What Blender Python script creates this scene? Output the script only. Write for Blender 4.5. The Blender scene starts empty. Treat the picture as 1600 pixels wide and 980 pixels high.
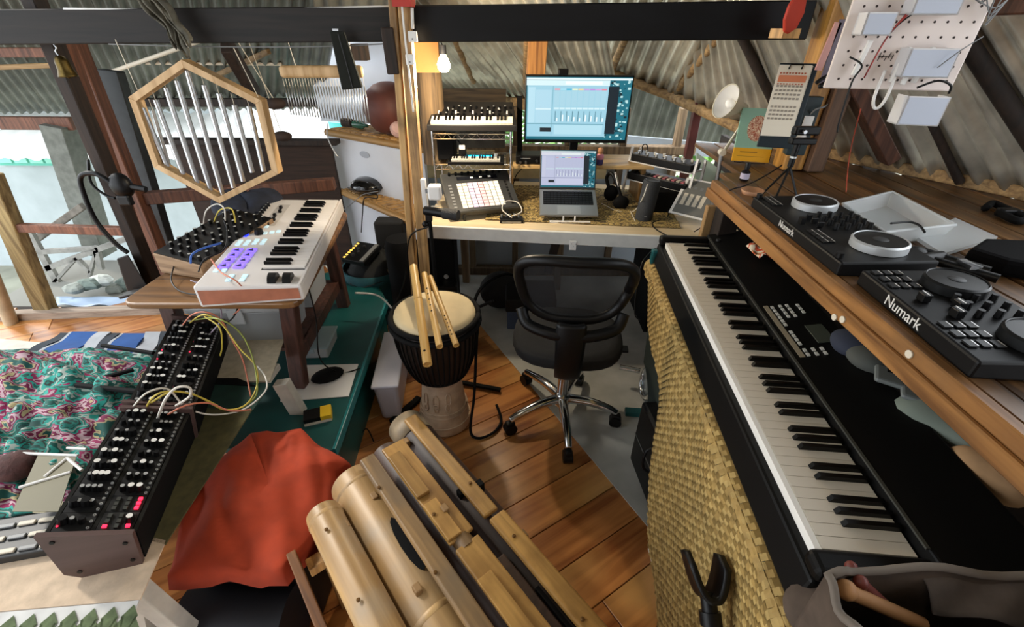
import bpy, bmesh, math, random
from mathutils import Vector, Matrix, noise
random.seed(7)
SC = bpy.context.scene
COL = SC.collection
R = math.radians

# ------------------------------------------------------------------ camera
FPX, PITCH, ROLL, EYE = 700.0, R(32.5), R(0.4), Vector((0, 0, 1.6))
_fw = Vector((0, math.cos(PITCH), -math.sin(PITCH)))
_u0 = Vector((0, math.sin(PITCH), math.cos(PITCH)))
_r0 = Vector((1, 0, 0))
RI = _r0 * math.cos(ROLL) + _u0 * math.sin(ROLL)
UP = -_r0 * math.sin(ROLL) + _u0 * math.cos(ROLL)
cd = bpy.data.cameras.new('camera')
cd.sensor_width = 36.0
cd.lens = FPX / 1600 * 36.0
cd.clip_start = 0.02
cam = bpy.data.objects.new('camera', cd)
COL.objects.link(cam)
cam.matrix_world = Matrix((RI, UP, -_fw)).transposed().to_4x4()
cam.location = EYE
SC.camera = cam

# ------------------------------------------------------------------ world, lamps, exposure
w = bpy.data.worlds.new('overcast')
SC.world = w
w.use_nodes = True
bg = w.node_tree.nodes['Background']
bg.inputs[0].default_value = (0.90, 0.95, 1.0, 1)
bg.inputs[1].default_value = 3.2
sd = bpy.data.lights.new('sun', 'SUN')
sd.energy = 2.0
sd.angle = R(6)
sd.color = (1.0, 0.93, 0.82)
sun = bpy.data.objects.new('sun', sd)
COL.objects.link(sun)
sun.rotation_euler = Vector((-0.9, 0.45, 0.75)).to_track_quat('Z', 'Y').to_euler()
SC.view_settings.view_transform = 'Standard'
SC.view_settings.look = 'None'
SC.view_settings.gamma = 1.0
SC.view_settings.use_curve_mapping = False
SC.view_settings.exposure = 0.15

# ------------------------------------------------------------------ measuring helpers
def ray(x, y):
    return _fw + RI * ((x - 800) / FPX) - UP * ((y - 490) / FPX)
def pz(x, y, z):
    d = ray(x, y)
    return EYE + d * ((z - EYE.z) / d.z)
def py(x, y, Y):
    d = ray(x, y)
    return EYE + d * (Y / d.y)
def pxx(x, y, X):
    d = ray(x, y)
    return EYE + d * (X / d.x)
def pplane(x, y, o, n):
    d = ray(x, y)
    return EYE + d * ((Vector(o) - EYE).dot(n) / d.dot(n))

# ------------------------------------------------------------------ materials
def C(h):
    h = h.lstrip('#')
    o = []
    for i in (0, 2, 4):
        c = int(h[i:i + 2], 16) / 255
        o.append(c / 12.92 if c <= 0.04045 else ((c + 0.055) / 1.055) ** 2.4)
    return (*o, 1)
MATS = {}
def _new(n):
    m = bpy.data.materials.new(n)
    m.use_nodes = True
    nt = m.node_tree
    return m, nt, nt.nodes['Principled BSDF']
def solid(n, h, rough=0.5, metal=0.0, vary=0.0, scale=20, bump=0.0, emit=None, es=0, trans=0, alpha=1, coat=0, spec=None, stretch=None):
    if n in MATS:
        return MATS[n]
    m, nt, b = _new(n)
    c = C(h)
    b.inputs['Base Color'].default_value = c
    b.inputs['Roughness'].default_value = rough
    b.inputs['Metallic'].default_value = metal
    if spec is not None: b.inputs['Specular IOR Level'].default_value = spec
    if coat: b.inputs['Coat Weight'].default_value = coat
    if trans: b.inputs['Transmission Weight'].default_value = trans
    if alpha < 1: b.inputs['Alpha'].default_value = alpha
    if emit:
        b.inputs['Emission Color'].default_value = C(emit)
        b.inputs['Emission Strength'].default_value = es
    if vary or bump:
        tc = nt.nodes.new('ShaderNodeTexCoord')
        nz = nt.nodes.new('ShaderNodeTexNoise')
        nz.inputs['Scale'].default_value = scale
        nz.inputs['Detail'].default_value = 4
        if stretch:
            mp = nt.nodes.new('ShaderNodeMapping')
            mp.inputs['Scale'].default_value = stretch
            nt.links.new(tc.outputs['Object'], mp.inputs[0])
            nt.links.new(mp.outputs[0], nz.inputs['Vector'])
        else:
            nt.links.new(tc.outputs['Object'], nz.inputs['Vector'])
        if vary:
            mx = nt.nodes.new('ShaderNodeMix')
            mx.data_type = 'RGBA'
            mx.inputs[6].default_value = [min(1, v * (1 - vary)) for v in c[:3]] + [1]
            mx.inputs[7].default_value = [min(1, v * (1 + vary)) for v in c[:3]] + [1]
            mr = nt.nodes.new('ShaderNodeMapRange')
            mr.inputs[1].default_value = 0.32; mr.inputs[2].default_value = 0.68
            nt.links.new(nz.outputs['Fac'], mr.inputs[0])
            nt.links.new(mr.outputs[0], mx.inputs[0])
            nt.links.new(mx.outputs[2], b.inputs['Base Color'])
        if bump:
            bp = nt.nodes.new('ShaderNodeBump')
            bp.inputs['Strength'].default_value = bump
            bp.inputs['Distance'].default_value = 0.01
            nt.links.new(nz.outputs['Fac'], bp.inputs['Height'])
            nt.links.new(bp.outputs[0], b.inputs['Normal'])
    MATS[n] = m
    return m
def wood(n, dark, light, axis=1, scale=6, rough=0.45, bump=0.15, tint=0.35, blotch=None, bs=4.0):
    """grain stretched along a local axis; each object gets its own shade (Object Info random)"""
    if n in MATS:
        return MATS[n]
    m, nt, b = _new(n)
    tc = nt.nodes.new('ShaderNodeTexCoord')
    oi = nt.nodes.new('ShaderNodeObjectInfo')
    ad = nt.nodes.new('ShaderNodeVectorMath'); ad.operation = 'MULTIPLY_ADD'
    ad.inputs[1].default_value = (7, 7, 7)
    cmb = nt.nodes.new('ShaderNodeCombineXYZ')
    for i in range(3): nt.links.new(oi.outputs['Random'], cmb.inputs[i])
    nt.links.new(cmb.outputs[0], ad.inputs[0])
    nt.links.new(tc.outputs['Object'], ad.inputs[2])
    mp = nt.nodes.new('ShaderNodeMapping')
    s = [9.0, 9.0, 9.0]; s[axis] = 0.55
    mp.inputs['Scale'].default_value = s
    nt.links.new(ad.outputs[0], mp.inputs[0])
    nz = nt.nodes.new('ShaderNodeTexNoise')
    nz.inputs['Scale'].default_value = scale
    nz.inputs['Detail'].default_value = 6
    nz.inputs['Distortion'].default_value = 0.6
    nt.links.new(mp.outputs[0], nz.inputs['Vector'])
    cr = nt.nodes.new('ShaderNodeValToRGB')
    cr.color_ramp.elements[0].position = 0.32; cr.color_ramp.elements[0].color = C(dark)
    cr.color_ramp.elements[1].position = 0.66; cr.color_ramp.elements[1].color = C(light)
    nt.links.new(nz.outputs['Fac'], cr.inputs[0])
    hv = nt.nodes.new('ShaderNodeHueSaturation')
    mr = nt.nodes.new('ShaderNodeMapRange')
    mr.inputs[3].default_value = 1 - tint; mr.inputs[4].default_value = 1 + tint
    nt.links.new(oi.outputs['Random'], mr.inputs[0])
    nt.links.new(mr.outputs[0], hv.inputs['Value'])
    nt.links.new(cr.outputs[0], hv.inputs['Color'])
    if blotch:
        n2 = nt.nodes.new('ShaderNodeTexNoise'); n2.inputs['Scale'].default_value = bs; n2.inputs['Detail'].default_value = 5
        nt.links.new(ad.outputs[0], n2.inputs['Vector'])
        m2 = nt.nodes.new('ShaderNodeMapRange'); m2.inputs[1].default_value = .48; m2.inputs[2].default_value = .72; m2.inputs[4].default_value = .8
        nt.links.new(n2.outputs['Fac'], m2.inputs[0])
        mx = nt.nodes.new('ShaderNodeMix'); mx.data_type = 'RGBA'; mx.inputs[7].default_value = C(blotch)
        nt.links.new(m2.outputs[0], mx.inputs[0]); nt.links.new(hv.outputs[0], mx.inputs[6]); nt.links.new(mx.outputs[2], b.inputs['Base Color'])
    else:
        nt.links.new(hv.outputs[0], b.inputs['Base Color'])
    b.inputs['Roughness'].default_value = rough
    bp = nt.nodes.new('ShaderNodeBump')
    bp.inputs['Strength'].default_value = bump
    bp.inputs['Distance'].default_value = 0.004
    nt.links.new(nz.outputs['Fac'], bp.inputs['Height'])
    nt.links.new(bp.outputs[0], b.inputs['Normal'])
    MATS[n] = m
    return m
def patches(n, cols, scale=8, rough=0.85, bump=0.1, coord='Object', warp=0.4, stretch=None):
    """printed cloth: constant colour patches from warped noise"""
    m, nt, b = _new(n)
    tc = nt.nodes.new('ShaderNodeTexCoord')
    nz = nt.nodes.new('ShaderNodeTexNoise')
    nz.inputs['Scale'].default_value = scale; nz.inputs['Detail'].default_value = 3
    nz.inputs['Distortion'].default_value = warp
    if stretch:
        mp = nt.nodes.new('ShaderNodeMapping'); mp.inputs['Scale'].default_value = stretch
        nt.links.new(tc.outputs[coord], mp.inputs[0]); nt.links.new(mp.outputs[0], nz.inputs['Vector'])
    else:
        nt.links.new(tc.outputs[coord], nz.inputs['Vector'])
    cr = nt.nodes.new('ShaderNodeValToRGB')
    cr.color_ramp.interpolation = 'CONSTANT'
    e = cr.color_ramp.elements
    k = len(cols)
    pos = [0.0] + [0.34 + 0.32 * (i / (k - 1)) for i in range(k - 1)]
    e[0].position = 0; e[0].color = C(cols[0])
    e[1].position = pos[1]; e[1].color = C(cols[1])
    for i in range(2, k):
        q = e.new(pos[i]); q.color = C(cols[i])
    nt.links.new(nz.outputs['Fac'], cr.inputs[0])
    nt.links.new(cr.outputs[0], b.inputs['Base Color'])
    b.inputs['Roughness'].default_value = rough
    MATS[n] = m
    return m

# ------------------------------------------------------------------ mesh helpers
def frame_axes(d):
    d = d.normalized()
    a = Vector((0, 0, 1)) if abs(d.z) < 0.95 else Vector((1, 0, 0))
    u = a.cross(d).normalized()
    return u, d.cross(u).normalized()
def smooth_path(pts, n=6):
    P = [Vector(p) for p in pts]
    if len(P) < 3:
        return P
    out = []
    for i in range(len(P) - 1):
        p0 = P[max(i - 1, 0)]; p1 = P[i]; p2 = P[i + 1]; p3 = P[min(i + 2, len(P) - 1)]
        for k in range(n):
            t = k / n
            out.append(0.5 * ((2 * p1) + (p2 - p0) * t + (2 * p0 - 5 * p1 + 4 * p2 - p3) * t * t + (3 * p1 - p0 - 3 * p2 + p3) * t ** 3))
    out.append(P[-1])
    return out
class MB:
    def __init__(s):
        s.v = []; s.f = []
    def add(s, vs, fs, M=None):
        k = len(s.v)
        s.v += [tuple(M @ Vector(v)) if M is not None else tuple(v) for v in vs]
        s.f += [[i + k for i in f] for f in fs]
        return s
    def hexa(s, p):
        return s.add(p, [[0, 3, 2, 1], [4, 5, 6, 7], [0, 1, 5, 4], [1, 2, 6, 5], [2, 3, 7, 6], [3, 0, 4, 7]])
    def box(s, x0, x1, y0, y1, z0, z1, M=None):
        p = [(x0, y0, z0), (x1, y0, z0), (x1, y1, z0), (x0, y1, z0), (x0, y0, z1), (x1, y0, z1), (x1, y1, z1), (x0, y1, z1)]
        return s.add(p, [[0, 3, 2, 1], [4, 5, 6, 7], [0, 1, 5, 4], [1, 2, 6, 5], [2, 3, 7, 6], [3, 0, 4, 7]], M)
    def bar(s, a, b, w, h, up=(0, 0, 1)):
        a = Vector(a); b = Vector(b); d = (b - a).normalized()
        upv = Vector(up)
        if abs(d.dot(upv.normalized())) > 0.97: upv = Vector((0, 1, 0))
        u = d.cross(upv).normalized() * (w / 2); q = u.cross(d).normalized() * (h / 2)
        p = [a - u - q, a + u - q, b + u - q, b - u - q, a - u + q, a + u + q, b + u + q, b - u + q]
        return s.hexa(p)
    def cyl(s, a, b, r0, r1=None, n=16, caps=True):
        a = Vector(a); b = Vector(b)
        r1 = r0 if r1 is None else r1
        u, q = frame_axes(b - a)
        vs = []
        for p, r in ((a, r0), (b, r1)):
            for i in range(n):
                t = 2 * math.pi * i / n
                vs.append(p + u * (r * math.cos(t)) + q * (r * math.sin(t)))
        fs = [[i, (i + 1) % n, n + (i + 1) % n, n + i] for i in range(n)]
        if caps:
            fs += [list(range(n))[::-1], list(range(n, 2 * n))]
        return s.add(vs, fs)
    def tube(s, pts, r, n=6, sm=6, closed=False):
        P = smooth_path(pts, sm) if sm else [Vector(p) for p in pts]
        m = len(P)
        vs = []; u = None
        for i, p in enumerate(P):
            d = (P[min(i + 1, m - 1)] - P[max(i - 1, 0)])
            if d.length < 1e-9: d = Vector((0, 0, 1))
            d.normalize()
            if u is None: u, _ = frame_axes(d)
            u = (u - d * u.dot(d))
            u = u.normalized() if u.length > 1e-6 else frame_axes(d)[0]
            q = d.cross(u)
            rr = r(i / (m - 1)) if callable(r) else r
            for k in range(n):
                t = 2 * math.pi * k / n
                vs.append(p + u * (rr * math.cos(t)) + q * (rr * math.sin(t)))
        fs = []
        for i in range(m - 1):
            for k in range(n):
                fs.append([i * n + k, i * n + (k + 1) % n, (i + 1) * n + (k + 1) % n, (i + 1) * n + k])
        fs += [list(range(n))[::-1], list(range((m - 1) * n, m * n))]
        return s.add(vs, fs)
    def lathe(s, prof, n=28, M=None, close=True):
        vs = []; fs = []
        for r, z in prof:
            for k in range(n):
                t = 2 * math.pi * k / n
                vs.append((max(r, 1e-4) * math.cos(t), max(r, 1e-4) * math.sin(t), z))
        m = len(prof)
        for i in range(m - 1):
            for k in range(n):
                fs.append([i * n + k, i * n + (k + 1) % n, (i + 1) * n + (k + 1) % n, (i + 1) * n + k])
        if close:
            fs += [list(range(n))[::-1], list(range((m - 1) * n, m * n))]
        return s.add(vs, fs, M)
    def ball(s, c, rx, ry=None, rz=None, n=14, m=8, M=None):
        ry = rx if ry is None else ry; rz = rx if rz is None else rz
        vs = []; fs = []
        for i in range(m + 1):
            a = math.pi * i / m
            for k in range(n):
                t = 2 * math.pi * k / n
                sn = max(math.sin(a), 1e-3)
                vs.append((c[0] + rx * sn * math.cos(t), c[1] + ry * sn * math.sin(t), c[2] + rz * math.cos(a)))
        for i in range(m):
            for k in range(n):
                fs.append([i * n + k, (i + 1) * n + k, (i + 1) * n + (k + 1) % n, i * n + (k + 1) % n])
        return s.add(vs, fs, M)
    def prism(s, poly, z0, z1, M=None):
        n = len(poly)
        vs = [(x, y, z0) for x, y in poly] + [(x, y, z1) for x, y in poly]
        fs = [list(range(n))[::-1], list(range(n, 2 * n))] + [[i, (i + 1) % n, n + (i + 1) % n, n + i] for i in range(n)]
        return s.add(vs, fs, M)
    def grid(s, fn, nu, nv):
        vs = [fn(i / nu, j / nv) for j in range(nv + 1) for i in range(nu + 1)]
        fs = [[j * (nu + 1) + i, j * (nu + 1) + i + 1, (j + 1) * (nu + 1) + i + 1, (j + 1) * (nu + 1) + i] for j in range(nv) for i in range(nu)]
        return s.add(vs, fs)
    def mesh(s, name, mat=None, smooth=False):
        me = bpy.data.meshes.new(name)
        me.from_pydata([tuple(v) for v in s.v], [], s.f)
        if mat: me.materials.append(mat)
        if smooth:
            me.polygons.foreach_set('use_smooth', [True] * len(me.polygons))
        me.update()
        return me
def link(name, me, parent=None, M=None):
    o = bpy.data.objects.new(name, me)
    COL.objects.link(o)
    if parent is not None: o.parent = parent
    if M is not None: o.matrix_local = M
    return o
def obj(name, mb, mat, parent=None, smooth=False, bevel=0, solidify=0, sub=0, auto=False, M=None, seg=2):
    me = mb.mesh(name, mat, smooth)
    o = link(name, me, parent, M)
    if solidify:
        q = o.modifiers.new('thick', 'SOLIDIFY'); q.thickness = solidify; q.offset = 0
    if sub:
        q = o.modifiers.new('sub', 'SUBSURF'); q.levels = q.render_levels = sub
    if bevel:
        q = o.modifiers.new('bev', 'BEVEL'); q.width = bevel; q.segments = seg; q.limit_method = 'ANGLE'; q.angle_limit = R(40)
    if auto:
        try:
            me.set_sharp_from_angle(angle=R(40))
        except Exception:
            pass
    return o
def tag(o, label, cat, group=None):
    o['label'] = label; o['category'] = cat
    if group: o['group'] = group
    return o
def struct(o):
    o['kind'] = 'structure'
    return o
def thing(name, label, cat, loc=(0, 0, 0), rz=0.0, group=None, M=None):
    o = bpy.data.objects.new(name, None)
    o.empty_display_size = 0.05
    COL.objects.link(o)
    o.matrix_world = M if M is not None else Matrix.Translation(Vector(loc)) @ Matrix.Rotation(rz, 4, 'Z')
    return tag(o, label, cat, group)
def axes(o, x, y=None, z=None):
    """matrix with origin o, local x along x, local z up-ish"""
    x = Vector(x).normalized()
    z = Vector(z if z is not None else (0, 0, 1)).normalized()
    y = z.cross(x).normalized(); z = x.cross(y).normalized()
    M = Matrix((x, y, z)).transposed().to_4x4()
    M.translation = Vector(o)
    return M
def part(name, mb, mat, parent, **k):
    return obj(name, mb, mat, parent, **k)
def text(name, s, mat, parent, M, size):
    cu = bpy.data.curves.new(name, 'FONT')
    cu.body = s; cu.size = size; cu.extrude = size * 0.02
    cu.align_x = 'CENTER'; cu.align_y = 'CENTER'
    t = bpy.data.objects.new(name, cu)
    COL.objects.link(t)
    dg = bpy.context.evaluated_depsgraph_get()
    me = bpy.data.meshes.new_from_object(t.evaluated_get(dg))
    bpy.data.objects.remove(t)
    me.materials.clear(); me.materials.append(mat)
    return link(name, me, parent, M)
def cable(name, pts, r, mat, label=None, cat='cable', parent=None, group=None, sm=8, n=6):
    b = MB(); b.tube(pts, r, n=n, sm=sm)
    o = obj(name, b, mat, parent, smooth=True)
    if label: tag(o, label, cat, group)
    return o
T = Matrix.Translation
def RX(a): return Matrix.Rotation(a, 4, 'X')
def RY(a): return Matrix.Rotation(a, 4, 'Y')
def RZ(a): return Matrix.Rotation(a, 4, 'Z')

# ------------------------------------------------------------------ shared materials
BLACK = solid('black_plastic', '#09090a', 0.42, spec=.28)
BLACKM = solid('black_matte', '#070708', 0.8, spec=.2)
DGREY = solid('dark_grey', '#2a2b2c', 0.5)
MGREY = solid('mid_grey', '#77797a', 0.5)
WHITE = solid('white_plastic', '#e9e7e3', 0.4)
CREAM = solid('cream', '#d9d0bd', 0.6)
CHROME = solid('chrome', '#d8dadc', 0.14, 1.0)
STEEL = solid('steel', '#b9bcbf', 0.3, 1.0)
KEYW = solid('ivory_key', '#dcd3c3', 0.35)
KEYB = solid('ebony_key', '#040404', 0.35, spec=.25)
SILVER = solid('silver_knob', '#cfd0cf', 0.35, 0.6)
REDLED = solid('red_led', '#ff2040', 0.4, emit='#ff2a4a', es=2.2)
LIT = solid('lit_pad', '#f5f3ea', 0.5, emit='#fff6e4', es=0.55)
CLEAR = solid('clear_plastic', '#dfe3e4', 0.18, alpha=0.42)
WPINE = wood('pine', '#8f6a3c', '#c79a5e', axis=2)
# ================================================================== SETTING
# ---- floor: planks running at azimuth 57 degrees
FW = wood('floor_wood', '#7c431c', '#bf8046', axis=1, scale=2.6, rough=0.28, bump=0.12, tint=0.28, blotch='#c89a5c', bs=2.2)
fl = bpy.data.objects.new('floor', None); COL.objects.link(fl); struct(fl)
A57 = R(57)
ud = Vector((math.sin(A57), math.cos(A57), 0)); vd = Vector((math.cos(A57), -math.sin(A57), 0))
PW = 0.152
def inside(P):
    return -3.9 < P.x < 1.3 and -0.2 < P.y < 3.15
nplank = 0
for i in range(-30, 30):
    s0 = i * PW
    ts = [t * 0.05 for t in range(-100, 100)]
    ok = [t for t in ts if inside(vd * (s0 + PW / 2) + ud * t) and not ((vd * (s0 + PW / 2) + ud * t).x < -1.9 and (vd * (s0 + PW / 2) + ud * t).y > 2.5)]
    if len(ok) < 3: continue
    a, bq = min(ok), max(ok)
    cut = a + random.uniform(1.0, 3.2)
    segs = []
    while cut < bq - 0.3:
        segs.append((a, cut)); a = cut; cut += random.uniform(2.4, 3.6)
    segs.append((a, bq))
    for (t0, t1) in segs:
        L = t1 - t0 - 0.003
        mb = MB().box(-PW / 2 + 0.0018, PW / 2 - 0.0018, 0, L, -0.022, random.uniform(-0.0012, 0.0))
        M = Matrix((vd, ud, Vector((0, 0, 1)))).transposed().to_4x4()
        M.translation = vd * (s0 + PW / 2) + ud * t0
        obj('plank', mb, FW, fl, M=M, bevel=0.0015, seg=1)
        nplank += 1
obj('subfloor', MB().prism([(-3.9, -.3), (1.32, -.3), (1.32, 3.2), (-1.9, 3.2), (-1.9, 2.6), (-3.9, 2.6)], -0.07, -0.026), solid('subfloor', '#1c120b', 0.9), fl)
# ---- ground outside, one storey down
gr = struct(obj('ground_outside', MB().box(-25, 25, -8, 30, -2.75, -2.7), solid('ground', '#8f8f80', 0.9, vary=0.25, scale=1.5)))

# ---- vinyl sheet under the chair
LINO = solid('vinyl_sheet', '#aaaaa4', 0.32, vary=0.22, scale=5, bump=0.03)
l0, l1 = pz(745, 480, 0), pz(1024, 838, 0)
b = MB().prism([(l0.x - 0.32, l0.y + 0.45), (l1.x, l1.y), (l1.x + 0.5, l1.y - 0.02), (1.5, 3.05), (-0.4, 3.05)][::-1], 0.0, 0.004)
tag(obj('vinyl_floor_sheet', b, LINO), 'pale grey marbled vinyl sheet lying on the plank floor under the office chair', 'floor mat')

# ---- roof: corrugated sheets
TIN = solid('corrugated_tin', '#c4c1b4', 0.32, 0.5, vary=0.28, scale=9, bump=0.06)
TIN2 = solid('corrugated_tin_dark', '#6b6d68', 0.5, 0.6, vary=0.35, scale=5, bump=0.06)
ceil = bpy.data.objects.new('ceiling', None); COL.objects.link(ceil); struct(ceil)
def corr(P0, P1, P2, P3, mat, pitch=0.076, amp=0.012, sheet=0.8, name='corrugated_sheet'):
    """ribs run from edge P0-P1 (low) to edge P3-P2 (high)"""
    P0, P1, P2, P3 = map(Vector, (P0, P1, P2, P3))
    n = (P1 - P0).cross(P3 - P0).normalized()
    L = max((P1 - P0).length, (P2 - P3).length)
    ns = max(1, round(L / sheet))
    for k in range(ns):
        a0, a1 = k / ns, (k + 1) / ns + 0.004
        nu = max(8, int(L / ns / pitch * 6))
        def fn(u, v):
            a = a0 + (a1 - a0) * u
            p = (P0.lerp(P1, a)).lerp(P3.lerp(P2, a), v)
            return p + n * (amp * math.cos(a * L / pitch * 2 * math.pi) + 0.004 * (k % 2))
        obj(name, MB().grid(fn, nu, 8), mat, ceil, smooth=True, solidify=0.002)
dB = Vector((0.845, -0.535, 0)); uB = Vector((-0.535, -0.845, 0))
eB = Vector((-0.50, 3.80, 1.2))
def Bp(s, r): return eB + dB * s + uB * r + Vector((0, 0, r * 0.60))
corr(Bp(-0.25, -0.1), Bp(1.35, -0.1), Bp(1.9, 2.6), Bp(-0.35, 2.6), TIN)
nB = (dB.cross(uB + Vector((0, 0, .60)))).normalized()
if nB.dot(EYE - eB) < 0: nB = -nB
# right-hand slope above the deck
E1, E2 = pz(1245, 235, 1.1), pz(1600, 310, 1.1)
ed = (E2 - E1).normalized()
upR = Vector((ed.y, -ed.x, 0))
if upR.x > 0: upR = -upR
upR = (upR + Vector((0, 0, 1.5))).normalized()
nR = ed.cross(upR).normalized()
Lr, Hr = pplane(1052, 148, E1, nR), pplane(1118, 65, E1, nR)
def Rp(x, y): return pplane(x, y, E1, nR)
corr(Rp(1040, 140), E1 + ed * 0.02, Rp(1152, -20), Rp(1060, -30), TIN, sheet=0.7)
corr(E1, Rp(1460, 280), Rp(1300, -60), Rp(1150, -20), TIN, sheet=0.7)
corr(Rp(1460, 280), E2 + ed * 0.5, Rp(1560, -220), Rp(1300, -60), TIN, sheet=0.7)
# middle slope behind the monitor, right part
Am = py(915, 98, 3.25)
nM = (Lr - Am).cross(Hr - Am).normalized()
def Mp(x, y): return pplane(x, y, Am, nM)
corr(Am, Lr, Mp(1165, -60), Mp(955, -60), TIN)
# lower lean-to roof seen under the diagonal rafter
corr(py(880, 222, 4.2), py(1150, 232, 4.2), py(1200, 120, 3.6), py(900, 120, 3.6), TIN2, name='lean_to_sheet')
# overhead and behind the viewer: the rest of the loft
corr((-2.2, 2.55, 1.92), (1.45, 2.55, 1.92), (1.9, -.2, 2.75), (-2.2, -.2, 2.75), TIN2, name='ridge_sheet')
corr((-2.2, -1.6, 2.1), (2.0, -1.6, 2.1), (2.0, -.2, 2.75), (-2.2, -.2, 2.75), TIN2, name='ridge_sheet')
struct(obj('wall_behind', MB().box(-2.2, 2.2, -1.65, -1.6, 0, 2.2), wood('rear_boarding', '#5a4230', '#7d5f45', axis=2, rough=.7)))
# left: dark roof beyond the chimes
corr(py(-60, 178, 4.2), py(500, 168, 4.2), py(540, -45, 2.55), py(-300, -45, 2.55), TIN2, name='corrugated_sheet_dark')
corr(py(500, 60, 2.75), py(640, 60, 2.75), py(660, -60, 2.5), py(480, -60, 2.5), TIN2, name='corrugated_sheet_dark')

# ---- rafters and poles of the roof (each a timber of the ceiling)
POLE = wood('rafter_pole', '#6f5638', '#a98a5e', axis=0, rough=0.7)
DARKW = wood('dark_timber', '#150f0b', '#2d2018', axis=2, rough=0.75)
BROWN = wood('brown_timber', '#4a2c1e', '#7d503a', axis=2, rough=0.65)
def pole(p, q, r, mat=None, name='rafter'):
    return struct(obj(name, MB().cyl(p, q, r, r * 0.9, n=10), mat or POLE, ceil, smooth=True, auto=True))
def timber(p, q, w_, h_, mat=None, name='rafter'):
    return struct(obj(name, MB().bar(p, q, w_, h_), mat or POLE, ceil, bevel=0.004, seg=1))
timber(Bp(-0.25, 0.0) + nB * 0.05, Bp(1.05, 0.0) + nB * .05, 0.05, 0.07)
pole(Am + Vector((-.12, .02, .03)), Lr + Vector((0, 0, -0.01)), 0.03)
pole(Lr + Vector((0, 0, -0.01)), E1 + Vector((-0.05, 0.03, 0.0)), 0.03)
pole(Lr - nM * 0.01, Hr - nM * 0.01 + (Hr - Lr) * 0.4, 0.02)
pole(Mp(952, 108) + Vector((0, -.03, -.02)), Mp(982, 40) + Vector((0, -.03, -.02)), 0.022)
def inR(p, k): return p + (EYE - p).normalized() * k
pole(inR(Rp(1212, 165), .03), inR(Rp(1150, 40), .03), 0.022, DARKW)
pole(inR(Rp(1640, 262), .04), inR(Rp(1500, 50), .04), 0.028, DARKW)
pole(inR(Rp(1500, 285), .03), inR(Rp(1450, 180), .03), 0.015, DARKW)
timber(inR(Rp(1390, 250), .06), inR(Rp(1330, 130), .06), 0.09, 0.05, BROWN)
timber(E1 + Vector((0.0, 0, 0.02)), E2 + ed * 0.5 + Vector((0, 0, 0.02)), 0.05, 0.045, POLE, 'eave_plate')
timber(inR(Rp(1545, 8), .1), inR(Rp(1700, 0), .1), 0.05, 0.05, BROWN)
# poles in the back slope
def Bx(x, y, k=0.03): return inR(pplane(x, y, eB, nB), k)
pole(Bx(740, 128), Bx(700, 40), 0.018)
pole(Bx(822, 128), Bx(824, 40), 0.02)
# dark left roof rafters
pole(py(175, 112, 3.2), py(330, 58, 3.0), 0.012, CREAM)
pole(py(210, 98, 3.4), py(440, 100, 3.4), 0.012, CREAM)
timber(py(0, 105, 3.3), py(120, 101, 3.3), 0.03, 0.03)
timber(py(0, 82, 3.0), py(85, 82, 3.0), 0.04, 0.05, BROWN)
timber(py(330, 122, 3.5), py(420, 80, 3.2), 0.03, 0.03)
timber(py(400, 150, 2.9), py(352, 68, 2.6), 0.05, 0.1, DARKW)
timber(py(212, 160, 3.9), py(520, 160, 3.9), 0.05, 0.06, DARKW)
timber(py(0, 192, 3.6), py(115, 193, 3.6), 0.05, 0.09, BROWN)

# ---- the black tie beam across the whole picture
BEAM = solid('black_paint_beam', '#0b0c0f', 0.5, spec=.25, vary=0.3, scale=6, bump=0.08, stretch=(0.4, 3, 3))
DBEAM = wood('stained_beam', '#0c0907', '#1d1612', axis=0, rough=0.7, tint=0.05)
b0, b1 = py(-160, 44, 2.12), py(636, 38, 2.12)
beam = struct(obj('beam_stained', MB().bar(b0, b1, 0.07, 0.118), DBEAM, bevel=0.004, seg=1))
b2 = py(1262, 32, 2.0)
struct(obj('beam_black', MB().bar(b1, b2, 0.07, 0.122), BEAM, bevel=0.004, seg=1))

# ---- centre post: two studs and the dark cleat
PINE = wood('weathered_pine', '#7d6040', '#b8935f', axis=2, rough=0.6, blotch='#5a4326', bs=7)
def stud(name, px, wd, Y, z0, z1, mat, dy=0.0, depth=0.07):
    p0 = py(px[0], px[1], Y); p1 = py(px[2], px[3], Y)
    d = (p1 - p0) / (p1.z - p0.z)
    a = p0 + d * (z0 - p0.z); c_ = p0 + d * (z1 - p0.z)
    return obj(name, MB().bar(a, c_, wd, depth, up=(0, 1, 0)), mat, None, bevel=0.004, seg=1)
cp = struct(stud('post_center', (636, 60, 662, 400), 0.042, 2.06, 0.0, 1.85, PINE, depth=0.06))
cp2 = struct(stud('post_center_second', (620, 60, 645, 400), 0.030, 2.075, 0.0, 1.85, PINE, depth=0.075))
tag(stud('timber_cleat', (609, 60, 616, 110), 0.048, 2.06, 1.44, 1.60, DARKW, depth=0.06), 'short dark timber cleat nailed to the left of the centre post', 'timber')
redc = py(629, 3, 2.03)
tag(obj('red_tape', MB().box(redc.x - 0.035, redc.x + 0.035, 2.005, 2.10, redc.z - 0.015, redc.z + 0.05), solid('red_tape', '#b5382e', 0.6)), 'red tape wrapped round the top of the centre post', 'tape')

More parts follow.
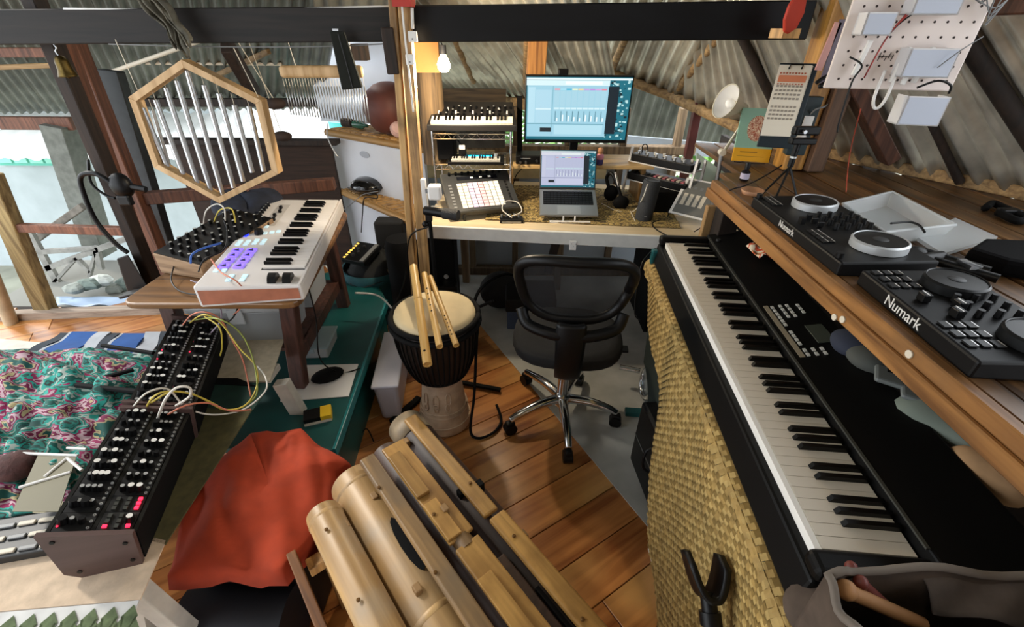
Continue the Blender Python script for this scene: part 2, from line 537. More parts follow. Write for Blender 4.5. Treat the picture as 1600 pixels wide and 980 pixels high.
# ---- floor-edge sill and left open wall posts
SILL = wood('grey_sill', '#6d5f52', '#948576', axis=0, rough=0.8)
s0, s1 = pz(-80, 498, 0.02), pz(245, 484, 0.02)
struct(obj('trim_1', MB().bar(s0, s1 + (s1 - s0) * 0.9, 0.06, 0.06), SILL, bevel=0.004, seg=1))
OLIVEW = wood('mossy_timber', '#5b4a2c', '#8a7850', axis=2, rough=0.8)
def post(name, x0, y0, x1, y1, Y, wd, mat, label, dep=0.07, ztop=None):
    p, q = py(x0, y0, Y), py(x1, y1, Y)
    o = obj(name, MB().bar(p, q, wd, dep, up=(0, 1, 0)), mat, None, bevel=0.004, seg=1)
    return tag(o, label, 'post')
post('wall_post', 112, 60, 262, 430, 2.45, 0.075, BROWN, 'reddish brown square wall post behind the hexagonal chime frame')
post('wall_post', -18, 270, 76, 492, 2.47, 0.10, OLIVEW, 'thick mossy timber post standing on the floor at the left edge')
post('wall_post', 45, -20, 246, 455, 2.18, 0.055, DARKW, 'dark slender post with the brass bell, left of the table')
post('wall_post', 100, 60, 232, 420, 2.30, 0.035, BROWN, 'thin brown stud between the bell post and the chime frame')
post('wall_post', 92, 195, 158, 395, 3.6, 0.16, solid('grey_concrete', '#6d7069', 0.85, vary=.2), 'grey concrete post standing outside beyond the rails', dep=.16)
post('wall_post', 172, 110, 262, 400, 2.62, 0.11, solid('dark_slate_paint', '#23282a', 0.6, vary=.3), 'dark slate post just behind the reddish brown wall post', dep=.06)
tag(obj('bamboo_pole', MB().cyl(pz(18, 505, 0.0), py(-30, 390, 2.3), 0.035, n=12), solid('pale_bamboo', '#b3a68b', 0.6, vary=.15), smooth=True, auto=True), 'pale bamboo pole leaning at the far left edge of the floor', 'pole')
def rail(name, x0, y0, x1, y1, Y0, Y1, wd, ht, mat, label):
    return tag(obj(name, MB().bar(py(x0, y0, Y0), py(x1, y1, Y1), wd, ht), mat, None, bevel=0.004, seg=1), label, 'rail')
rail('wall_rail', 8, 355, 196, 361, 2.47, 2.45, 0.04, 0.05, BROWN, 'dark brown horizontal rail between the mossy post and the bell post')
rail('wall_rail', 20, 400, 130, 322, 3.3, 3.3, 0.04, 0.05, solid('grey_driftwood', '#6f6a62', .9, vary=.3), 'crooked grey driftwood rail behind the brown rail')
rail('wall_rail', 206, 311, 523, 287, 2.47, 2.6, 0.06, 0.065, BROWN, 'long reddish brown rail under the hexagonal chime frame')

# ---- left far wall: dark brown boarding under the long open slot
wl = struct(obj('wall_left', MB().box(-2.35, -1.25, 3.2, 3.23, 0.0, 0.93), wood('dark_boarding', '#22160f', '#3b281d', axis=0, rough=.8)))
struct(obj('trim_2', MB().box(-2.8, -1.2, 3.17, 3.26, 0.92, 0.95), DARKW))
# ---- angled white partition under the bamboo shelves
SH0, SH1 = pz(512, 200, 1.0), pz(662, 226, 1.0)
SH0.z = SH1.z = 0
shd = (SH1 - SH0).normalized(); shn = Vector((shd.y, -shd.x, 0))   # towards the room
if shn.y > 0: shn = -shn
PAN = solid('white_panel', '#cfd4dc', 0.55, vary=0.06, scale=4)
struct(obj('wall_partition', MB().bar(SH0 + Vector((0, 0, .5)), SH1 + Vector((0, 0, .5)), 0.02, 0.98), PAN))
struct(obj('wall_upper_white', MB().bar(py(487, 118, 3.72), py(630, 118, 3.30), 0.02, 0.62), PAN))
tag(obj('wall_stain', MB().prism([(math.cos(t * .5236) * .05, math.sin(t * .5236) * .022) for t in range(12)], 0, .002, M=axes(SH0.lerp(SH1, .4) + shn * .012 + Vector((0, 0, .87)), shd, z=shn)), solid('grey_stain', '#aab0ba', .7)), 'oval grey stain on the white partition under the bamboo shelf', 'stain')

struct(obj('wall_right', MB().box(1.27, 1.30, -.3, 2.9, 0, 1.06), wood('dark_right_boarding', '#120d09', '#241a12', axis=1, rough=.9)))
# ---- back wall under and behind the desk
FRAMEW = wood('frame_wood', '#5b4a38', '#8a7458', axis=2, rough=.7)
wb = bpy.data.objects.new('wall_back', None); COL.objects.link(wb); struct(wb)
PAN2 = solid('blue_white_panel', '#b9c4cf', 0.5, vary=0.08, scale=3)
xs = [-0.62, -0.30, 0.02, 0.36, 0.72, 1.08]
for i in range(5):
    obj('panel', MB().box(xs[i] + 0.015, xs[i + 1] - 0.015, 3.12, 3.135, 0.06, 0.90), PAN2, wb)
for x in xs:
    obj('stud', MB().box(x - 0.022, x + 0.022, 3.07, 3.13, 0.0, 1.18), FRAMEW, wb, bevel=.003, seg=1)
obj('bottom_plate', MB().box(-0.9, 1.3, 3.06, 3.14, 0.0, 0.06), FRAMEW, wb, bevel=.003, seg=1)
obj('top_plate', MB().box(-0.66, 1.2, 3.06, 3.14, 0.90, 0.95), FRAMEW, wb, bevel=.003, seg=1)
# cream boards above the desk
obj('upper_board', MB().box(-0.6, -0.12, 3.02, 3.04, 0.75, 0.93), solid('cream_board', '#cdbd94', .7, vary=.12), wb)
obj('upper_board', MB().box(-0.10, 0.62, 3.02, 3.04, 0.75, 0.90), MATS['cream_board'], wb)
obj('dark_board', MB().box(-0.75, -0.05, 3.30, 3.32, 1.0, 1.26), wood('shadow_board', '#3a2f22', '#5f4e38', axis=0, rough=.8), wb)
obj('grey_sheet', MB().box(-0.42, -0.05, 2.86, 2.87, 0.98, 1.14), solid('crumpled_grey_sheet', '#55544f', .45, vary=.3, scale=14, bump=.5), wb)
obj('white_fascia', MB().bar(py(975, 222, 3.3), py(1180, 240, 3.0), .02, .09), PAN2, wb)
obj('fascia_batten', MB().bar(py(980, 148, 3.9), py(1085, 158, 3.9), .02, .05), CREAM, wb)
# ================================================================== LARGE FURNITURE
# ---- wooden deck on the right (boards along y)
DECKW = wood('deck_board', '#46301c', '#7f5a34', axis=1, scale=4, rough=.38, tint=.25, blotch='#2e1f12', bs=3)
EDGEW = wood('deck_edge', '#6b4521', '#a87640', axis=1, scale=4, rough=.5, tint=.05, blotch='#7d5a36', bs=6)
dk = thing('wooden_deck', 'broad plank deck at elbow height carrying the disc jockey controllers', 'deck', (0.73, 1.0, 0))
dk.matrix_world = Matrix.Identity(4)
dk.location = (0.75, 1.0, 0)
dkI = T((-0.75, -1.0, 0))
def D(p): return (p[0] - 0.75, p[1] - 1.0, p[2])
c0, c1 = pz(1112, 281, 1.1), pz(1600, 683, 1.1)
cdv = (c1 - c0).normalized()
cnv = Vector((-cdv.y, cdv.x, 0))
if cnv.x < 0: cnv = -cnv
def Q(s, r, z): return Vector(D((c0 + cdv * s + cnv * r)[:2] + (z,)))
c0 = Vector((c0.x, c0.y, 0)); 
def quadboard(name, s0, s1, r0, r1, z0, z1, mat, bev=.003):
    mb = MB().hexa([Q(s0, r0, z0), Q(s1, r0, z0), Q(s1, r1, z0), Q(s0, r1, z0), Q(s0, r0, z1), Q(s1, r0, z1), Q(s1, r1, z1), Q(s0, r1, z1)])
    return obj(name, mb, mat, dk, bevel=bev, seg=1)
quadboard('edge_board', 0.0, 1.75, 0.0, 0.026, 1.045, 1.10, EDGEW)
quadboard('edge_strip', 0.0, 1.75, -0.012, 0.0, 1.035, 1.070, EDGEW)
quadboard('edge_cap', 0.0, 1.75, 0.028, 0.075, 1.075, 1.098, DECKW)
r = 0.08
back0, back1 = E1, E2
k = 0
while r < 1.3:
    wd = 0.078 + 0.012 * ((k * 7) % 3)
    # far limit of the board: the eave line or the far left slant
    mid = c0 + cnv * (r + wd / 2)
    far = -0.05 - min(r, .2) * 1.0 - (0.55 if r > .12 else 0.0)
    # clip against eave line E1-E2 (keep room side)
    lim = far
    for t in [q * .02 for q in range(-60, 90)]:
        P = mid + cdv * t
        if (P - Vector((E1.x, E1.y, 0))).dot(Vector((upR.x, upR.y, 0))) > -0.02 and P.y < 2.5:
            lim = max(far, t); break
    else:
        break
    quadboard('deck_plank', lim, 1.7, r, r + wd, 1.075, 1.096 - random.uniform(0, .002), DECKW)
    r += wd + (0.008 if k % 2 else 0.003)
    k += 1
quadboard('support_leg', 0.03, 0.11, 0.03, 0.10, 0.60, 1.07, DARKW)
quadboard('support_leg', 1.5, 1.58, 0.1, 0.18, 0.0, 1.07, DARKW)
quadboard('support_post_face', 0.0, 0.03, 0.0, 0.11, 0.70, 1.0, wood('pale_leg', '#9a7a50', '#b89364', axis=2))
for s_, r_, zz in ((0.93, -.013, 1.05), (1.10, -.001, 1.083), (0.905, -0.013, 1.04)):
    p = Q(s_, r_, zz)
    obj('screw_washer', MB().cyl(p, p - cnv * .003, .008, n=14), CREAM, dk)
    
# ---- desk
fL, fR = pz(657, 350, .75), pz(1125, 371, .75)
ddx = (fR - fL).normalized()
ddy = Vector((-ddx.y, ddx.x, 0))
desk = thing('desk', 'long white-edged plywood desk along the back wall holding the computer', 'desk', M=axes((fL.x, fL.y, 0), ddx))
DW_ = (fR - fL).length + .12
PLY = solid('pale_plywood', '#d8c4a0', .45, vary=.12, scale=6, stretch=(.4, 4, 1))
obj('desk_top', MB().box(0, DW_, 0, .82, .725, .75), PLY, desk, bevel=.003, seg=1)
obj('front_edge', MB().box(-.005, DW_, -.018, -.001, .68, .748), solid('white_paint', '#d9d9d4', .45, vary=.06), desk, bevel=.003, seg=1)
for x, y in ((.03, .75), (.70, .72), (1.30, .75), (1.42, .06)):
    obj('leg', MB().box(x, x + .05, y, y + .05, .004, .724), FRAMEW, desk, bevel=.003, seg=1)
obj('brace', MB().bar((.66, .42, .30), (.74, .42, .72), .05, .04, up=(0, 1, 0)), DARKW, desk)
obj('bracket', MB().box(.765, .80, -.024, -.019, .655, .705), WHITE, desk, bevel=.002)
for i in range(3):
    obj('screw', MB().cyl((.775 + .01 * i, -.025, .69 - .012 * (i % 2)), (.775 + .01 * i, -.0225, .69 - .012 * (i % 2)), .002, n=8), DGREY, desk)
for k in range(7):
    x = .12 + k * .2
    obj('desk_runner', MB().grid(lambda u, v, x=x: (x + u * .2, .09 + v * .62, .752 + .004 * noise.noise((x * 9 + u * 3, v * 7, 1.5)) + .003), 4, 6), 
        MATS.get('runner_cloth') or patches('runner_cloth', ['#4d4029', '#7a6a3f', '#a88f54', '#5b4d33', '#c0a668', '#6b5a36'], scale=26), desk, solidify=.003) if 1 <= k <= 5 else None

# ---- left table
TBW = wood('table_varnish', '#4f3620', '#8a6238', axis=0, scale=3, rough=.3, tint=.03)
TLEG = wood('table_leg_wood', '#301c14', '#55342a', axis=2, rough=.5, tint=.1)
ta, tb, tc_ = pz(198, 470, .76), pz(470, 470, .76), pz(537, 338, .76)
t_root = thing('side_table', 'old varnished wooden table with rounded corners under the white keyboard', 'table', ((ta.x + tb.x) / 2, 1.6, 0))
def TL(p): return (p[0] - t_root.location.x, p[1] - 1.6, p[2])
def rounded(pts, rad=.05, n=5):
    out = []
    m = len(pts)
    for i in range(m):
        p = Vector(pts[i]); a = Vector(pts[i - 1]); c_ = Vector(pts[(i + 1) % m])
        d1 = (a - p).normalized() * rad; d2 = (c_ - p).normalized() * rad
        for k in range(n + 1):
            t = k / n
            out.append(((p + d1).lerp(p, t)).lerp(p.lerp(p + d2, t), t))
    return [(q[0], q[1]) for q in out]
tpoly = rounded([(ta.x - .02, ta.y - .02), (tb.x + .0, tb.y - .02), (tc_.x, tc_.y + .08), (ta.x + .02, tc_.y + .16)], .06)
tpl = [(x - t_root.location.x, y - 1.6) for x, y in tpoly]
obj('table_top', MB().prism(tpl, .735, .76), TBW, t_root, bevel=.006)
def legp(x, y, x2, y2, z1=.735):
    obj('leg', MB().bar(TL((x, y, .31 if y < 1.7 else .0)), TL((x2, y2, z1)), .06, .05, up=(0, 1, 0)), TLEG, t_root, bevel=.004, seg=1)
legp(-0.90, 1.44, -0.87, 1.50)
legp(-1.36, 1.46, -1.34, 1.50)
legp(-0.93, 2.12, -0.93, 2.10)
legp(-1.40, 2.12, -1.40, 2.10)
obj('apron', MB().bar(TL((-1.34, 1.50, .70)), TL((-.87, 1.50, .70)), .02, .06), TLEG, t_root)
obj('apron', MB().bar(TL((-.885, 1.50, .70)), TL((-.93, 2.10, .70)), .02, .06), TLEG, t_root)
obj('side_rail', MB().bar(TL((-.885, 1.50, .44)), TL((-.93, 2.10, .44)), .02, .05), TLEG, t_root)
obj('under_shelf', MB().hexa([TL(p) for p in ((-1.34, 1.5, .45), (-.89, 1.5, .45), (-.94, 2.1, .45), (-1.4, 2.1, .45), (-1.34, 1.5, .465), (-.89, 1.5, .465), (-.94, 2.1, .465), (-1.4, 2.1, .465))]), TLEG, t_root)

# ---- teal low platform under the table
tp = [pz(*p, .30) for p in ((522, 704), (604, 470), (575, 415), (430, 440), (300, 700))]
TEAL = solid('teal_paint', '#0e4d4c', .45, vary=.12, scale=8)
pr = thing('teal_platform', 'low dark teal painted platform under the varnished table', 'platform', (tp[0].x, tp[0].y, 0))
ox, oy = tp[0].x, tp[0].y
obj('platform_top', MB().prism([(p.x - ox, p.y - oy) for p in tp], .275, .30), TEAL, pr, bevel=.002)
obj('edge_trim', MB().bar(Vector((0, 0, .285)), Vector((tp[1].x - ox, tp[1].y - oy, .285)), .012, .045), solid('teal_edge', '#1f7478', .35), pr, bevel=.002)
obj('side_board', MB().bar(Vector((-.03, .0, .13)), Vector((tp[1].x - ox - .03, tp[1].y - oy, .13)), .015, .27), TEAL, pr)
for q in (.12, .82):
    p = tp[0].lerp(tp[1], q)
    obj('foot', MB().box(p.x - ox - .12, p.x - ox - .06, p.y - oy - .03, p.y - oy + .03, 0, .275), TEAL, pr)

# ---- bench bottom left
bench = thing('bench', 'low white painted bench under the patterned cloths at bottom left', 'bench', (-1.4, .95, 0))
WPAINT = solid('worn_white_paint', '#b9b3a6', .6, vary=.12)
def BL(x, y, z): return (x + 1.4, y - .95, z)
obj('bench_top', MB().hexa([BL(*p) for p in ((-2.3, .50, .455), (-.915, .50, .455), (-.915, 1.38, .455), (-2.3, 1.55, .455), (-2.3, .50, .48), (-.915, .50, .48), (-.915, 1.38, .48), (-2.3, 1.55, .48))]), WPAINT, bench, bevel=.003)
for x, y, x2, y2 in ((-.84, .56, -.92, .56), (-.80, 1.30, -.88, 1.30), (-2.2, .55, -2.2, .55), (-2.2, 1.4, -2.2, 1.4)):
    obj('leg', MB().bar(BL(x, y, 0.0), BL(x2, y2, .455), .055, .04, up=(0, 1, 0)), WPAINT, bench, bevel=.003)
obj('front_rail', MB().bar(BL(-2.2, .56, .40), BL(-.92, .56, .40), .02, .08), WPAINT, bench)
obj('brace', MB().bar(BL(-1.06, .56, .02), BL(-.95, .56, .36), .05, .03, up=(0, 1, 0)), WPAINT, bench)

# ---- digital piano
ka, kb, kc = pz(1045, 380, .88), pz(1285, 859, .88), pz(1431, 878, .88)
pd = (ka - kb).normalized()                         # towards the far (bass) end
pr_ = Vector((pd.y, -pd.x, 0))                      # towards the back of the piano
Lk = (ka - kb).length
Mp_ = Matrix((pr_, pd, Vector((0, 0, 1)))).transposed().to_4x4(); Mp_.translation = Vector((kb.x, kb.y, 0))
pi_ = thing('digital_piano', 'long black digital piano with eighty-eight keys along the right side', 'piano', M=Mp_)
PIA = solid('piano_black', '#050505', .5, spec=.22)
obj('body', MB().hexa([(-.045, -.05, .79), (.30, -.05, .79), (.30, Lk + .045, .79), (-.045, Lk + .045, .79), (-.030, -.045, .862), (.30, -.045, .862), (.30, Lk + .04, .862), (-.030, Lk + .04, .862)]), PIA, pi_, bevel=.006)
obj('end_cheek', MB().box(-.032, .16, -.05, -.004, .862, .895), PIA, pi_, bevel=.012, seg=3)
obj('end_cheek', MB().box(-.032, .16, Lk + .004, Lk + .045, .862, .90), PIA, pi_, bevel=.012, seg=3)
obj('top_panel', MB().hexa([(.150, -.05, .862), (.305, -.05, .862), (.305, Lk + .045, .862), (.150, Lk + .045, .862), (.155, -.05, .905), (.305, -.05, .935), (.305, Lk + .045, .935), (.155, Lk + .045, .905)]), PIA, pi_, bevel=.004)
obj('fallboard_strip', MB().box(.1475, .1535, .0, Lk, .9045, .9085), solid('dull_metal_strip', '#55554f', .4, .4), pi_)
kw = Lk / 52
wk = MB().box(0.0, .147, .0006, kw - .0006, .866, .882)
wkm = wk.mesh('white_key', KEYW)
bk = MB().hexa([(.046, -.0055, .866), (.147, -.0055, .866), (.147, .0055, .866), (.046, .0055, .866), (.058, -.0045, .893), (.147, -.0045, .893), (.147, .0045, .893), (.058, .0045, .893)])
bkm = bk.mesh('black_key', KEYB)
FRONTW = solid('key_front_white', '#f2efe8', .3)
obj('key_slip', MB().box(-.012, -.001, 0, Lk, .858, .881), FRONTW, pi_)
names = 'CDEFGAB'
# far end = A0 ; near end = C8, white key i counted from the near end
for i in range(52):
    y0 = i * kw
    link('white_key', wkm, pi_, T((0, y0, 0)))
    nt_ = names[(0 - i) % 7]                        # i=0 -> C8
    if nt_ in 'DEGAB' and i < 51 and i > 0 or (nt_ in 'DEGAB'):
        # a black key lies just on the far (lower) side of D,E,G,A,B
        if i + 1 <= 51:
            link('black_key', bkm, pi_, T((0, y0 + kw, 0)))
# control panel
cpy = lambda px, py_: Mp_.inverted() @ pz(px, py_, .925)
tilt = math.atan2(.03, .15)
Mt = T((.155, 0, .9055)) @ RY(-tilt)
ya = (Mp_.inverted() @ pz(1186, 478, .91)).y; yb_ = (Mp_.inverted() @ pz(1250, 558, .91)).y
obj('strip_panel', MB().box(.012, .024, yb_, ya, 0, .002, Mt), solid('beige_strip', '#857b68', .5), pi_)
obj('display', MB().box(.075, .118, yb_ + .05, yb_ + .13, 0, .003, Mt), solid('lcd_grey', '#3c4038', .2), pi_, bevel=.001)
btn = MB().box(-.0035, .0035, -.006, .006, 0, .003).mesh('button', solid('grey_button', '#b8b8b2', .4))
for i in range(6): link('button', btn, pi_, Mt @ T((.033, ya - .012 - i * .018, 0)))
for i in range(4): link('button', btn, pi_, Mt @ T((.033, yb_ + .055 - i * -.017, 0)))
for j in range(2):
    for i in range(4): link('button', btn, pi_, Mt @ T((.055 + j * .018, ya - .01 - i * .018, 0)))
for i in range(3): link('button', btn, pi_, Mt @ T((.10, ya - .014 - i * .018, 0)))
for j in range(3):
    for i in range(2): link('button', btn, pi_, Mt @ T((.033 + j * .02, yb_ + .008 + i * .018, 0)))
obj('end_dial', MB().cyl((.175, Lk - .03, .91), (.175, Lk - .03, .918), .008, n=14), DGREY, pi_)

# ---- stand below the piano
st = thing('piano_stand', 'teal metal stand with chrome pedal foot under the piano', 'stand', M=Mp_ @ T((0, 0, 0)))
TM = solid('teal_metal', '#1d5f62', .4, .2)
for y in (.18, Lk - .08):
    obj('leg', MB().box(.06, .11, y, y + .03, .004, .79), TM, st, bevel=.003)
obj('cross_bar', MB().box(.07, .10, .2, Lk - .07, .70, .73), TM, st)
obj('end_cap', MB().box(-.055, -.02, Lk + .005, Lk + .04, .775, .84), TM, st, bevel=.008)
obj('foot', MB().box(-.06, .22, Lk - .09, Lk - .05, .004, .03), TM, st, bevel=.003)

# ---- woven mat draped over the stand front: strips over and under
STRA = [solid('straw_a', '#a0834a', .75, vary=.25, scale=30), solid('straw_b', '#846a36', .8, vary=.22, scale=30), solid('straw_c', '#b3975c', .75, vary=.2, scale=30)]
mat_root = thing('woven_mat', 'golden woven straw mat hanging down the front of the piano', 'mat', M=Mp_)
LEN0, LEN1 = -.18, Lk + .06
PITCHW = .0150
def hem(y):                                            # lower edge height along the piano
    pts = [(-.25, 0.012), (.2, 0.012), (.42, .16), (.66, .50), (1.1, .60), (1.22, .72), (1.40, .76)]
    for (a, za), (b_, zb) in zip(pts, pts[1:]):
        if a <= y <= b_:
            t = (y - a) / (b_ - a); return za + (zb - za) * t
    return .012
def drape(y, s):
    """s = distance down from the roll over the stand edge; local piano coordinates"""
    x0 = -.052
    if s < .03:
        a = s / .03 * math.pi / 2
        return Vector((x0 + .02 - .02 * math.sin(a) - .012 * math.sin(a), y, .785 - .02 * (1 - math.cos(a)) ))
    d = s - .03
    wave = .018 * math.sin(y * 7.5 + .8) * min(1, d / .2) + .010 * math.sin(y * 17 + d * 4)
    return Vector((x0 - .012 - .035 * d + wave * .8, y, .765 - d * .985))
NY = int((LEN1 - LEN0) / PITCHW)
NS = int(.78 / PITCHW)
def cell(i, j): return (i + j) % 2 == 0
def strip(across, idx):
    vs = []; fs = []
    N = NS if across else NY
    rows = []
    for k in range(N + 1):
        for half in (0.0, .5):
            if k == N and half: break
            q = k + half
            if across:
                y = LEN0 + (idx + .5) * PITCHW; s = q * PITCHW
            else:
                y = LEN0 + q * PITCHW; s = (idx + .5) * PITCHW
            yy = min(max(y, LEN0), LEN1)
            if .80 - s * 1.0 < hem(yy) - .0: 
                rows.append(None); continue
            p = drape(y, s)
            e = 1e-3
            ty = (drape(y + e, s) - p).normalized(); ts = (drape(y, s + e) - p).normalized()
            n = ty.cross(ts).normalized()
            if n.x > 0: n = -n
            kk = min(int(q), N - 1)
            up_ = cell(idx, kk) if across else not cell(kk, idx)
            amp = .0013 if half else 0.0
            off = n * (amp if up_ else -amp)
            side = (ty if across else ts) * (PITCHW * .48)
            rows.append((p + off - side, p + off + side))
    last = None
    for rw in rows:
        if rw is None:
            last = None; continue
        i0 = len(vs); vs += [tuple(rw[0]), tuple(rw[1])]
        if last is not None: fs.append([last, last + 1, i0 + 1, i0])
        last = i0
    return vs, fs
for idx in range(NY):
    vs, fs = strip(True, idx)
    if fs: obj('straw_strip', MB().add(vs, fs), STRA[(0, 2, 2)[idx * 5 % 3]], mat_root)
for idx in range(NS):
    vs, fs = strip(False, idx)
    if fs: obj('straw_strip', MB().add(vs, fs), STRA[(1, 1, 0)[(idx * 7 + 1) % 3]], mat_root)
# black backing cloth behind the far half of the mat
bkc = MB().grid(lambda u, v: (-.03 + .03 * v, .55 + u * (Lk - .55), .78 - v * (.62 + .12 * math.sin(u * 5))), 12, 6)
tag(obj('black_cloth', bkc, solid('black_green_cloth', '#10201b', .9), None, solidify=.004, M=Mp_), 'blackish green cloth hanging behind the straw mat beside the chair', 'cloth')
# ================================================================== OFFICE CHAIR
hub = pz(877, 632, .08)
ch = thing('office_chair', 'black mesh-backed office chair on a chrome five-star base', 'chair', (hub.x, hub.y, 0), R(-6))
MESHB = solid('black_mesh_fabric', '#101012', .8, alpha=.82)
SEATF = solid('black_seat_fabric', '#0e0e0f', .9, vary=.2, scale=60, bump=.1)
cast_px = [(822, 592), (905, 592), (955, 655), (887, 712), (797, 668)]
Mi = ch.matrix_world.inverted()
for p in cast_px:
    q = Mi @ pz(*p, .035)
    d = Vector((q.x, q.y, 0)).normalized()
    q = d * min(max(Vector((q.x, q.y, 0)).length, .26), .29)
    a = obj('base_arm', MB().tube([d * .02 + Vector((0, 0, .125)), d * .12 + Vector((0, 0, .125)), d * .21 + Vector((0, 0, .105)), Vector((q.x, q.y, .082))], lambda t: .024 - .008 * t, n=10), CHROME, ch, smooth=True)
    k = obj('caster', MB().cyl(Vector((q.x, q.y, .03)) - Vector((d.y, -d.x, 0)) * .02, Vector((q.x, q.y, .03)) + Vector((d.y, -d.x, 0)) * .02, .029, n=16), BLACK, ch, smooth=True, auto=True)
    obj('caster_hood', MB().box(-.016, .016, -.022, .022, .03, .072, T((q.x, q.y, 0)) @ RZ(math.atan2(d.y, d.x) + R(90))), BLACK, k, bevel=.008)
obj('hub', MB().lathe([(.035, .09), (.038, .10), (.038, .145), (.030, .155)], 20), CHROME, ch, smooth=True, auto=True)
obj('gas_column', MB().cyl((0, 0, .15), (0, 0, .28), .025, n=18).cyl((0, 0, .28), (0, 0, .42), .016, n=14), CHROME, ch, smooth=True, auto=True)
obj('mechanism', MB().box(-.07, .07, -.10, .08, .40, .435), BLACK, ch, bevel=.01)
def seatfn(u, v):
    a = u * 2 * math.pi
    r_ = .235 * (1 + .10 * math.cos(4 * a + math.pi) * .5)
    prof = [(.0, .505), (.6, .510), (.88, .508), (.985, .492), (1.0, .472), (.97, .45), (.8, .437), (0.0, .435)]
    k = v * (len(prof) - 1); i = min(int(k), len(prof) - 2); t = k - i
    rr = prof[i][0] + (prof[i + 1][0] - prof[i][0]) * t; z = prof[i][1] + (prof[i + 1][1] - prof[i][1]) * t
    return (rr * r_ * math.cos(a) * 1.05, rr * r_ * math.sin(a) + .01, z + .012 * rr * rr * (-math.sin(a)))
obj('seat', MB().grid(seatfn, 32, 21), SEATF, ch, smooth=True)
# backrest: rounded trapezoid ring, mesh pane, lower lumbar band and spine
def ringpt(a, k=1.0):
    # superellipse, wider at top
    cx_, cz = math.cos(a), math.sin(a)
    e = .62
    x = math.copysign(abs(cx_) ** e, cx_) * .188 * k
    z = math.copysign(abs(cz) ** e, cz) * .135 * k
    x *= 1 + .16 * (z / .135)
    y = -.245 + .9 * x * x * 1.2 - .10 * (z / .135) * .25 * 1.6
    return Vector((x, y, .835 + z))
ring = [ringpt(2 * math.pi * i / 40) for i in range(41)]
obj('back_frame', MB().tube(ring, .019, n=10, sm=0), BLACK, ch, smooth=True)
def pane(u, v):
    return ringpt(u * 2 * math.pi, max(v, .001)) + Vector((0, .10 * .0, 0))
def pane2(u, v):
    p = ringpt(u * 2 * math.pi, 1.0); c_ = Vector((0, -.265, .835))
    q = c_.lerp(p, max(v, .002)); q.y = -.245 + 1.08 * q.x * q.x - .04 * ((q.z - .835) / .135)
    return q
obj('back_mesh', MB().grid(pane2, 40, 6), MESHB, ch, smooth=True)
lum = [Vector((-.185, -.20, .735)), Vector((-.16, -.235, .69)), Vector((-.08, -.262, .672)), Vector((0, -.268, .668)), Vector((.08, -.262, .672)), Vector((.16, -.235, .69)), Vector((.185, -.20, .735))]
obj('lumbar_band', MB().tube(lum, .022, n=10), BLACK, ch, smooth=True)
def sp(u, v):
    path = smooth_path([(0, -.275, .72), (0, -.285, .62), (0, -.262, .50), (0, -.20, .425), (0, -.05, .412)], 6)
    k = v * (len(path) - 1); i = min(int(k), len(path) - 2)
    p = path[i].lerp(path[i + 1], k - i)
    wdt = .050 - .012 * abs(v - .1)
    return p + Vector(((u - .5) * 2 * wdt, 0, 0)) + Vector((0, .012 * (2 * u - 1) ** 2, 0))
obj('spine', MB().grid(sp, 8, 20), BLACK, ch, smooth=True, solidify=.024)
obj('lever', MB().cyl((.08, .02, .415), (.25, .03, .41), .006, n=8).box(.22, .27, .01, .05, .405, .417), BLACK, ch)

# ================================================================== DJEMBE AND FLUTES
dj = Vector((-.318, 1.555, 0))
dr = thing('djembe_drum', 'djembe hand drum with carved pale wooden foot and black rope lacing', 'drum', dj)
CARV = solid('carved_pale_wood', '#b89f86', .7, vary=.22, scale=16, bump=.35)
obj('foot', MB().lathe([(.118, 0), (.122, .012), (.116, .05), (.108, .10), (.102, .13), (.097, .18), (.090, .24), (.094, .28), (.11, .31)], 32), CARV, dr, smooth=True)
ft = [(.118, 0), (.116, .05), (.108, .10), (.102, .13), (.097, .18), (.090, .24), (.094, .28)]
def rad(z):
    for (r0, z0), (r1, z1) in zip(ft, ft[1:]):
        if z0 <= z <= z1: return r0 + (r1 - r0) * (z - z0) / (z1 - z0)
    return .1
def onfoot(a, z, e=.003):
    r_ = rad(z) + e
    return Vector((r_ * math.cos(a), r_ * math.sin(a), z))
for z in (.105, .125, .05):
    obj('carved_ring', MB().tube([onfoot(2 * math.pi * i / 24, z) for i in range(25)], .0035, n=6, sm=0), CARV, dr, smooth=True)
for a0, zc, ra, rz in ((-1.75, .20, .14, .032), (-1.75, .165, .11, .022), (-1.15, .21, .12, .03), (-1.2, .165, .1, .02), (-2.3, .2, .12, .03), (-2.25, .16, .1, .02)):
    obj('carved_scroll', MB().tube([onfoot(a0 + ra * math.cos(t * .5236), zc + rz * math.sin(t * .5236)) for t in range(13)], .0035, n=6, sm=3), CARV, dr, smooth=True)
bowl = [(.10, .29), (.125, .33), (.15, .40), (.165, .48), (.172, .55), (.172, .60)]
obj('bowl', MB().lathe(bowl, 36), solid('dark_drum_wood', '#2b1d15', .6), dr, smooth=True)
obj('head', MB().lathe([(.0, .632), (.10, .632), (.150, .629), (.163, .622), (.168, .606)], 36, close=False), solid('goat_skin', '#d8c49a', .65, vary=.12, scale=7), dr, smooth=True)
for z, rr in ((.605, .179), (.575, .182)):
    obj('rim_ring', MB().tube([(rr * math.cos(2 * math.pi * i / 36), rr * math.sin(2 * math.pi * i / 36), z) for i in range(37)], .011, n=8, sm=0), BLACKM, dr, smooth=True)
obj('lower_ring', MB().tube([(.118 * math.cos(2 * math.pi * i / 30), .118 * math.sin(2 * math.pi * i / 30), .318) for i in range(31)], .008, n=8, sm=0), BLACKM, dr, smooth=True)
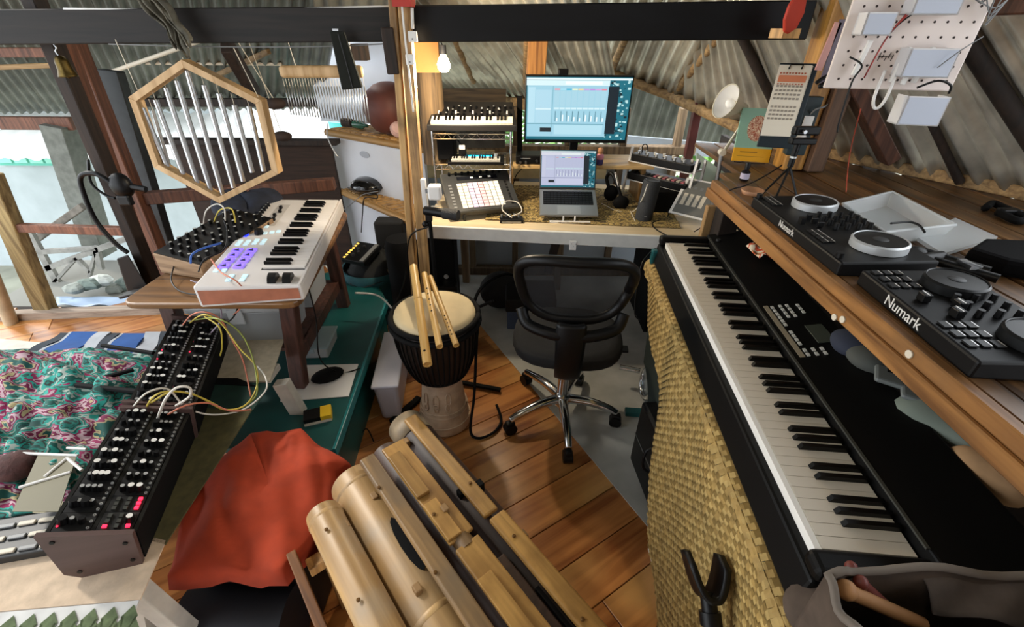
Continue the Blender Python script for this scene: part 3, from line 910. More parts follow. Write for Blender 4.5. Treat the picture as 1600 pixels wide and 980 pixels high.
def brad(z):
    for (r0, z0), (r1, z1) in zip(bowl, bowl[1:]):
        if z0 <= z <= z1: return r0 + (r1 - r0) * (z - z0) / (z1 - z0)
    return .17
lace = MB().tube([(brad(z) + .006, 0, z) for z in (.32, .36, .42, .48, .54, .575)], .0036, n=5, sm=2).mesh('rope_strand', BLACKM, True)
for i in range(44):
    link('rope_strand', lace, dr, RZ(2 * math.pi * i / 44))
tag(obj('drum_strap', MB().tube([dj + Vector(p) for p in ((.175, -.02, .56), (.165, -.05, .40), (.15, -.06, .20), (.13, -.10, .03), (.17, -.13, .012), (.24, -.09, .012), (.27, -.02, .015), (.245, .05, .05))], .007, n=6), BLACKM, smooth=True), 'black webbing strap trailing from the djembe onto the floor', 'strap')
tag(obj('stand_foot', MB().bar(pz(722, 598, .02), pz(782, 609, .02), .02, .015), BLACKM), 'thin black metal bar on the floor to the right of the djembe foot', 'stand foot')
tag(obj('stand_foot', MB().bar(pz(612, 660, .015), pz(655, 622, .015), .03, .02), BLACKM), 'short black rubber bar on the floor to the left of the djembe foot', 'stand foot')
BAM = wood('flute_bamboo', '#a9803f', '#d2ab68', axis=2, scale=3, rough=.4, tint=.08)
def flute(x0, y0, z0, x1, y1, z1, r_, holes, label, nodes):
    p, q = pz(x0, y0, z0), pz(x1, y1, z1)
    L = (q - p).length
    M = (p - q).to_track_quat('Z', 'Y').to_matrix().to_4x4(); M.translation = q
    f = thing('bamboo_flute', label, 'flute', M=M, group='bamboo flutes on the djembe')
    obj('pipe', MB().lathe([(r_ * .7, 0.004), (r_ * .7, 0), (r_, 0), (r_ * 1.0, L * .5), (r_, L), (r_ * .7, L), (r_ * .7, L - .004)], 16), BAM, f, smooth=True, auto=True)
    for t in nodes:
        obj('node_ring', MB().lathe([(r_, t * L - .004), (r_ * 1.12, t * L), (r_, t * L + .004)], 16, close=False), BAM, f, smooth=True)
    up_ = (M.to_3x3().inverted() @ Vector((-.1, -.55, .8))); up_.z = 0; up_.normalize()
    for t in holes:
        a = Vector((0, 0, t * L)) + up_ * r_ * .95
        obj('finger_hole', MB().cyl(a, a + up_ * (r_ * .08), r_ * .28, n=10), BLACKM, f)
    return f
flute(646, 417, .74, 668, 570, .60, .0165, (.10,), 'thickest bamboo flute, leftmost of the three lying on the djembe', (.62,))
flute(663, 428, .72, 687, 542, .645, .0125, (.42, .50, .58, .66, .74), 'middle bamboo flute with a row of finger holes on the djembe', ())
flute(672, 433, .71, 713, 540, .635, .0115, (.12, .17, .22, .27, .32, .37), 'thin bamboo flute with a ring node, rightmost of the three on the djembe', (.66,))

# ================================================================== BAMBOO TONGUE MARIMBA
mu = Vector((.635, -.772, 0)); mv = Vector((.772, .635, 0))
Mm = Matrix((mu, mv, Vector((0, 0, 1)))).transposed().to_4x4()
# local x along bars (towards camera), local y to the right; origin on the floor
mo = mv * .05 + mu * (-.95)
Mm.translation = mo
mar = thing('bamboo_marimba', 'large bamboo tube marimba with cut slats in the foreground', 'marimba', M=Mm)
BAMB = wood('big_bamboo', '#80623d', '#c4a06c', axis=2, scale=1.6, rough=.42, tint=.10, bump=.08, blotch='#8c8272', bs=5)
SLAT = wood('bamboo_slat', '#8a6632', '#b98d4c', axis=0, scale=4, rough=.45, tint=.12, blotch='#7a5526', bs=9)
SLATD = wood('grey_bamboo_slat', '#5f4930', '#96764b', axis=0, scale=4, rough=.5, tint=.05, blotch='#6b5a45', bs=6)
DTUBE = wood('dark_bamboo', '#2a1d16', '#4a352a', axis=2, scale=3, rough=.5, tint=.05)
def hollow(name, x0, x1, y, z, r_, mat, nodes=()):
    pr_f = [(r_ * .82, .05), (r_ * .82, 0), (r_ * .97, 0), (r_, .01), (r_ * .985, (x1 - x0) * .5), (r_, x1 - x0)]
    for t in nodes: 
        pass
    M = T((x0, y, z)) @ RY(R(90))
    o = obj(name, MB().lathe(pr_f, 32, close=False), mat, mar, smooth=True, auto=True, M=M)
    for t in nodes:
        obj('node_ring', MB().lathe([(r_ * .99, t - .008), (r_ * 1.04, t), (r_ * .99, t + .008)], 28, close=False), mat, o, smooth=True)
    return o
def mloc(x, y, z): return Mm.inverted() @ pz(x, y, z)
tz = .42
t1 = hollow('resonator_tube', mloc(487, 800, .47).x, .95, mloc(505, 800, .47).y, .44, .047, BAMB, (.03,))
t2 = hollow('resonator_tube', mloc(548, 735, .46).x, .95, mloc(565, 770, .46).y + .008, .40, .074, BAMB, (.05, .5))
t3 = hollow('resonator_tube', mloc(635, 660, .42).x - .03, .95, mloc(640, 690, .40).y + .035, .37, .065, DTUBE, ())
obj('tube_end', MB().lathe([(.054, .0), (.066, 0), (.0675, .09), (.066, .09)], 30, close=False), solid('grey_bamboo_end', '#9c8a70', .5, vary=.25), mar, smooth=True, M=T((mloc(635, 660, .42).x - .035, mloc(640, 690, .40).y + .035, .37)) @ RY(R(90)))
t4 = hollow('resonator_tube', mloc(600, 690, .40).x + .04, .95, mloc(610, 720, .42).y + .01, .385, .05, DTUBE, ())
def slat(x0p, x1, wd, z, mat, name='bamboo_slat', th=.016, y=None, z1=None):
    q = mloc(*x0p, z)
    y_ = q.y if y is None else y
    o = obj(name, MB().hexa([(q.x, y_ - wd / 2, z - th), (x1, y_ - wd / 2, (z1 or z) - th), (x1, y_ + wd / 2, (z1 or z) - th), (q.x, y_ + wd / 2, z - th), (q.x + .003, y_ - wd * .42, z), (x1, y_ - wd * .42, z1 or z), (x1, y_ + wd * .42, z1 or z), (q.x + .003, y_ + wd * .42, z)]), mat, mar, bevel=.004)
    return q.x, y_
q3 = slat((572, 712), .95, .052, .50, SLATD)
q4x, q4y = mloc(612, 690, .50).x, mloc(612, 690, .50).y
e4 = mloc(700, 850, .50).x
obj('bamboo_slat', MB().box(q4x, e4, q4y - .037, q4y + .037, .478, .49), SLAT, mar, bevel=.004)
m4 = mloc(655, 777, .5).x
obj('cut_tongue', MB().box(q4x + .05, m4, q4y - .037, q4y + .002, .4905, .503), SLAT, mar, bevel=.002)
obj('cut_tongue', MB().box(m4 + .03, e4 - .005, q4y - .037, q4y + .004, .4905, .503), SLAT, mar, bevel=.002)
obj('bamboo_slat', MB().box(e4 + .02, .95, q4y - .035, q4y + .037, .478, .492), SLAT, mar, bevel=.005)
obj('cut_tongue', MB().box(e4 + .12, .90, q4y - .037, q4y + .004, .4925, .505), SLAT, mar, bevel=.002)
obj('node_ring', MB().cyl((e4 - .006, q4y, .47), (e4 + .03, q4y, .47), .026, n=18), SLATD, mar, smooth=True, auto=True)
q6 = mloc(640, 650, .47)
e6 = mloc(768, 800, .47).x
obj('bamboo_slat', MB().box(q6.x, e6, q6.y - .024, q6.y + .024, .452, .47), SLAT, mar, bevel=.006)
obj('bamboo_slat', MB().box(e6 + .012, .95, q6.y - .018, q6.y + .034, .452, .47), SLAT, mar, bevel=.006)
obj('side_slat', MB().box(e6 + .10, .95, q6.y - .085, q6.y - .035, .43, .445), DTUBE, mar, bevel=.004)
obj('slat_slot', MB().box(e6 + .22, .9, q6.y - .033, q6.y - .022, .44, .452), BLACKM, mar)
# opening in the big tube
ty_ = mloc(565, 770, .46).y + .008
obj('sound_slot', MB().prism([(.09 * math.cos(t * .5236), .018 * math.sin(t * .5236)) for t in range(12)], .455, .4745, T((mloc(640, 850, .46).x, ty_ + .02, 0))), BLACKM, mar)
# legs and frame
for x, y in ((.02, -.02), (.02, .42), (.90, -.02), (.90, .42)):
    obj('frame_leg', MB().box(x, x + .04, y, y + .04, 0, .36), WPINE, mar, bevel=.003)
for x in (.05, .88):
    obj('frame_rail', MB().box(x, x + .04, -.06, .47, .30, .335), WPINE, mar, bevel=.003)
ORW = wood('orange_timber', '#5b3413', '#9a6127', axis=0, rough=.6)
ps = mloc(455, 865, .40)
obj('frame_side', MB().hexa([(ps.x, ps.y - .012, .34), (.95, ps.y - .012, .34), (.95, ps.y + .012, .34), (ps.x, ps.y + .012, .34), (ps.x, ps.y - .012, .41), (.95, ps.y - .012, .41), (.95, ps.y + .012, .41), (ps.x, ps.y + .012, .41)]), ORW, mar, bevel=.003)
# pegs, cord knots and brass studs
PEG = solid('peg_wood', '#8d6d45', .6)
for p, z in (((536, 830), .46), ((583, 928), .46), ((540, 822), .46), ((585, 776), .47), ((652, 920), .48), ((695, 795), .50), ((698, 900), .49), ((750, 756), .46), ((695, 795), .49), ((766, 896), .47), ((818, 836), .45), ((925, 965), .45), ((635, 690), .43), ((720, 770), .44)):
    q = mloc(*p, z)
    obj('peg', MB().box(q.x - .012, q.x + .012, q.y - .009, q.y + .009, z - .03, z + .008), PEG if random.random() < .45 else BLACKM, mar, bevel=.003)
for p, z in (((592, 762), .502), ((614, 716), .492), ((678, 804), .505), ((735, 755), .472), ((803, 838), .472), ((910, 968), .472), ((510, 828), .489), ((560, 938), .489), ((680, 895), .502)):
    q = mloc(*p, z)
    obj('stud', MB().lathe([(.005, 0), (.005, .003), (.003, .005)], 10, T((q.x, q.y, z))), solid('brown_stud', '#6a4a20', .4, .4), mar)

# ================================================================== WHITE MIDI KEYBOARD
sa, sb = pz(385, 443, .845), pz(479, 309, .845)
sdir = (sb - sa).normalized(); sx = Vector((sdir.y, -sdir.x, 0))
Ms = Matrix((sx, sdir, Vector((0, 0, 1)))).transposed().to_4x4(); Ms.translation = Vector((sa.x, sa.y, .761))
SL = (sb - sa).length
sk = thing('midi_keyboard', 'white forty-nine key keyboard controller lit with purple pads on the table', 'keyboard', M=Ms)
WSH = solid('white_shell', '#ddd8d4', .38)
W2 = .175
obj('body', MB().hexa([(-W2, 0, 0), (W2, 0, 0), (W2, SL, 0), (-W2, SL, 0), (-W2, 0, .085), (W2, 0, .062), (W2, SL, .062), (-W2, SL, .085)]), WSH, sk, bevel=.008)
obj('side_panel', MB().hexa([(-W2 + .012, -.003, .012), (W2 - .012, -.003, .012), (W2 - .012, .0, .012), (-W2 + .012, .0, .012), (-W2 + .012, -.003, .068), (W2 - .012, -.003, .052), (W2 - .012, 0, .052), (-W2 + .012, 0, .068)]), solid('copper_wood_end', '#a8674c', .5, vary=.15), sk)
tl = math.atan2(.023, 2 * W2)
Mk = T((-W2, 0, .085)) @ RY(tl)
kw = (SL - .135 - .02) / 29
obj('key_bed', MB().box(.185, .345, .125, SL - .015, -.01, .002, Mk), DGREY, sk)
wkm = MB().box(.19, .338, .0008, kw - .0008, .0, .010).mesh('white_key', solid('white_key_gloss', '#ece6e0', .3))
bkm = MB().hexa([(.19, -.006, .009), (.285, -.006, .009), (.285, .006, .009), (.19, .006, .009), (.19, -.005, .021), (.278, -.005, .021), (.278, .005, .021), (.19, .005, .021)]).mesh('black_key', KEYB)
for i in range(29):
    link('white_key', wkm, sk, Mk @ T((0, .128 + i * kw, 0)))
    if 'CDEFGAB'[i % 7] in 'CDFGA' and i < 28: link('black_key', bkm, sk, Mk @ T((0, .128 + (i + 1) * kw, 0)))
obj('front_lip', MB().box(.340, .350, .0, SL, -.02, .006, Mk), WSH, sk, bevel=.002)
PUR = solid('purple_pad', '#8f7bff', .4, emit='#7a5cff', es=1.1)
PUR2 = solid('dark_purple_pad', '#2a1f55', .4)
CY = solid('ice_button', '#cfeaf2', .4, emit='#c8f0ff', es=.35)
for i in range(4):
    for j in range(2):
        p = obj('pad', MB().box(-.018, .018, -.018, .018, 0, .006, Mk @ T((.048 + j * .052, .155 + i * .047, .0))), PUR, sk, bevel=.002)
        obj('pad_mark', MB().prism([(-.010, -.008), (.012, -.012), (.004, .012)], .0062, .0072, Mk @ T((.048 + j * .052, .155 + i * .047, .0))), PUR2, p)
cbm = MB().box(-.008, .008, -.011, .011, 0, .004).mesh('button', CY)
for x, y in [(.035, .12), (.06, .12), (.10, .045), (.10, .075), (.145, .045), (.145, .075), (.03, .36), (.06, .36), (.09, .37), (.12, .37), (.03, .39), (.06, .39), (.09, .40), (.12, .40), (.02, .55), (.05, .555), (.085, .555), (.10, .48), (.125, .49), (.15, .50)]:
    link('button', cbm, sk, Mk @ T((x, y, .0)))
obj('display', MB().box(.008, .04, .44, .52, .0, .003, Mk), solid('blue_screen', '#1a2fe0', .2, emit='#2a3cff', es=1.2), sk, bevel=.001)
obj('main_encoder', MB().cyl(Mk @ Vector((.078, .475, 0)), Mk @ Vector((.078, .475, .022)), .019, .016, n=20), BLACK, sk, smooth=True, auto=True)
knm = MB().cyl((0, 0, 0), (0, 0, .018), .009, .007, n=14).mesh('knob', BLACK)
kcap = MB().cyl((0, 0, .018), (0, 0, .0185), .004, n=8).mesh('knob_cap', SILVER)
for i in range(9):
    kq = link('knob', knm, sk, Mk @ T((.018, .57 + i * .033, 0))); link('knob_cap', kcap, kq)
fdm = MB().box(-.006, .006, -.009, .009, 0, .014).mesh('fader', BLACK)
for i in range(5): link('fader', fdm, sk, Mk @ T((.085 + (i % 2) * .01, .58 + i * .055, 0)))
obj('fader_track', MB().box(.06, .115, .57, .86, 0, .001, Mk), solid('pale_grey_track', '#c2bdb8', .5), sk)
for k in range(2):
    obj('pitch_wheel', MB().cyl(Mk @ Vector((.235 + k * .05, .045, -.004)) - Mk.to_3x3() @ Vector((0, .0, 0)), Mk @ Vector((.262 + k * .05, .045, -.004)), .030, n=22), BLACK, sk, smooth=True, auto=True)
# ================================================================== HEXAGON CHIMES
hx = [py(*p, 2.0) for p in ((283, 93), (408, 157), (435, 272), (343, 318), (240, 262), (200, 152))]
hc = sum(hx, Vector()) / 6
hex_ = thing('hexagon_chime', 'pale wooden hexagon frame hung with ten silver tube chimes', 'wind chime', hc)
HEXW = wood('pale_beech', '#b08a58', '#d6b283', axis=2, scale=3, rough=.5, tint=.04)
for i in range(6):
    a, c_ = hx[i] - hc, hx[(i + 1) % 6] - hc
    ain, cin = a * .90, c_ * .90
    dp = Vector((0, .05, 0))
    obj('frame_side', MB().hexa([a, c_, cin, ain, a + dp, c_ + dp, cin + dp, ain + dp]), HEXW, hex_, bevel=.001, seg=1)
tubes = [((222, 168), (262, 262)), ((243, 156), (286, 272)), ((259, 137), (309, 288)), ((276, 126), (329, 297)), ((292, 110), (349, 308)), ((319, 133), (365, 293)), ((342, 146), (380, 283)), ((366, 164), (394, 269)), ((389, 166), (412, 267)), ((229, 175), (256, 264))]
CHT = solid('chime_tube', '#c3c5c6', .32, 1.0)
for (a, c_) in tubes:
    p, q = py(*a, 2.03) - hc, py(*c_, 2.03) - hc
    r_ = .0105 if a != (229, 175) else .007
    if a == (229, 175): p.y += .04; q.y += .04
    o = obj('chime_tube', MB().cyl(p, q, r_, n=16), CHT, hex_, smooth=True, auto=True)
    obj('chime_string', MB().cyl(p, p + Vector((0, 0, .045)), .0012, n=5), CREAM, o)
obj('hanging_string', MB().cyl(py(215, 141, 2.02) - hc, py(180, 62, 2.07) - hc, .0015, n=5), CREAM, hex_)
obj('hanging_string', MB().cyl(py(405, 155, 2.02) - hc, py(365, 75, 2.07) - hc, .0015, n=5), CREAM, hex_)

# ================================================================== BAR CHIME (MARK TREE)
bc0, bc1 = py(437, 112, 2.1), py(568, 112, 2.1)
bc = thing('bar_chime', 'wooden bar chime with a long row of thin silver rods under the beam', 'bar chime', bc0.lerp(bc1, .5))
bo = bc.location.copy()
obj('wooden_bar', MB().bar(bc0 - bo, bc1 - bo, .028, .046), HEXW, bc, bevel=.014, seg=3)
rod = MB().cyl((0, 0, 0), (0, 0, -.135), .0024, n=8).mesh('chime_rod', CHT, True)
st_ = MB().cyl((0, 0, .035), (0, 0, 0), .0007, n=4).mesh('chime_string', CREAM)
for i in range(30):
    t = (i + .5) / 30
    p = bc0.lerp(bc1, t) - bo + Vector((0, 0, -.055))
    L = .80 + .28 * t
    o = link('chime_rod', rod, bc, T(p) @ Matrix.Diagonal((1, 1, L, 1)))
    link('chime_string', st_, o)
for a, c_ in (((460, 103), (448, 60)), ((452, 100), (410, 60))):
    pass
obj('hanging_string', MB().cyl(py(462, 103, 2.1) - bo, py(449, 62, 2.1) - bo, .0015, n=5), CREAM, bc)
obj('hanging_string', MB().cyl(py(550, 103, 2.1) - bo, py(546, 62, 2.1) - bo, .0015, n=5), CREAM, bc)
# black pouch hung over it
bp0 = py(541, 95, 2.04)
ph = thing('black_pouch', 'narrow black cloth pouch hanging from the beam in front of the bar chime', 'pouch', bp0)
obj('pouch_body', MB().hexa([(-.035, -.012, -.105), (.05, -.012, -.095), (.05, .012, -.095), (-.035, .012, -.105), (-.045, -.006, .10), (.012, -.006, .10), (.012, .006, .10), (-.045, .006, .10)]), solid('black_felt', '#14160f', .95), ph, bevel=.006)
obj('pouch_seam', MB().tube([(-.01, -.013, .09), (.002, -.015, 0), (.012, -.015, -.095)], .002, n=5), DGREY, ph)
obj('pouch_clip', MB().box(-.03, -.008, -.01, .0, .10, .108), STEEL, ph)
# oval rattles hung in the gap
for i, (x, y, Y, lab) in enumerate(((430, 162, 2.7, 'brown seed rattle hanging left of the bar chime'), (441, 213, 2.9, 'dark cloth bundle hanging in the bright slot beside the bar chime'))):
    p = py(x, y, Y)
    r_ = thing('hanging_rattle', lab, 'rattle', p)
    obj('pod', MB().ball((0, 0, 0), .06, .04, .03), solid('rattle_brown', '#2e2018', .8, vary=.3), r_, smooth=True)
    obj('string', MB().cyl((0, 0, .02), Vector((-.04 + .08 * i, -.2, 1.62 - p.z)), .002, n=5), CREAM, r_)
# rag over the beam
rg = py(262, 30, 2.04)
RAG = solid('grey_rag_cloth', '#5e5b50', .95, vary=.4, scale=30, bump=.5)
rgt = thing('grey_rag', 'ragged grey strips of cloth tied over the stained beam', 'rag', rg)
for k, (x0, x1, z1, w_) in enumerate(((-.07, .02, -.085, .045), (-.02, .05, -.115, .05), (.0, .075, -.08, .035))):
    def rag(u, v):
        x = x0 + (x1 - x0) * v + (u - .5) * w_ * (1.3 - .7 * v) + .008 * math.sin(v * 11 + k * 2)
        return Vector((x, -.012 - .014 * math.sin(u * 8 + k) - .012 * k - .01 * math.sin(v * 7), .10 + (z1 - .10) * v + .015 * math.sin(u * 13 + k) * v))
    obj('cloth_strip', MB().grid(rag, 8, 16), RAG, rgt, smooth=True, solidify=.005)
# bell
bl = py(102, 108, 2.12)
be = thing('brass_bell', 'small brass bell hanging on the dark slender post', 'bell', bl)
BRASS = solid('aged_brass', '#5a4a26', .4, .9, vary=.3, scale=40)
obj('bell_body', MB().lathe([(.006, .05), (.018, .045), (.024, .03), (.026, .0), (.033, -.022), (.035, -.028), (.031, -.028), (.022, 0), (.018, .04)], 24, close=False), BRASS, be, smooth=True)
obj('clapper', MB().ball((0, 0, -.026), .009), BRASS, be, smooth=True)
obj('hook', MB().tube([(0, 0, .045), (-.006, 0, .065), (.004, 0, .08), (-.02, 0, .12)], .003), STEEL, be, smooth=True)

# ================================================================== MODULAR SYNTHS ON THE BENCH
def knobmesh(r_, h_, top):
    return MB().cyl((0, 0, 0), (0, 0, h_), r_, r_ * .82, n=12).mesh('knob', BLACK), MB().cyl((0, 0, h_), (0, 0, h_ + .0006), r_ * .62, n=12).mesh('knob_cap', top)
def modular(TLp, TRp, FRp, FLp, z_left, z_right, label, seed, near):
    rnd = random.Random(seed)
    nl, nr = pz(*TLp, z_left), pz(*TRp, z_right)
    fr, flp = pz(*FRp, z_right), pz(*FLp, z_left)
    o = (nl + nr) / 2
    ydir = ((fr + flp) / 2 - o); L = ydir.length; ydir.normalize()
    W = ((nr - nl).length + (fr - flp).length) / 2
    slope = math.atan2(z_left - z_right, W)
    x = Vector((ydir.y, -ydir.x, 0))
    M = Matrix((x, ydir, Vector((0, 0, 1)))).transposed().to_4x4(); M.translation = Vector((o.x, o.y, .485))
    m = thing('modular_synthesizer', label, 'synthesizer', M=M)
    h0, h1 = z_left - .485, z_right - .485
    obj('case', MB().hexa([(-W / 2, .006, 0), (W / 2 - .02, .006, 0), (W / 2 - .02, L - .006, 0), (-W / 2, L - .006, 0), (-W / 2, .006, h0 - .012), (W / 2, .006, h1 - .012), (W / 2, L - .006, h1 - .012), (-W / 2, L - .006, h0 - .012)]), BLACKM, m)
    SIDEW = solid('walnut_side', '#55403c', .5, vary=.15, scale=5, stretch=(.6, 1, 6))
    sp_ = [(-W / 2 - .012, .03), (-W / 2 + .018, -.0), (W / 2 - .02, .0), (W / 2 + .004, h1 + .006), (-W / 2 - .002, h0 + .008)]
    for y in (0, L):
        e = obj('end_panel', MB().prism([(a, b_) for a, b_ in sp_], 0, .012, T((0, y + (0.0 if y == 0 else .012), 0)) @ RX(R(90))), SIDEW, m)
        if y == 0:
            for a, b_ in ((-W / 2 + .02, .03), (W / 2 - .03, .03), (-W / 2 + .02, h0 - .02), (W / 2 - .02, h1 - .02)):
                obj('screw', MB().cyl((a, -.012, b_), (a, -.0145, b_), .005, n=10), BLACK, e)
    P = T((-W / 2, 0, h0 - .010)) @ RY(math.atan2(h0 - h1, W))
    rails = STEEL
    Wp = math.hypot(W, h0 - h1)
    for x_ in (.004, Wp / 2, Wp - .004):
        obj('rail', MB().box(x_ - .004, x_ + .004, .006, L - .006, -.006, .002, P), solid('dark_rail', '#3a3a38', .35, .8), m)
    km, kc_ = knobmesh(.0075, .016, SILVER)
    km2, kc2 = knobmesh(.0105, .019, solid('white_cap', '#e8e6e0', .4))
    jm = MB().lathe([(.0032, 0), (.0032, .003), (.0018, .003), (.0018, .001)], 10, close=False).mesh('jack_socket', SILVER)
    ledm = MB().cyl((0, 0, 0), (0, 0, .002), .0022, n=8).mesh('led', REDLED)
    bm_ = MB().box(-.004, .004, -.005, .005, 0, .004).mesh('button', solid('dim_button', '#3d3f3b', .4))
    bml = MB().box(-.0042, .0042, -.0036, .0036, 0, .0045).mesh('lit_button', REDLED)
    y = .008
    jacks = []
    while y < L - .03:
        wdt = rnd.choice((.045, .05, .06, .075, .09)); wdt = min(wdt, L - .008 - y)
        for row in (0, 1):
            x0_, x1_ = (.010, Wp / 2 - .005) if row == 0 else (Wp / 2 + .005, Wp - .010)
            fp = obj('module_panel', MB().box(x0_, x1_, y + .0006, y + wdt - .0006, .0, .003, P), solid('module_black_%d' % (seed % 1), '#0b0b0c', .45), m)
            t = y / L
            kind = rnd.random()
            if near and t < .24 and row == 1:
                for a in range(3):
                    for b_ in range(3):
                        lit = rnd.random() < .33
                        link('lit_button' if lit else 'button', bml if lit else bm_, fp, P @ T((x0_ + .014 + a * .022, y + wdt * (.2 + .28 * b_), .003)))
                if rnd.random() < .8: 
                    q = link('knob', km2, fp, P @ T((x1_ - .012, y + wdt * .5, .003))); link('knob_cap', kc2, q)
                continue
            nk = 3 if kind < .6 else 4
            for a in range(nk):
                xx = x0_ + .012 + a * (x1_ - x0_ - .024) / (nk - 1) * .78
                for b_ in range(max(1, int(wdt / .032))):
                    yy = y + wdt * (b_ + .5) / max(1, int(wdt / .032))
                    big = rnd.random() < .4
                    q = link('knob', km2 if big else km, fp, P @ T((xx, yy, .003)))
                    if rnd.random() < (.75 if near or t > .3 else .5): link('knob_cap', kc2 if big else kc_, q)
            for b_ in range(max(2, int(wdt / .014))):
                yy = y + wdt * (b_ + .5) / max(2, int(wdt / .014))
                link('jack_socket', jm, fp, P @ T((x1_ - .006, yy, .003)))
                jacks.append(M @ P @ Vector((x1_ - .006, yy, .005)))
            if rnd.random() < .6: link('led', ledm, fp, P @ T((x0_ + .006, y + wdt * .3, .003)))
        y += wdt
    return m, jacks
m1, jk1 = modular((66, 822), (207, 843), (286, 640), (205, 628), .655, .60, 'modular synthesizer case with walnut ends and glowing red buttons, nearest on the bench', 3, True)
m2, jk2 = modular((200, 640), (292, 634), (352, 505), (268, 494), .655, .60, 'darker modular synthesizer case with white knob caps at the far end of the bench', 12, False)

# ================================================================== SMALL RACK IN WOODEN CASE ON THE TABLE
ra, rb, rc = pz(240, 400, .835), pz(312, 414, .825), pz(398, 330, .835)
xd = (rb - ra); xd.z = 0; Wd = xd.length; xd.normalize(); yd = Vector((-xd.y, xd.x, 0))
rk = thing('desktop_synthesizer', 'small black knobbed synthesizer in a plain wooden case left of the white keyboard', 'synthesizer', M=axes((ra.x, ra.y, .761), xd))
RL = .42
obj('case', MB().hexa([(0, 0, 0), (Wd, 0, 0), (Wd, RL, 0), (0, RL, 0), (0, 0, .085), (Wd, 0, .06), (Wd, RL, .10), (0, RL, .125)]), wood('case_pine', '#6f553c', '#96795a', axis=0, rough=.6), rk, bevel=.003)
Pk = Matrix(((1, 0, -.02, 0), (0, 1, 0, 0), (0, 0, 1, 0), (0, 0, 0, 1)))
ang = math.atan2(.025, Wd); an2 = math.atan2(.04, RL)
Pk = T((0, 0, .086)) @ RY(ang) @ RX(an2)
obj('face_plate', MB().box(.004, Wd - .004, .004, RL - .004, 0, .004, Pk), BLACK, rk)
km, kcx = knobmesh(.0085, .016, solid('grey_cap', '#a9aaa5', .4))
for i in range(10):
    for j in range(5):
        if (i * 5 + j * 3) % 7 == 0: continue
        q = link('knob', km, rk, Pk @ T((.024 + j * (Wd - .048) / 4, .028 + i * .040, .004))); link('knob_cap', kcx, q)

# navy bag behind it
nb = pz(370, 345, .80)
def bagfn(u, v):
    a = u * 2 * math.pi
    rr = math.sin(math.pi * min(max(v, .0), 1)) ** .55
    return Vector((nb.x + .13 * rr * math.cos(a) * 1.0 + .03 * math.sin(3 * a), nb.y + .14 + .17 * rr * math.sin(a), .765 + .115 * (1 - math.cos(math.pi * v)) * .5 * (1 + .25 * math.sin(2 * a + 1)) + .010 * math.sin(5 * a + 4 * v)))
tag(obj('navy_bag', MB().grid(bagfn, 28, 14), solid('navy_canvas', '#1b2130', .85, vary=.3, scale=30, bump=.2), smooth=True), 'crumpled navy canvas bag behind the small wooden-cased synthesizer', 'bag')

# ================================================================== CLOTHS ON THE BENCH
FLOR = patches('floral_cloth', ['#0f3f3a', '#177066', '#26302c', '#1f8f83', '#99a39a', '#1a5a52', '#2a9a8c', '#8c1c50', '#b59aa0', '#6f1440', '#a89c74', '#16504a'], scale=7.5, warp=.15, stretch=(1.0, 1.9, 2))
def clothgrid(corners, z, amp, fr, nu=40, nv=30, lift=0):
    cs = [pz(*c_, z) for c_ in corners]
    def fn(u, v):
        p = cs[0].lerp(cs[1], u).lerp(cs[3].lerp(cs[2], u), v)
        e = min(1, 6 * min(u, 1 - u, v, 1 - v) + .15)
        h_ = amp * e * (noise.noise((u * fr, v * fr * 1.6, 3.1)) + .6 * abs(noise.noise((u * fr * 2.2, v * fr * 3, 7.7))) + .5)
        return Vector((p.x, p.y, z + lift + max(0, h_)))
    return MB().grid(fn, nu, nv)
tag(obj('floral_cloth', clothgrid([(-140, 835), (125, 795), (262, 548), (-30, 548)], .49, .075, 5.5, 70, 60), FLOR, smooth=True, solidify=.004), 'rumpled turquoise and magenta floral cloth spread over the bench', 'cloth')
# striped blanket in coloured bands beyond it
bl_ = thing('striped_blanket', 'folded blue, white and grey striped blanket at the far end of the bench', 'blanket', pz(140, 540, .482))
bo = bl_.location.copy()
BLU = solid('blue_stripe', '#1f4f8f', .9, vary=.1); GRS = solid('pale_stripe', '#a9adb3', .9, vary=.1); DKS = solid('slate_stripe', '#2b333d', .9, vary=.1)
seq = [DKS, GRS, BLU, GRS, DKS, GRS, BLU, GRS, DKS]
wds = [.10, .03, .26, .13, .09, .03, .24, .16, .06]
tot = sum(wds); acc = 0
k0, k1, k2, k3 = [pz(*p, .50) for p in ((40, 552), (250, 556), (262, 520), (95, 520))]
for mt, wd_ in zip(seq, wds):
    a0, a1 = acc / tot, (acc + wd_) / tot; acc += wd_
    obj('stripe', MB().grid(lambda u, v: k0.lerp(k1, a0 + (a1 - a0) * u).lerp(k3.lerp(k2, a0 + (a1 - a0) * u), v) - bo + Vector((0, 0, -.004 + .006 * math.sin(v * 6 + a0 * 9))), 3, 8), mt, bl_, solidify=.014)
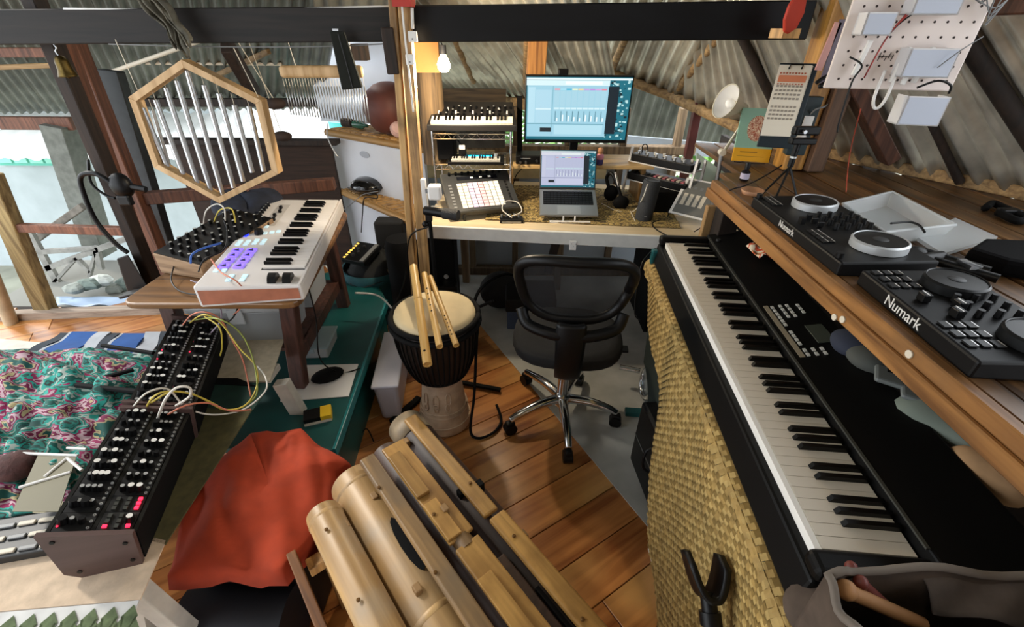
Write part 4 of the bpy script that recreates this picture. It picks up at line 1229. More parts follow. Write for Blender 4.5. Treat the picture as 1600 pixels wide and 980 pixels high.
# runner: olive and cream with fir-tree hem
OLIVE = solid('olive_runner', '#4a4526', .95, vary=.25, scale=40)
CRM = solid('cream_runner', '#cbb59c', .95, vary=.14, scale=30, bump=.2)
rn = thing('table_runner', 'cream and olive woven runner under the modular synthesizers with fir tree hem', 'runner', (-1.0, .8, .482))
ro = Vector((-1.0, .8, .482))
def flat(px, z=.486): return [pz(*p, z) - ro for p in px]
def ngon(pts, th=.004):
    n = len(pts)
    vs = [p for p in pts] + [p + Vector((0, 0, th)) for p in pts]
    return MB().add(vs, [list(range(n))[::-1], list(range(n, 2 * n))] + [[i, (i + 1) % n, n + (i + 1) % n, n + i] for i in range(n)])
obj('olive_band', ngon(flat([(200, 838), (259, 852), (394, 642), (285, 636)])), OLIVE, rn)
obj('dark_green_band', ngon(flat([(288, 640), (396, 642), (424, 600), (300, 598)])), solid('bottle_green_cloth', '#12332a', .95, vary=.15), rn)
obj('cream_band', ngon(flat([(310, 597), (422, 597), (445, 530), (345, 515)])), solid('beige_band', '#b8ab92', .95, vary=.12, bump=.15, scale=40), rn)
obj('dark_patch', ngon(flat([(318, 600), (400, 604), (372, 592), (340, 592)], .491)), BLACKM, rn)
obj('cream_field', ngon(flat([(-150, 868), (60, 842), (200, 832), (260, 846), (220, 938), (-150, 970)])), CRM, rn)
h0_, h1_ = pz(-150, 970, .488) - ro, pz(217, 938, .488) - ro
HEM = solid('pale_blue_hem', '#d3d3d0', .95, vary=.08)
dv = Vector((0.03, -.17, -.03))
obj('hem_band', MB().hexa([h0_ + Vector((0, 0, -.004)), h1_ + Vector((0, 0, -.004)), h1_ + dv + Vector((0, 0, -.004)), h0_ + dv + Vector((0, 0, -.004)), h0_, h1_, h1_ + dv, h0_ + dv]), HEM, rn)
FIR = solid('fir_green', '#5c6a4a', .95, vary=.25, scale=60)
nd = (h1_ - h0_)
for i in range(9):
    c_ = h0_ + nd * (.30 + .086 * i)
    ux = nd.normalized(); uy = dv.normalized(); n_ = ux.cross(uy).normalized()
    if n_.z < 0: n_ = -n_
    pts = [(0, .03), (.012, .055), (.008, .055), (.022, .085), (.014, .085), (.032, .125), (.026, .17), (-.026, .17), (-.032, .125), (-.014, .085), (-.022, .085), (-.008, .055), (-.012, .055)]
    vs = [c_ + ux * (a * 1.5) + uy * (b_ * .9 - .018) + n_ * .002 for a, b_ in pts]
    ce = c_ + uy * .084 + n_ * .002
    obj('fir_motif', MB().add(vs + [ce], [[j, (j + 1) % 13, 13] for j in range(13)]), FIR, rn)
# little mallets and small black-white keyboard at left edge
def stick(x0, y0, x1, y1, z, r_, mat, name, label, cat, z2=None):
    return tag(obj(name, MB().cyl(pz(x0, y0, z), pz(x1, y1, z2 or z), r_, n=8), mat, smooth=True, auto=True), label, cat)
stick(120, 602, 215, 612, .56, .009, BLACKM, 'black_strap', 'black rod lying on the floral cloth beside the near synthesizer', 'rod')
stick(160, 540, 240, 552, .56, .008, BLACKM, 'black_strap', 'black rod lying on the floral cloth near the striped blanket', 'rod')
stick(155, 592, 208, 578, .56, .008, BLACKM, 'black_strap', 'short black rod between the two long rods on the floral cloth', 'rod')
mini = thing('mini_keyboard', 'small grey and white button keyboard at the left edge of the bench', 'keyboard', M=axes(pz(-70, 865, .495), (pz(60, 828, .495) - pz(-70, 850, .495))))
obj('body', MB().box(0, .30, -.05, .07, -.01, .018), DGREY, mini, bevel=.004)
for i in range(6):
    for j in range(3):
        obj('key', MB().box(.03 + i * .045, .068 + i * .045, -.042 + j * .038, -.030 + j * .038, .018, .024), (CREAM if (i + j) % 3 else MGREY), mini, bevel=.002)
ws = thing('folding_stand', 'white wire folding stand lying on the floral cloth by the near synthesizer', 'stand', pz(80, 710, .56))
wo = ws.location.copy()
for a, c_ in (((22, 708), (122, 712)), ((70, 745), (105, 716)), ((30, 762), (110, 738)), ((105, 716), (128, 735)), ((105, 700), (135, 702))):
    obj('wire', MB().cyl(pz(*a, .575) - wo, pz(*c_, .575) - wo, .004, n=8), WHITE, ws)
obj('clear_sheet', ngon([pz(*p, .572) - wo for p in ((60, 712), (120, 714), (92, 800), (20, 800))], .002), solid('olive_sheet', '#6b6548', .6), ws)
tag(obj('paper_card', ngon([pz(*p, .50) for p in ((110, 742), (95, 802), (48, 802))], .003), solid('cream_card', '#d9cfae', .8)), 'cream paper triangle lying beside the near synthesizer on the bench', 'paper')
tag(obj('brown_bundle', MB().ball((pz(25, 728, .55) + Vector((0, 0, 0)))[:], .06, .05, .035), solid('brown_bundle', '#4a2c28', .9, vary=.4, scale=40, bump=.6), smooth=True), 'crumpled dark brown cloth bundle on the floral cloth at the left edge', 'bundle')

# ================================================================== ORANGE CLOTH
opx = [(386, 664), (470, 662), (505, 690), (548, 712), (525, 730), (512, 795), (440, 895), (345, 885), (243, 893), (273, 800), (322, 718)]
ob = [pz(*p, .40) for p in opx]
oc = sum(ob, Vector()) / len(ob)
ORG = solid('orange_cloth', '#a83a1a', .9, vary=.12, scale=18)
def orf(u, v):
    k = u * len(ob); i = int(k) % len(ob); t = k - int(k)
    p = ob[i].lerp(ob[(i + 1) % len(ob)], t)
    q = oc.lerp(p, v)
    h_ = .40 - .04 * v ** 4 + .03 * noise.noise((q.x * 9, q.y * 7, .3)) + .035 * abs(noise.noise((q.x * 14 + q.y * 8, q.y * 4, 2.3)))
    if v > .98: h_ -= .05
    return Vector((q.x, q.y, h_))
tag(obj('orange_cloth', MB().grid(orf, 66, 22), ORG, smooth=True, solidify=.004), 'rumpled burnt orange cloth draped over boxes between bench and marimba', 'cloth')
bx0 = thing('storage_box', 'black storage box under the burnt orange cloth', 'box', (oc.x, oc.y, 0))
obj('body', MB().box(-.17, .15, -.20, .14, 0, .33), solid('black_bin', '#0c0d10', .5), bx0, bevel=.015)
obj('lid', MB().box(-.175, .155, -.205, .145, .335, .352), BLACK, bx0, bevel=.006)
# navy duffel below
dfl = pz(355, 945, .22)
du = thing('navy_duffel', 'dark navy duffel bag on the floor under the orange cloth', 'bag', (dfl.x, dfl.y, 0))
obj('bag_body', MB().cyl((-.13, 0, .12), (.17, .0, .12), .115, n=24), solid('navy_nylon', '#12151f', .6, vary=.25, scale=10, bump=.2), du, smooth=True, auto=True)
obj('handle', MB().tube([(-.06, -.10, .19), (-.05, -.14, .14), (-.035, -.13, .05), (-.02, -.12, .03)], .006), solid('grey_webbing', '#7c8288', .6), du, smooth=True)
tag(obj('white_paper', ngon([pz(*p, .20) for p in ((232, 985), (262, 935), (300, 985), (290, 1000), (240, 1000))], .003), WHITE), 'folded white paper standing by the bench leg', 'paper')
tag(obj('wood_offcut', MB().bar(pz(345, 985, .1), pz(440, 968, .1), .03, .02), WPINE), 'pale wood offcut at the bottom edge under the duffel', 'wood')
# ================================================================== ON THE DESK
ZD = .751
def scr(h, es=1.0, n=None): return solid('screen_' + h.strip('#') + str(es), '#050505', .5, emit=h, es=es * .95)
def ui(parent, W, H, M, big):
    """the session-view window shown on both screens, as thin printed pieces"""
    es = 1.0 if big else .8
    base = '#9fd0e2' if big else '#c9cfea'
    def q(n, x0, x1, y0, y1, h, lay):
        obj(n, MB().box(x0 * W, x1 * W, lay * .0003, lay * .0003 + .0002, y0 * H, y1 * H, M @ Matrix.Identity(4)), scr(h, es), parent)
    def Q2(n, x0, x1, y0, y1, h, lay):
        obj(n, MB().box(x0 * W, x1 * W, -.0006 * lay - .0005, -.0006 * lay, y0 * H, y1 * H, M), scr(h, es), parent)
    Q2('wallpaper', 0, 1, 0, 1, '#1f6f80', 1)
    rnd = random.Random(5 if big else 6)
    mbw = MB(); mbk = MB()
    for i in range(110):
        x = rnd.uniform(.775, .985); y = rnd.uniform(.02, .97)
        s = rnd.uniform(.006, .02)
        (mbw if rnd.random() < .6 else mbk).box((x - s) * W, (x + s * .4) * W, -.0018, -.0013, (y - s) * H, (y + s * .9) * H, M)
    obj('wallpaper_light', mbw, scr('#b7dfe0', es), parent)['kind'] = 'stuff'
    obj('wallpaper_dark', mbk, scr('#0c2a33', es), parent)['kind'] = 'stuff'
    Q2('menu_bar', 0, 1, .955, .985, '#e8f6f8', 4)
    Q2('window_bar', .0, .79, .87, .95, '#d8f2f6' if big else '#e6e8f6', 4)
    Q2('window_tab', .37, .72, .885, .935, '#f4ffff', 5)
    Q2('app_window', .01, .79, .05, .87, base, 4)
    Q2('dark_panel', .785, .885, .10, .86, '#16242e', 5)
    Q2('browser', .02, .085, .28, .84, '#b7dfee' if big else '#d3d8f0', 5)
    Q2('browser_list', .09, .24, .28, .80, '#b0d9ea' if big else '#ccd2ee', 5)
    Q2('list_row', .09, .24, .49, .515, '#d7f0f6', 6)
    Q2('selected_device', .14, .25, .13, .20, '#16242e', 6)
    Q2('clip_divider', .25, .256, .06, .86, '#7fb3c4' if big else '#a9afce', 6)
    Q2('lower_divider', .01, .77, .255, .265, '#6fa3b5' if big else '#9aa0c2', 6)
    Q2('detail_view', .28, .76, .09, .24, '#b4deec' if big else '#d5d9f2', 5)
    cols = ['#e2a3b0', '#a7dff0', '#4fb9d6', '#e9f3d0', '#f2d6a0', '#c7a7e0', '#c193dd', '#d6a7e0', '#e58ca0']
    for i in range(9):
        x = .27 + i * .056
        Q2('track_header', x, x + .05, .80, .825, cols[i], 6)
        Q2('track_clips', x, x + .05, .55, .79, '#a9d4e4' if big else '#c6cce8', 6)
        Q2('send_row', x, x + .05, .50, .53, '#d3eff6', 6)
        Q2('meter', x + .012, x + .02, .30, .47, '#5f8fa0' if big else '#8c93b8', 7)
        Q2('level', x + .028, x + .040, .30, .36 + .07 * ((i * 3) % 4) / 4, '#f1fbff', 7)
# ---- monitor
mL, mR = py(821, 218, 2.55), py(976, 218, 2.55)
mc = (mL + mR) / 2
mon = thing('computer_monitor', 'wide black monitor showing a pale blue music program on the wooden riser', 'monitor', (mc.x, 2.55, .967), R(-1))
Wm, Hm = .535, .30
zb = mc.z - .967
obj('housing', MB().box(-Wm / 2 - .008, Wm / 2 + .008, .002, .032, zb - .018, zb + Hm + .008), BLACK, mon, bevel=.004)
sc_ = obj('screen', MB().box(-Wm / 2, Wm / 2, -.001, .002, zb, zb + Hm), BLACK, mon)
ui(sc_, Wm, Hm, T((-Wm / 2, 0, zb)), True)
obj('stand_neck', MB().box(-.022, .022, .034, .055, .012, zb + .12), BLACK, mon, bevel=.003)
obj('stand_foot', MB().box(-.12, .12, -.03, .13, 0, .012), BLACK, mon, bevel=.004)
wc = py(880, 116, 2.55)
tag(obj('webcam', MB().box(wc.x - .025, wc.x + .025, 2.535, 2.575, mc.z + Hm + .010, mc.z + Hm + .036), BLACK, bevel=.004), 'small black webcam perched on top of the monitor', 'webcam')
# ---- riser
rz_ = thing('monitor_riser', 'pale wooden riser shelf at the back of the desk under the monitor', 'shelf', (.32, 2.65, ZD))
obj('board', MB().box(-.36, .46, -.13, .13, .193, .214), wood('riser_pine', '#a98751', '#cfae78', axis=0, rough=.5, tint=.04), rz_, bevel=.003)
for x in (-.33, .41):
    obj('leg', MB().box(x - .012, x + .012, -.11, .11, 0, .193), WPINE, rz_)
ai = py(830, 246, 2.56)
au = thing('audio_interface', 'black audio interface box left of the monitor foot on the riser', 'audio interface', (ai.x, 2.60, .966))
obj('box', MB().box(-.085, .085, -.07, .06, 0, .045), BLACK, au, bevel=.005)
obj('label_strip', MB().box(-.06, -.005, -.0715, -.070, .030, .034), MGREY, au)
for x in (.03, .055):
    obj('knob', MB().cyl((x, -.07, .02), (x, -.082, .02), .007, n=12), DGREY, au)
for x in (-.06, -.03):
    obj('plug', MB().cyl((x, -.07, .015), (x, -.095, .015), .006, n=10), STEEL, au)
tag(obj('black_case', MB().box(.20, .34, 2.57, 2.66, .966, .985), BLACKM, bevel=.004), 'flat black case lying under the monitor on the riser', 'case')
fg = py(940, 240, 2.50)
f_ = thing('figurine', 'little toy figurine with pink shirt and purple trousers on the riser', 'figurine', (fg.x, 2.535, .966))
obj('figurine_body', MB().lathe([(.016, 0), (.019, .01), (.018, .03), (.02, .032), (.020, .05), (.014, .058), (.009, .06), (.014, .066), (.016, .076), (.012, .088), (.002, .092)], 18), solid('figurine_skin', '#c28a62', .6), f_, smooth=True)
obj('shirt', MB().lathe([(.0195, .030), (.0212, .032), (.0212, .05), (.015, .058)], 18, close=False), solid('pink_shirt', '#d98aa0', .7), f_, smooth=True)
obj('trousers', MB().lathe([(.017, 0), (.0205, .01), (.0205, .030)], 18, close=False), solid('purple_trousers', '#4a3f7a', .7), f_, smooth=True)
# ---- laptop on a stand
lf, lb = pz(889, 340, .775), None
lt = thing('laptop', 'open silver laptop with a lit screen in the middle of the desk', 'laptop', (lf.x, lf.y, ZD), R(-1.5))
GRAL = solid('grey_aluminium', '#8f9091', .35, .7)
tilt_ = R(20)
Ml = T((0, 0, .026)) @ RX(tilt_)
bs = obj('base', MB().box(-.152, .152, 0, .215, 0, .012, Ml), GRAL, lt, bevel=.004)
obj('key_well', MB().box(-.132, .132, .085, .195, .012, .0125, Ml), BLACKM, bs)
kmn = MB().box(-.0075, .0075, -.0068, .0068, 0, .0018).mesh('key', BLACK)
for r_ in range(6):
    for c_ in range(14):
        link('key', kmn, bs, Ml @ T((-.122 + c_ * .0188, .096 + r_ * .0182, .0126)))
obj('trackpad', MB().box(-.06, .06, .008, .078, .0121, .0127, Ml), solid('trackpad_grey', '#9c9d9e', .3, .5), bs)
Mh = Ml @ T((0, .216, .012)) @ RX(R(68) - tilt_)
# lid local: x right, y up the lid, z towards viewer
lid = obj('lid', MB().box(-.152, .152, 0, .205, -.006, 0, Mh), DGREY, lt, bevel=.003)
ui(lid, .292, .19, Mh @ T((-.146, .010, .0)) @ Matrix(((1, 0, 0, 0), (0, 0, 1, 0), (0, -1, 0, 0), (0, 0, 0, 1))), False)
ls = thing('laptop_stand', 'low white stand propping up the laptop on the desk', 'stand', (lf.x, lf.y, ZD), R(-1.5))
obj('front_lip', MB().box(-.10, .11, -.022, .0, 0, .008), WHITE, ls)
for x in (-.03, .03): obj('hook', MB().box(x - .004, x + .004, -.012, -.006, .008, .035), WHITE, ls, bevel=.001)
obj('back_support', MB().box(-.09, .09, .16, .175, 0, .085), WHITE, ls)
hq = py(965, 300, 2.42)
hd = thing('headphone_set', 'black headphones and straps hanging below the riser right of the laptop', 'headphones', (hq.x, 2.46, ZD))
obj('ear_cup', MB().ball((.03, -.03, .035), .045, .025, .04), BLACKM, hd, smooth=True)
obj('ear_cup', MB().ball((-.02, .03, .07), .04, .025, .045), BLACKM, hd, smooth=True)
obj('headband', MB().tube([(.03, -.02, .06), (.0, .0, .13), (-.03, .03, .18), (-.05, .05, .15), (-.03, .04, .09)], .010), BLACK, hd, smooth=True)
obj('white_strip', MB().bar((-.015, .01, .19), (.025, -.01, .08), .022, .004), WHITE, hd)
# ---- pad controller
pc_, pe = pz(703, 340, .775), pz(836, 324, .785)
pdx = pe - pc_; pdx.z = 0
pcn = thing('pad_controller', 'dark grid pad controller with rows of lit pastel pads on the desk', 'controller', M=axes((pc_.x, pc_.y, ZD), pdx))
Mc = T((0, 0, .035)) @ RX(R(26))
PWd, PHd = .385, .30
obj('body', MB().box(0, PWd, 0, PHd, -.02, .012, Mc), solid('controller_grey', '#4a473f', .5), pcn, bevel=.008)
obj('rim', MB().box(.006, PWd - .006, .006, PHd - .006, .012, .0135, Mc), DGREY, pcn)
pcols = ['#e8dfcb', '#e4d9c9', '#cfbfdc', '#dcc0d2', '#e2b4bc', '#e6d6cc', '#ece8da', '#ece8da']
pms = [MB().box(-.0125, .0125, -.0098, .0098, 0, .003).mesh('pad', solid('pad_' + c_.strip('#'), c_, .5, emit=c_, es=.3)) for c_ in pcols]
for i in range(8):
    for j in range(8):
        link('pad', pms[i], pcn, Mc @ T((.088 + i * .0292, .036 + j * .0232, .0135)))
for i in range(8):
    link('scene_button', MB().box(-.006, .006, -.007, .007, 0, .002).mesh('scene_button', BLACK), pcn, Mc @ T((.345, .036 + i * .0232, .0135)))
    link('side_button', MB().box(-.008, .008, -.006, .006, 0, .002).mesh('side_button', MGREY), pcn, Mc @ T((.038, .036 + i * .0232, .0135)))
obj('display', MB().box(.085, .31, .235, .262, .0135, .0145, Mc), solid('dim_display', '#1a1c22', .2), pcn)
for i in range(3): obj('display_mark', MB().box(.16 + i * .05, .175 + i * .05, .245, .255, .0146, .015, Mc), LIT, pcn)
for i in range(9):
    obj('encoder', MB().cyl(Mc @ Vector((.05 + i * .035, .280, .0135)), Mc @ Vector((.05 + i * .035, .280, .028)), .008, n=14), BLACK, pcn, smooth=True, auto=True)
for x in (.07, .30):
    obj('stand_leg', MB().box(x, x + .012, -.01, .02, 0, .03).bar((x + .006, .2, .0), (x + .006, .22, .12), .012, .012), DGREY, pcn)
# ---- wire rack and its instruments
rk0, rk1 = py(676, 208, 2.5), py(798, 208, 2.5)
wr = thing('wire_rack', 'chrome two-tier wire rack on the left end of the desk', 'rack', (rk0.x, 2.48, ZD))
RW = rk1.x - rk0.x; RH = 1.145 - ZD
for x in (0, RW):
    for y in (0, .26):
        obj('upright', MB().cyl((x, y, 0), (x, y, RH), .006, n=10), CHROME, wr, smooth=True, auto=True)
for z in (RH - .012, .225):
    for y in (0, .26):
        obj('shelf_wire', MB().cyl((0, y, z), (RW, y, z), .0035, n=8).cyl((0, y, z - .026), (RW, y, z - .026), .0025, n=8), CHROME, wr)
    for x in (0, RW):
        obj('side_wire', MB().cyl((x, 0, z), (x, .26, z), .0035, n=8), CHROME, wr)
    obj('truss_wire', MB().tube([(RW * i / 16, 0, z - (0 if i % 2 else .026)) for i in range(17)], .0018, n=5, sm=0), CHROME, wr)
    for i in range(1, 14):
        obj('deck_wire', MB().cyl((RW * i / 14, 0, z + .003), (RW * i / 14, .26, z + .003), .0015, n=5), CHROME, wr)
def minikeys(name, label, M, W, Dp, H, nw, kdepth, body, slope=.0, knobs=True, kmat=KEYW, cat='synthesizer'):
    t = thing(name, label, cat, M=M)
    obj('body', MB().hexa([(0, 0, 0), (W, 0, 0), (W, Dp, 0), (0, Dp, 0), (0, 0, H * .6), (W, 0, H * .6), (W - .02 * slope, Dp, H + slope * .06), (.02 * slope, Dp, H + slope * .06)]), body, t, bevel=.004)
    sl = math.atan2(H * .4 + slope * .06, Dp)
    Mq = T((0, 0, H * .6)) @ RX(sl)
    kw_ = (W - .04) / nw
    wm = MB().box(.0004, kw_ - .0004, .004, kdepth, .0, .010).mesh('white_key', kmat)
    bm2 = MB().box(-kw_ * .28, kw_ * .28, kdepth * .42, kdepth, .010, .017).mesh('black_key', KEYB)
    for i in range(nw):
        link('white_key', wm, t, Mq @ T((.02 + i * kw_, 0, 0)))
        if 'CDEFGAB'[i % 7] in 'CDFGA' and i < nw - 1: link('black_key', bm2, t, Mq @ T((.02 + (i + 1) * kw_, 0, 0)))
    if knobs:
        a, b_ = knobmesh(.008, .014, SILVER)
        for r_ in range(3):
            for c_ in range(14):
                if (c_ * 5 + r_ * 7) % 6 == 0: continue
                q = link('knob', a, t, Mq @ T((.03 + c_ * (W - .06) / 13, kdepth + .03 + r_ * .038, .0))); 
                if (c_ + r_) % 2 == 0: link('knob_cap', b_, q)
        swm = MB().box(-.004, .004, -.006, .006, 0, .012).mesh('switch', WHITE)
        for c_ in range(9): link('switch', swm, t, Mq @ T((.05 + c_ * (W - .1) / 8, kdepth + .052 + (c_ % 2) * .034, .0)))
    return t, Mq
sy0 = py(668, 206, 2.46)
minikeys('analog_synthesizer', 'black analog synthesizer with cream keys and rows of knobs on top of the wire rack', T((sy0.x, 2.45, 1.150)), .46, .25, .05, 22, .075, solid('synth_black', '#1a1817', .5), slope=1.0)
k0_ = py(700, 254, 2.46)
mk, Mq = minikeys('step_keyboard', 'small black keyboard with cyan lit strip on the lower rack tier', T((k0_.x, 2.44, .982)), .30, .13, .028, 19, .06, BLACK, knobs=False, kmat=solid('grey_keys', '#b7b6ad', .4))
obj('cyan_strip', MB().box(.085, .235, .075, .105, .0, .004, Mq), solid('cyan_light', '#1fb8e6', .4, emit='#12a6dd', es=1.3), mk, bevel=.002)
for x in (.065, .255): obj('dial', MB().cyl(Mq @ Vector((x, .09, 0)), Mq @ Vector((x, .09, .014)), .010, n=14), SILVER, mk, smooth=True, auto=True)
tag(obj('speaker_box', MB().box(rk0.x + .01, rk0.x + .10, 2.55, 2.70, .982, 1.10), BLACKM, bevel=.004), 'small black speaker box at the left of the lower rack tier', 'speaker')
ph0 = py(722, 222, 2.52)
hp = thing('rack_adapter', 'black power adapter with a white plug hanging under the top rack tier', 'adapter', ph0)
obj('block', MB().box(-.02, .02, -.015, .015, -.075, -.015), BLACK, hp, bevel=.004)
obj('plug_face', MB().box(-.016, .016, -.018, -.014, -.035, -.012), WHITE, hp, bevel=.002)
obj('cord', MB().tube([(0, 0, -.02), (-.03, 0, .02), (-.06, .0, .045)], .005), BLACK, hp, smooth=True)
tag(obj('cork_panel', MB().box(rk0.x + .03, rk0.x + .36, 2.80, 2.81, ZD, .96), solid('cream_card_panel', '#d8c799', .8, vary=.05)), 'pale cream board standing behind the lower rack tier', 'board')
tag(obj('stud_black', MB().bar(py(812, 245, 2.72), py(812, 150, 2.72), .03, .03, up=(0, 1, 0)), BLACKM), 'upright black bar standing just left of the monitor', 'bar')
# ---- small things along the desk front
sm = pz(790, 349, .752)
ms = thing('mini_synth', 'palm-sized black synthesizer box with patch cables at the desk front', 'synthesizer', M=axes((sm.x, sm.y + .01, ZD), (1, .02, 0)))
obj('box', MB().box(-.03, .09, -.01, .055, 0, .018), BLACK, ms, bevel=.003)
for i in range(5): obj('knob', MB().cyl((-.02 + i * .022, .03 + .012 * (i % 2), .018), (-.02 + i * .022, .03 + .012 * (i % 2), .034), .006, n=10), MGREY, ms, smooth=True, auto=True)
obj('front_label', MB().box(-.02, .08, -.0108, -.0102, .006, .009), CREAM, ms)
cs = pz(1007, 346, .752)
cy = thing('cylinder_speaker', 'tall charcoal cylindrical speaker standing on the right of the desk', 'speaker', M=T((cs.x, cs.y + .03, ZD)) @ RY(R(4)))
obj('cabinet', MB().lathe([(.040, 0), (.044, .004), (.044, .20), (.040, .207), (.0, .207)], 30), solid('charcoal_fabric', '#2f3134', .8, vary=.15, scale=120, bump=.1), cy, smooth=True, auto=True)
obj('top_ring', MB().lathe([(.034, .207), (.034, .210), (.030, .210), (.030, .207)], 28, close=False), DGREY, cy)
obj('logo_mark', MB().box(-.012, .0, -.0455, -.044, .03, .034), MGREY, cy)
# two-tier stand of small synths
g0, g1 = pz(981, 262, .93), pz(1078, 284, .93)
gd = g1 - g0; gd.z = 0
gs = thing('instrument_stand', 'white metal two-tier stand at the right back of the desk', 'stand', M=axes((g0.x, g0.y, ZD), gd))
GW = gd.length
for x in (-.005, GW + .005):
    obj('side_leg', MB().bar((x, -.02, 0), (x, .03, .29), .012, .012), WHITE, gs)
    obj('side_leg', MB().bar((x, .12, 0), (x, .12, .27), .012, .012), WHITE, gs)
obj('tier', MB().box(0, GW, -.01, .12, .115, .120), WHITE, gs)
obj('tier', MB().box(0, GW, .0, .13, .215, .220), WHITE, gs)
for lvl, (lab, z, yo) in enumerate((('slim black synthesizer with red and white keys on the lower tier of the white stand', .121, -.012), ('slim black groove box with silver knobs on the upper tier of the white stand', .221, .0))):
    t = thing('slim_synthesizer', lab, 'synthesizer', M=gs.matrix_world @ T((.01, yo, z)))
    obj('body', MB().box(0, GW - .02, 0, .11, 0, .04), BLACK, t, bevel=.004)
    for i in range(12):
        x = .03 + i * (GW - .08) / 11
        if lvl == 0:
            obj('key', MB().box(x - .008, x + .008, .01, .05, .04, .046), (CREAM, solid('rose_key', '#b5626a', .5))[i % 2] if i > 4 else BLACK, t)
        else:
            obj('knob', MB().cyl((x, .03 + .035 * (i % 2), .04), (x, .03 + .035 * (i % 2), .055), .008, n=12), (SILVER, CREAM)[i % 2], t, smooth=True, auto=True)
    obj('cord_loop', MB().tube([(.03, .06, .04), (.035, .05, .08), (.06, .05, .085), (.07, .06, .04)], .003), BLACK, t, smooth=True)
# printed sheet on clear stand
s0_, s1_ = pz(1045, 331, .79), pz(1102, 345, .79)
sdv = s1_ - s0_; sdv.z = 0
shh = thing('printed_sheet', 'grey printed chart with white bars leaning on a stand right of the cylindrical speaker', 'chart', M=axes((s0_.x, s0_.y, .785), sdv))
Mq = RX(R(42))
SWd = sdv.length
obj('backing', MB().box(0, SWd, 0, .22, 0, .006, Mq), WHITE, shh)
obj('print', MB().box(.015, SWd - .004, .01, .21, .006, .0066, Mq), solid('grey_print', '#6d6d68', .6), shh)
for i in range(4): obj('white_bar', MB().box(.03 + i * .032, .05 + i * .032, .06, .13, .0066, .0072, Mq), CREAM, shh)
for i in range(4): obj('print_line', MB().box(.03 + i * .033, .045 + i * .033, .16, .175, .0066, .0072, Mq), MGREY, shh)
obj('prop', MB().bar((SWd / 2, .18, -.033), (SWd / 2, .16, .14), .02, .004), CLEAR, shh)
tag(obj('black_speaker_box', MB().box(.72, .90, 2.36, 2.50, ZD, .87), BLACKM, bevel=.006), 'low black box behind the cylindrical speaker under the white stand', 'box')
# desk lamp with cream shade
LMP = solid('lamp_cream', '#d3cdb8', .4)
lp0 = pz(1126, 283, 1.0)
lm = thing('desk_lamp', 'cream articulated desk lamp with a wide cone shade by the deck corner', 'lamp', (lp0.x, lp0.y, ZD))
lo = Vector((lp0.x, lp0.y, ZD))
YL = lp0.y
j0, j1, j2 = py(1122, 275, YL) - lo, py(1128, 238, YL) - lo, py(1168, 178, YL) - lo
obj('post', MB().cyl((0, 0, 0), j1, .010, n=12), STEEL, lm, smooth=True, auto=True)
obj('arm', MB().bar(j1 + Vector((0, -.006, 0)), j2 + Vector((0, -.006, 0)), .008, .006).bar(j1 + Vector((.012, .006, 0)), j2 + Vector((.012, .006, 0)), .008, .006), LMP, lm)
obj('joint', MB().cyl(j1 + Vector((0, -.015, 0)), j1 + Vector((0, .015, 0)), .014, n=14), CREAM, lm)
obj('neck', MB().tube([j2, j2 + Vector((.03, 0, .02)), j2 + Vector((.055, 0, .0)), j2 + Vector((.06, 0, -.03))], .005), LMP, lm, smooth=True)
sc0 = py(1160, 165, YL) - lo
face = (py(1133, 158, YL) - lo)
ax = (sc0 - face).normalized(); ax = (ax + Vector((0, .25, -.15))).normalized()
Msd = ax.to_track_quat('Z', 'Y').to_matrix().to_4x4(); Msd.translation = face
sh_ = obj('shade', MB().lathe([(.070, 0), (.068, .004), (.055, .04), (.034, .07), (.026, .075), (.024, .11), (.0, .112)], 30, close=False), LMP, lm, smooth=True, solidify=.002, M=Msd)
obj('shade_bulb', MB().ball((0, 0, .03), .02), solid('frosted_bulb', '#f2f0ea', .5), sh_, smooth=True)
obj('shade_inner', MB().lathe([(.066, .003), (.053, .04), (.03, .068)], 30, close=False), WHITE, sh_, smooth=True)
# wall charger, microphone, box speaker column
ch_ = py(672, 300, 2.0)
chg = thing('usb_charger', 'white square charger plugged into a white socket strip on the centre post', 'charger', ch_)
obj('socket_strip', MB().box(-.040, -.018, .0, .03, -.075, .055), WHITE, chg, bevel=.003)
obj('charger_body', MB().box(-.006, .052, -.035, .02, -.03, .035), WHITE, chg, bevel=.010, seg=3)
obj('plug_prong', MB().box(-.02, -.004, -.008, .006, -.004, .016), MGREY, chg)
mi0, mi1 = pz(664, 329, .905), pz(716, 337, .90)
mic = thing('microphone', 'black side microphone on a stand in front of the centre post', 'microphone', mi0)
obj('mic_body', MB().cyl((0, 0, 0), (mi1 - mi0) * .55, .020, .021, n=20), BLACK, mic, smooth=True, auto=True)
obj('mic_grille', MB().cyl((mi1 - mi0) * .56, mi1 - mi0, .024, n=20), solid('mic_grille', '#1c1c1e', .6, bump=.6, scale=250), mic, smooth=True, auto=True)
obj('mic_label', MB().box(.03, .07, -.012, .004, .0205, .0215), CREAM, mic)
obj('mic_clip', MB().box(.0, .03, -.012, .012, -.05, -.012), BLACK, mic, bevel=.004)
ms0 = py(672, 350, mi0.y)
mst = thing('microphone_stand', 'thin black microphone stand rising from the floor behind the djembe', 'stand', (ms0.x, ms0.y, 0))
obj('pole', MB().cyl((0, 0, .03), (0, 0, .86), .009, n=12), BLACKM, mst, smooth=True, auto=True)
obj('base', MB().lathe([(.10, 0), (.10, .012), (.02, .03)], 28), BLACKM, mst, smooth=True, auto=True)
obj('clamp_knob', MB().ball((-.02, 0, .84), .018, .016, .016), BLACK, mst, smooth=True)
cl0 = pz(690, 465, 0)
spk = thing('speaker_column', 'black column loudspeaker standing under the left end of the desk', 'speaker', (-.42, 2.42, 0))
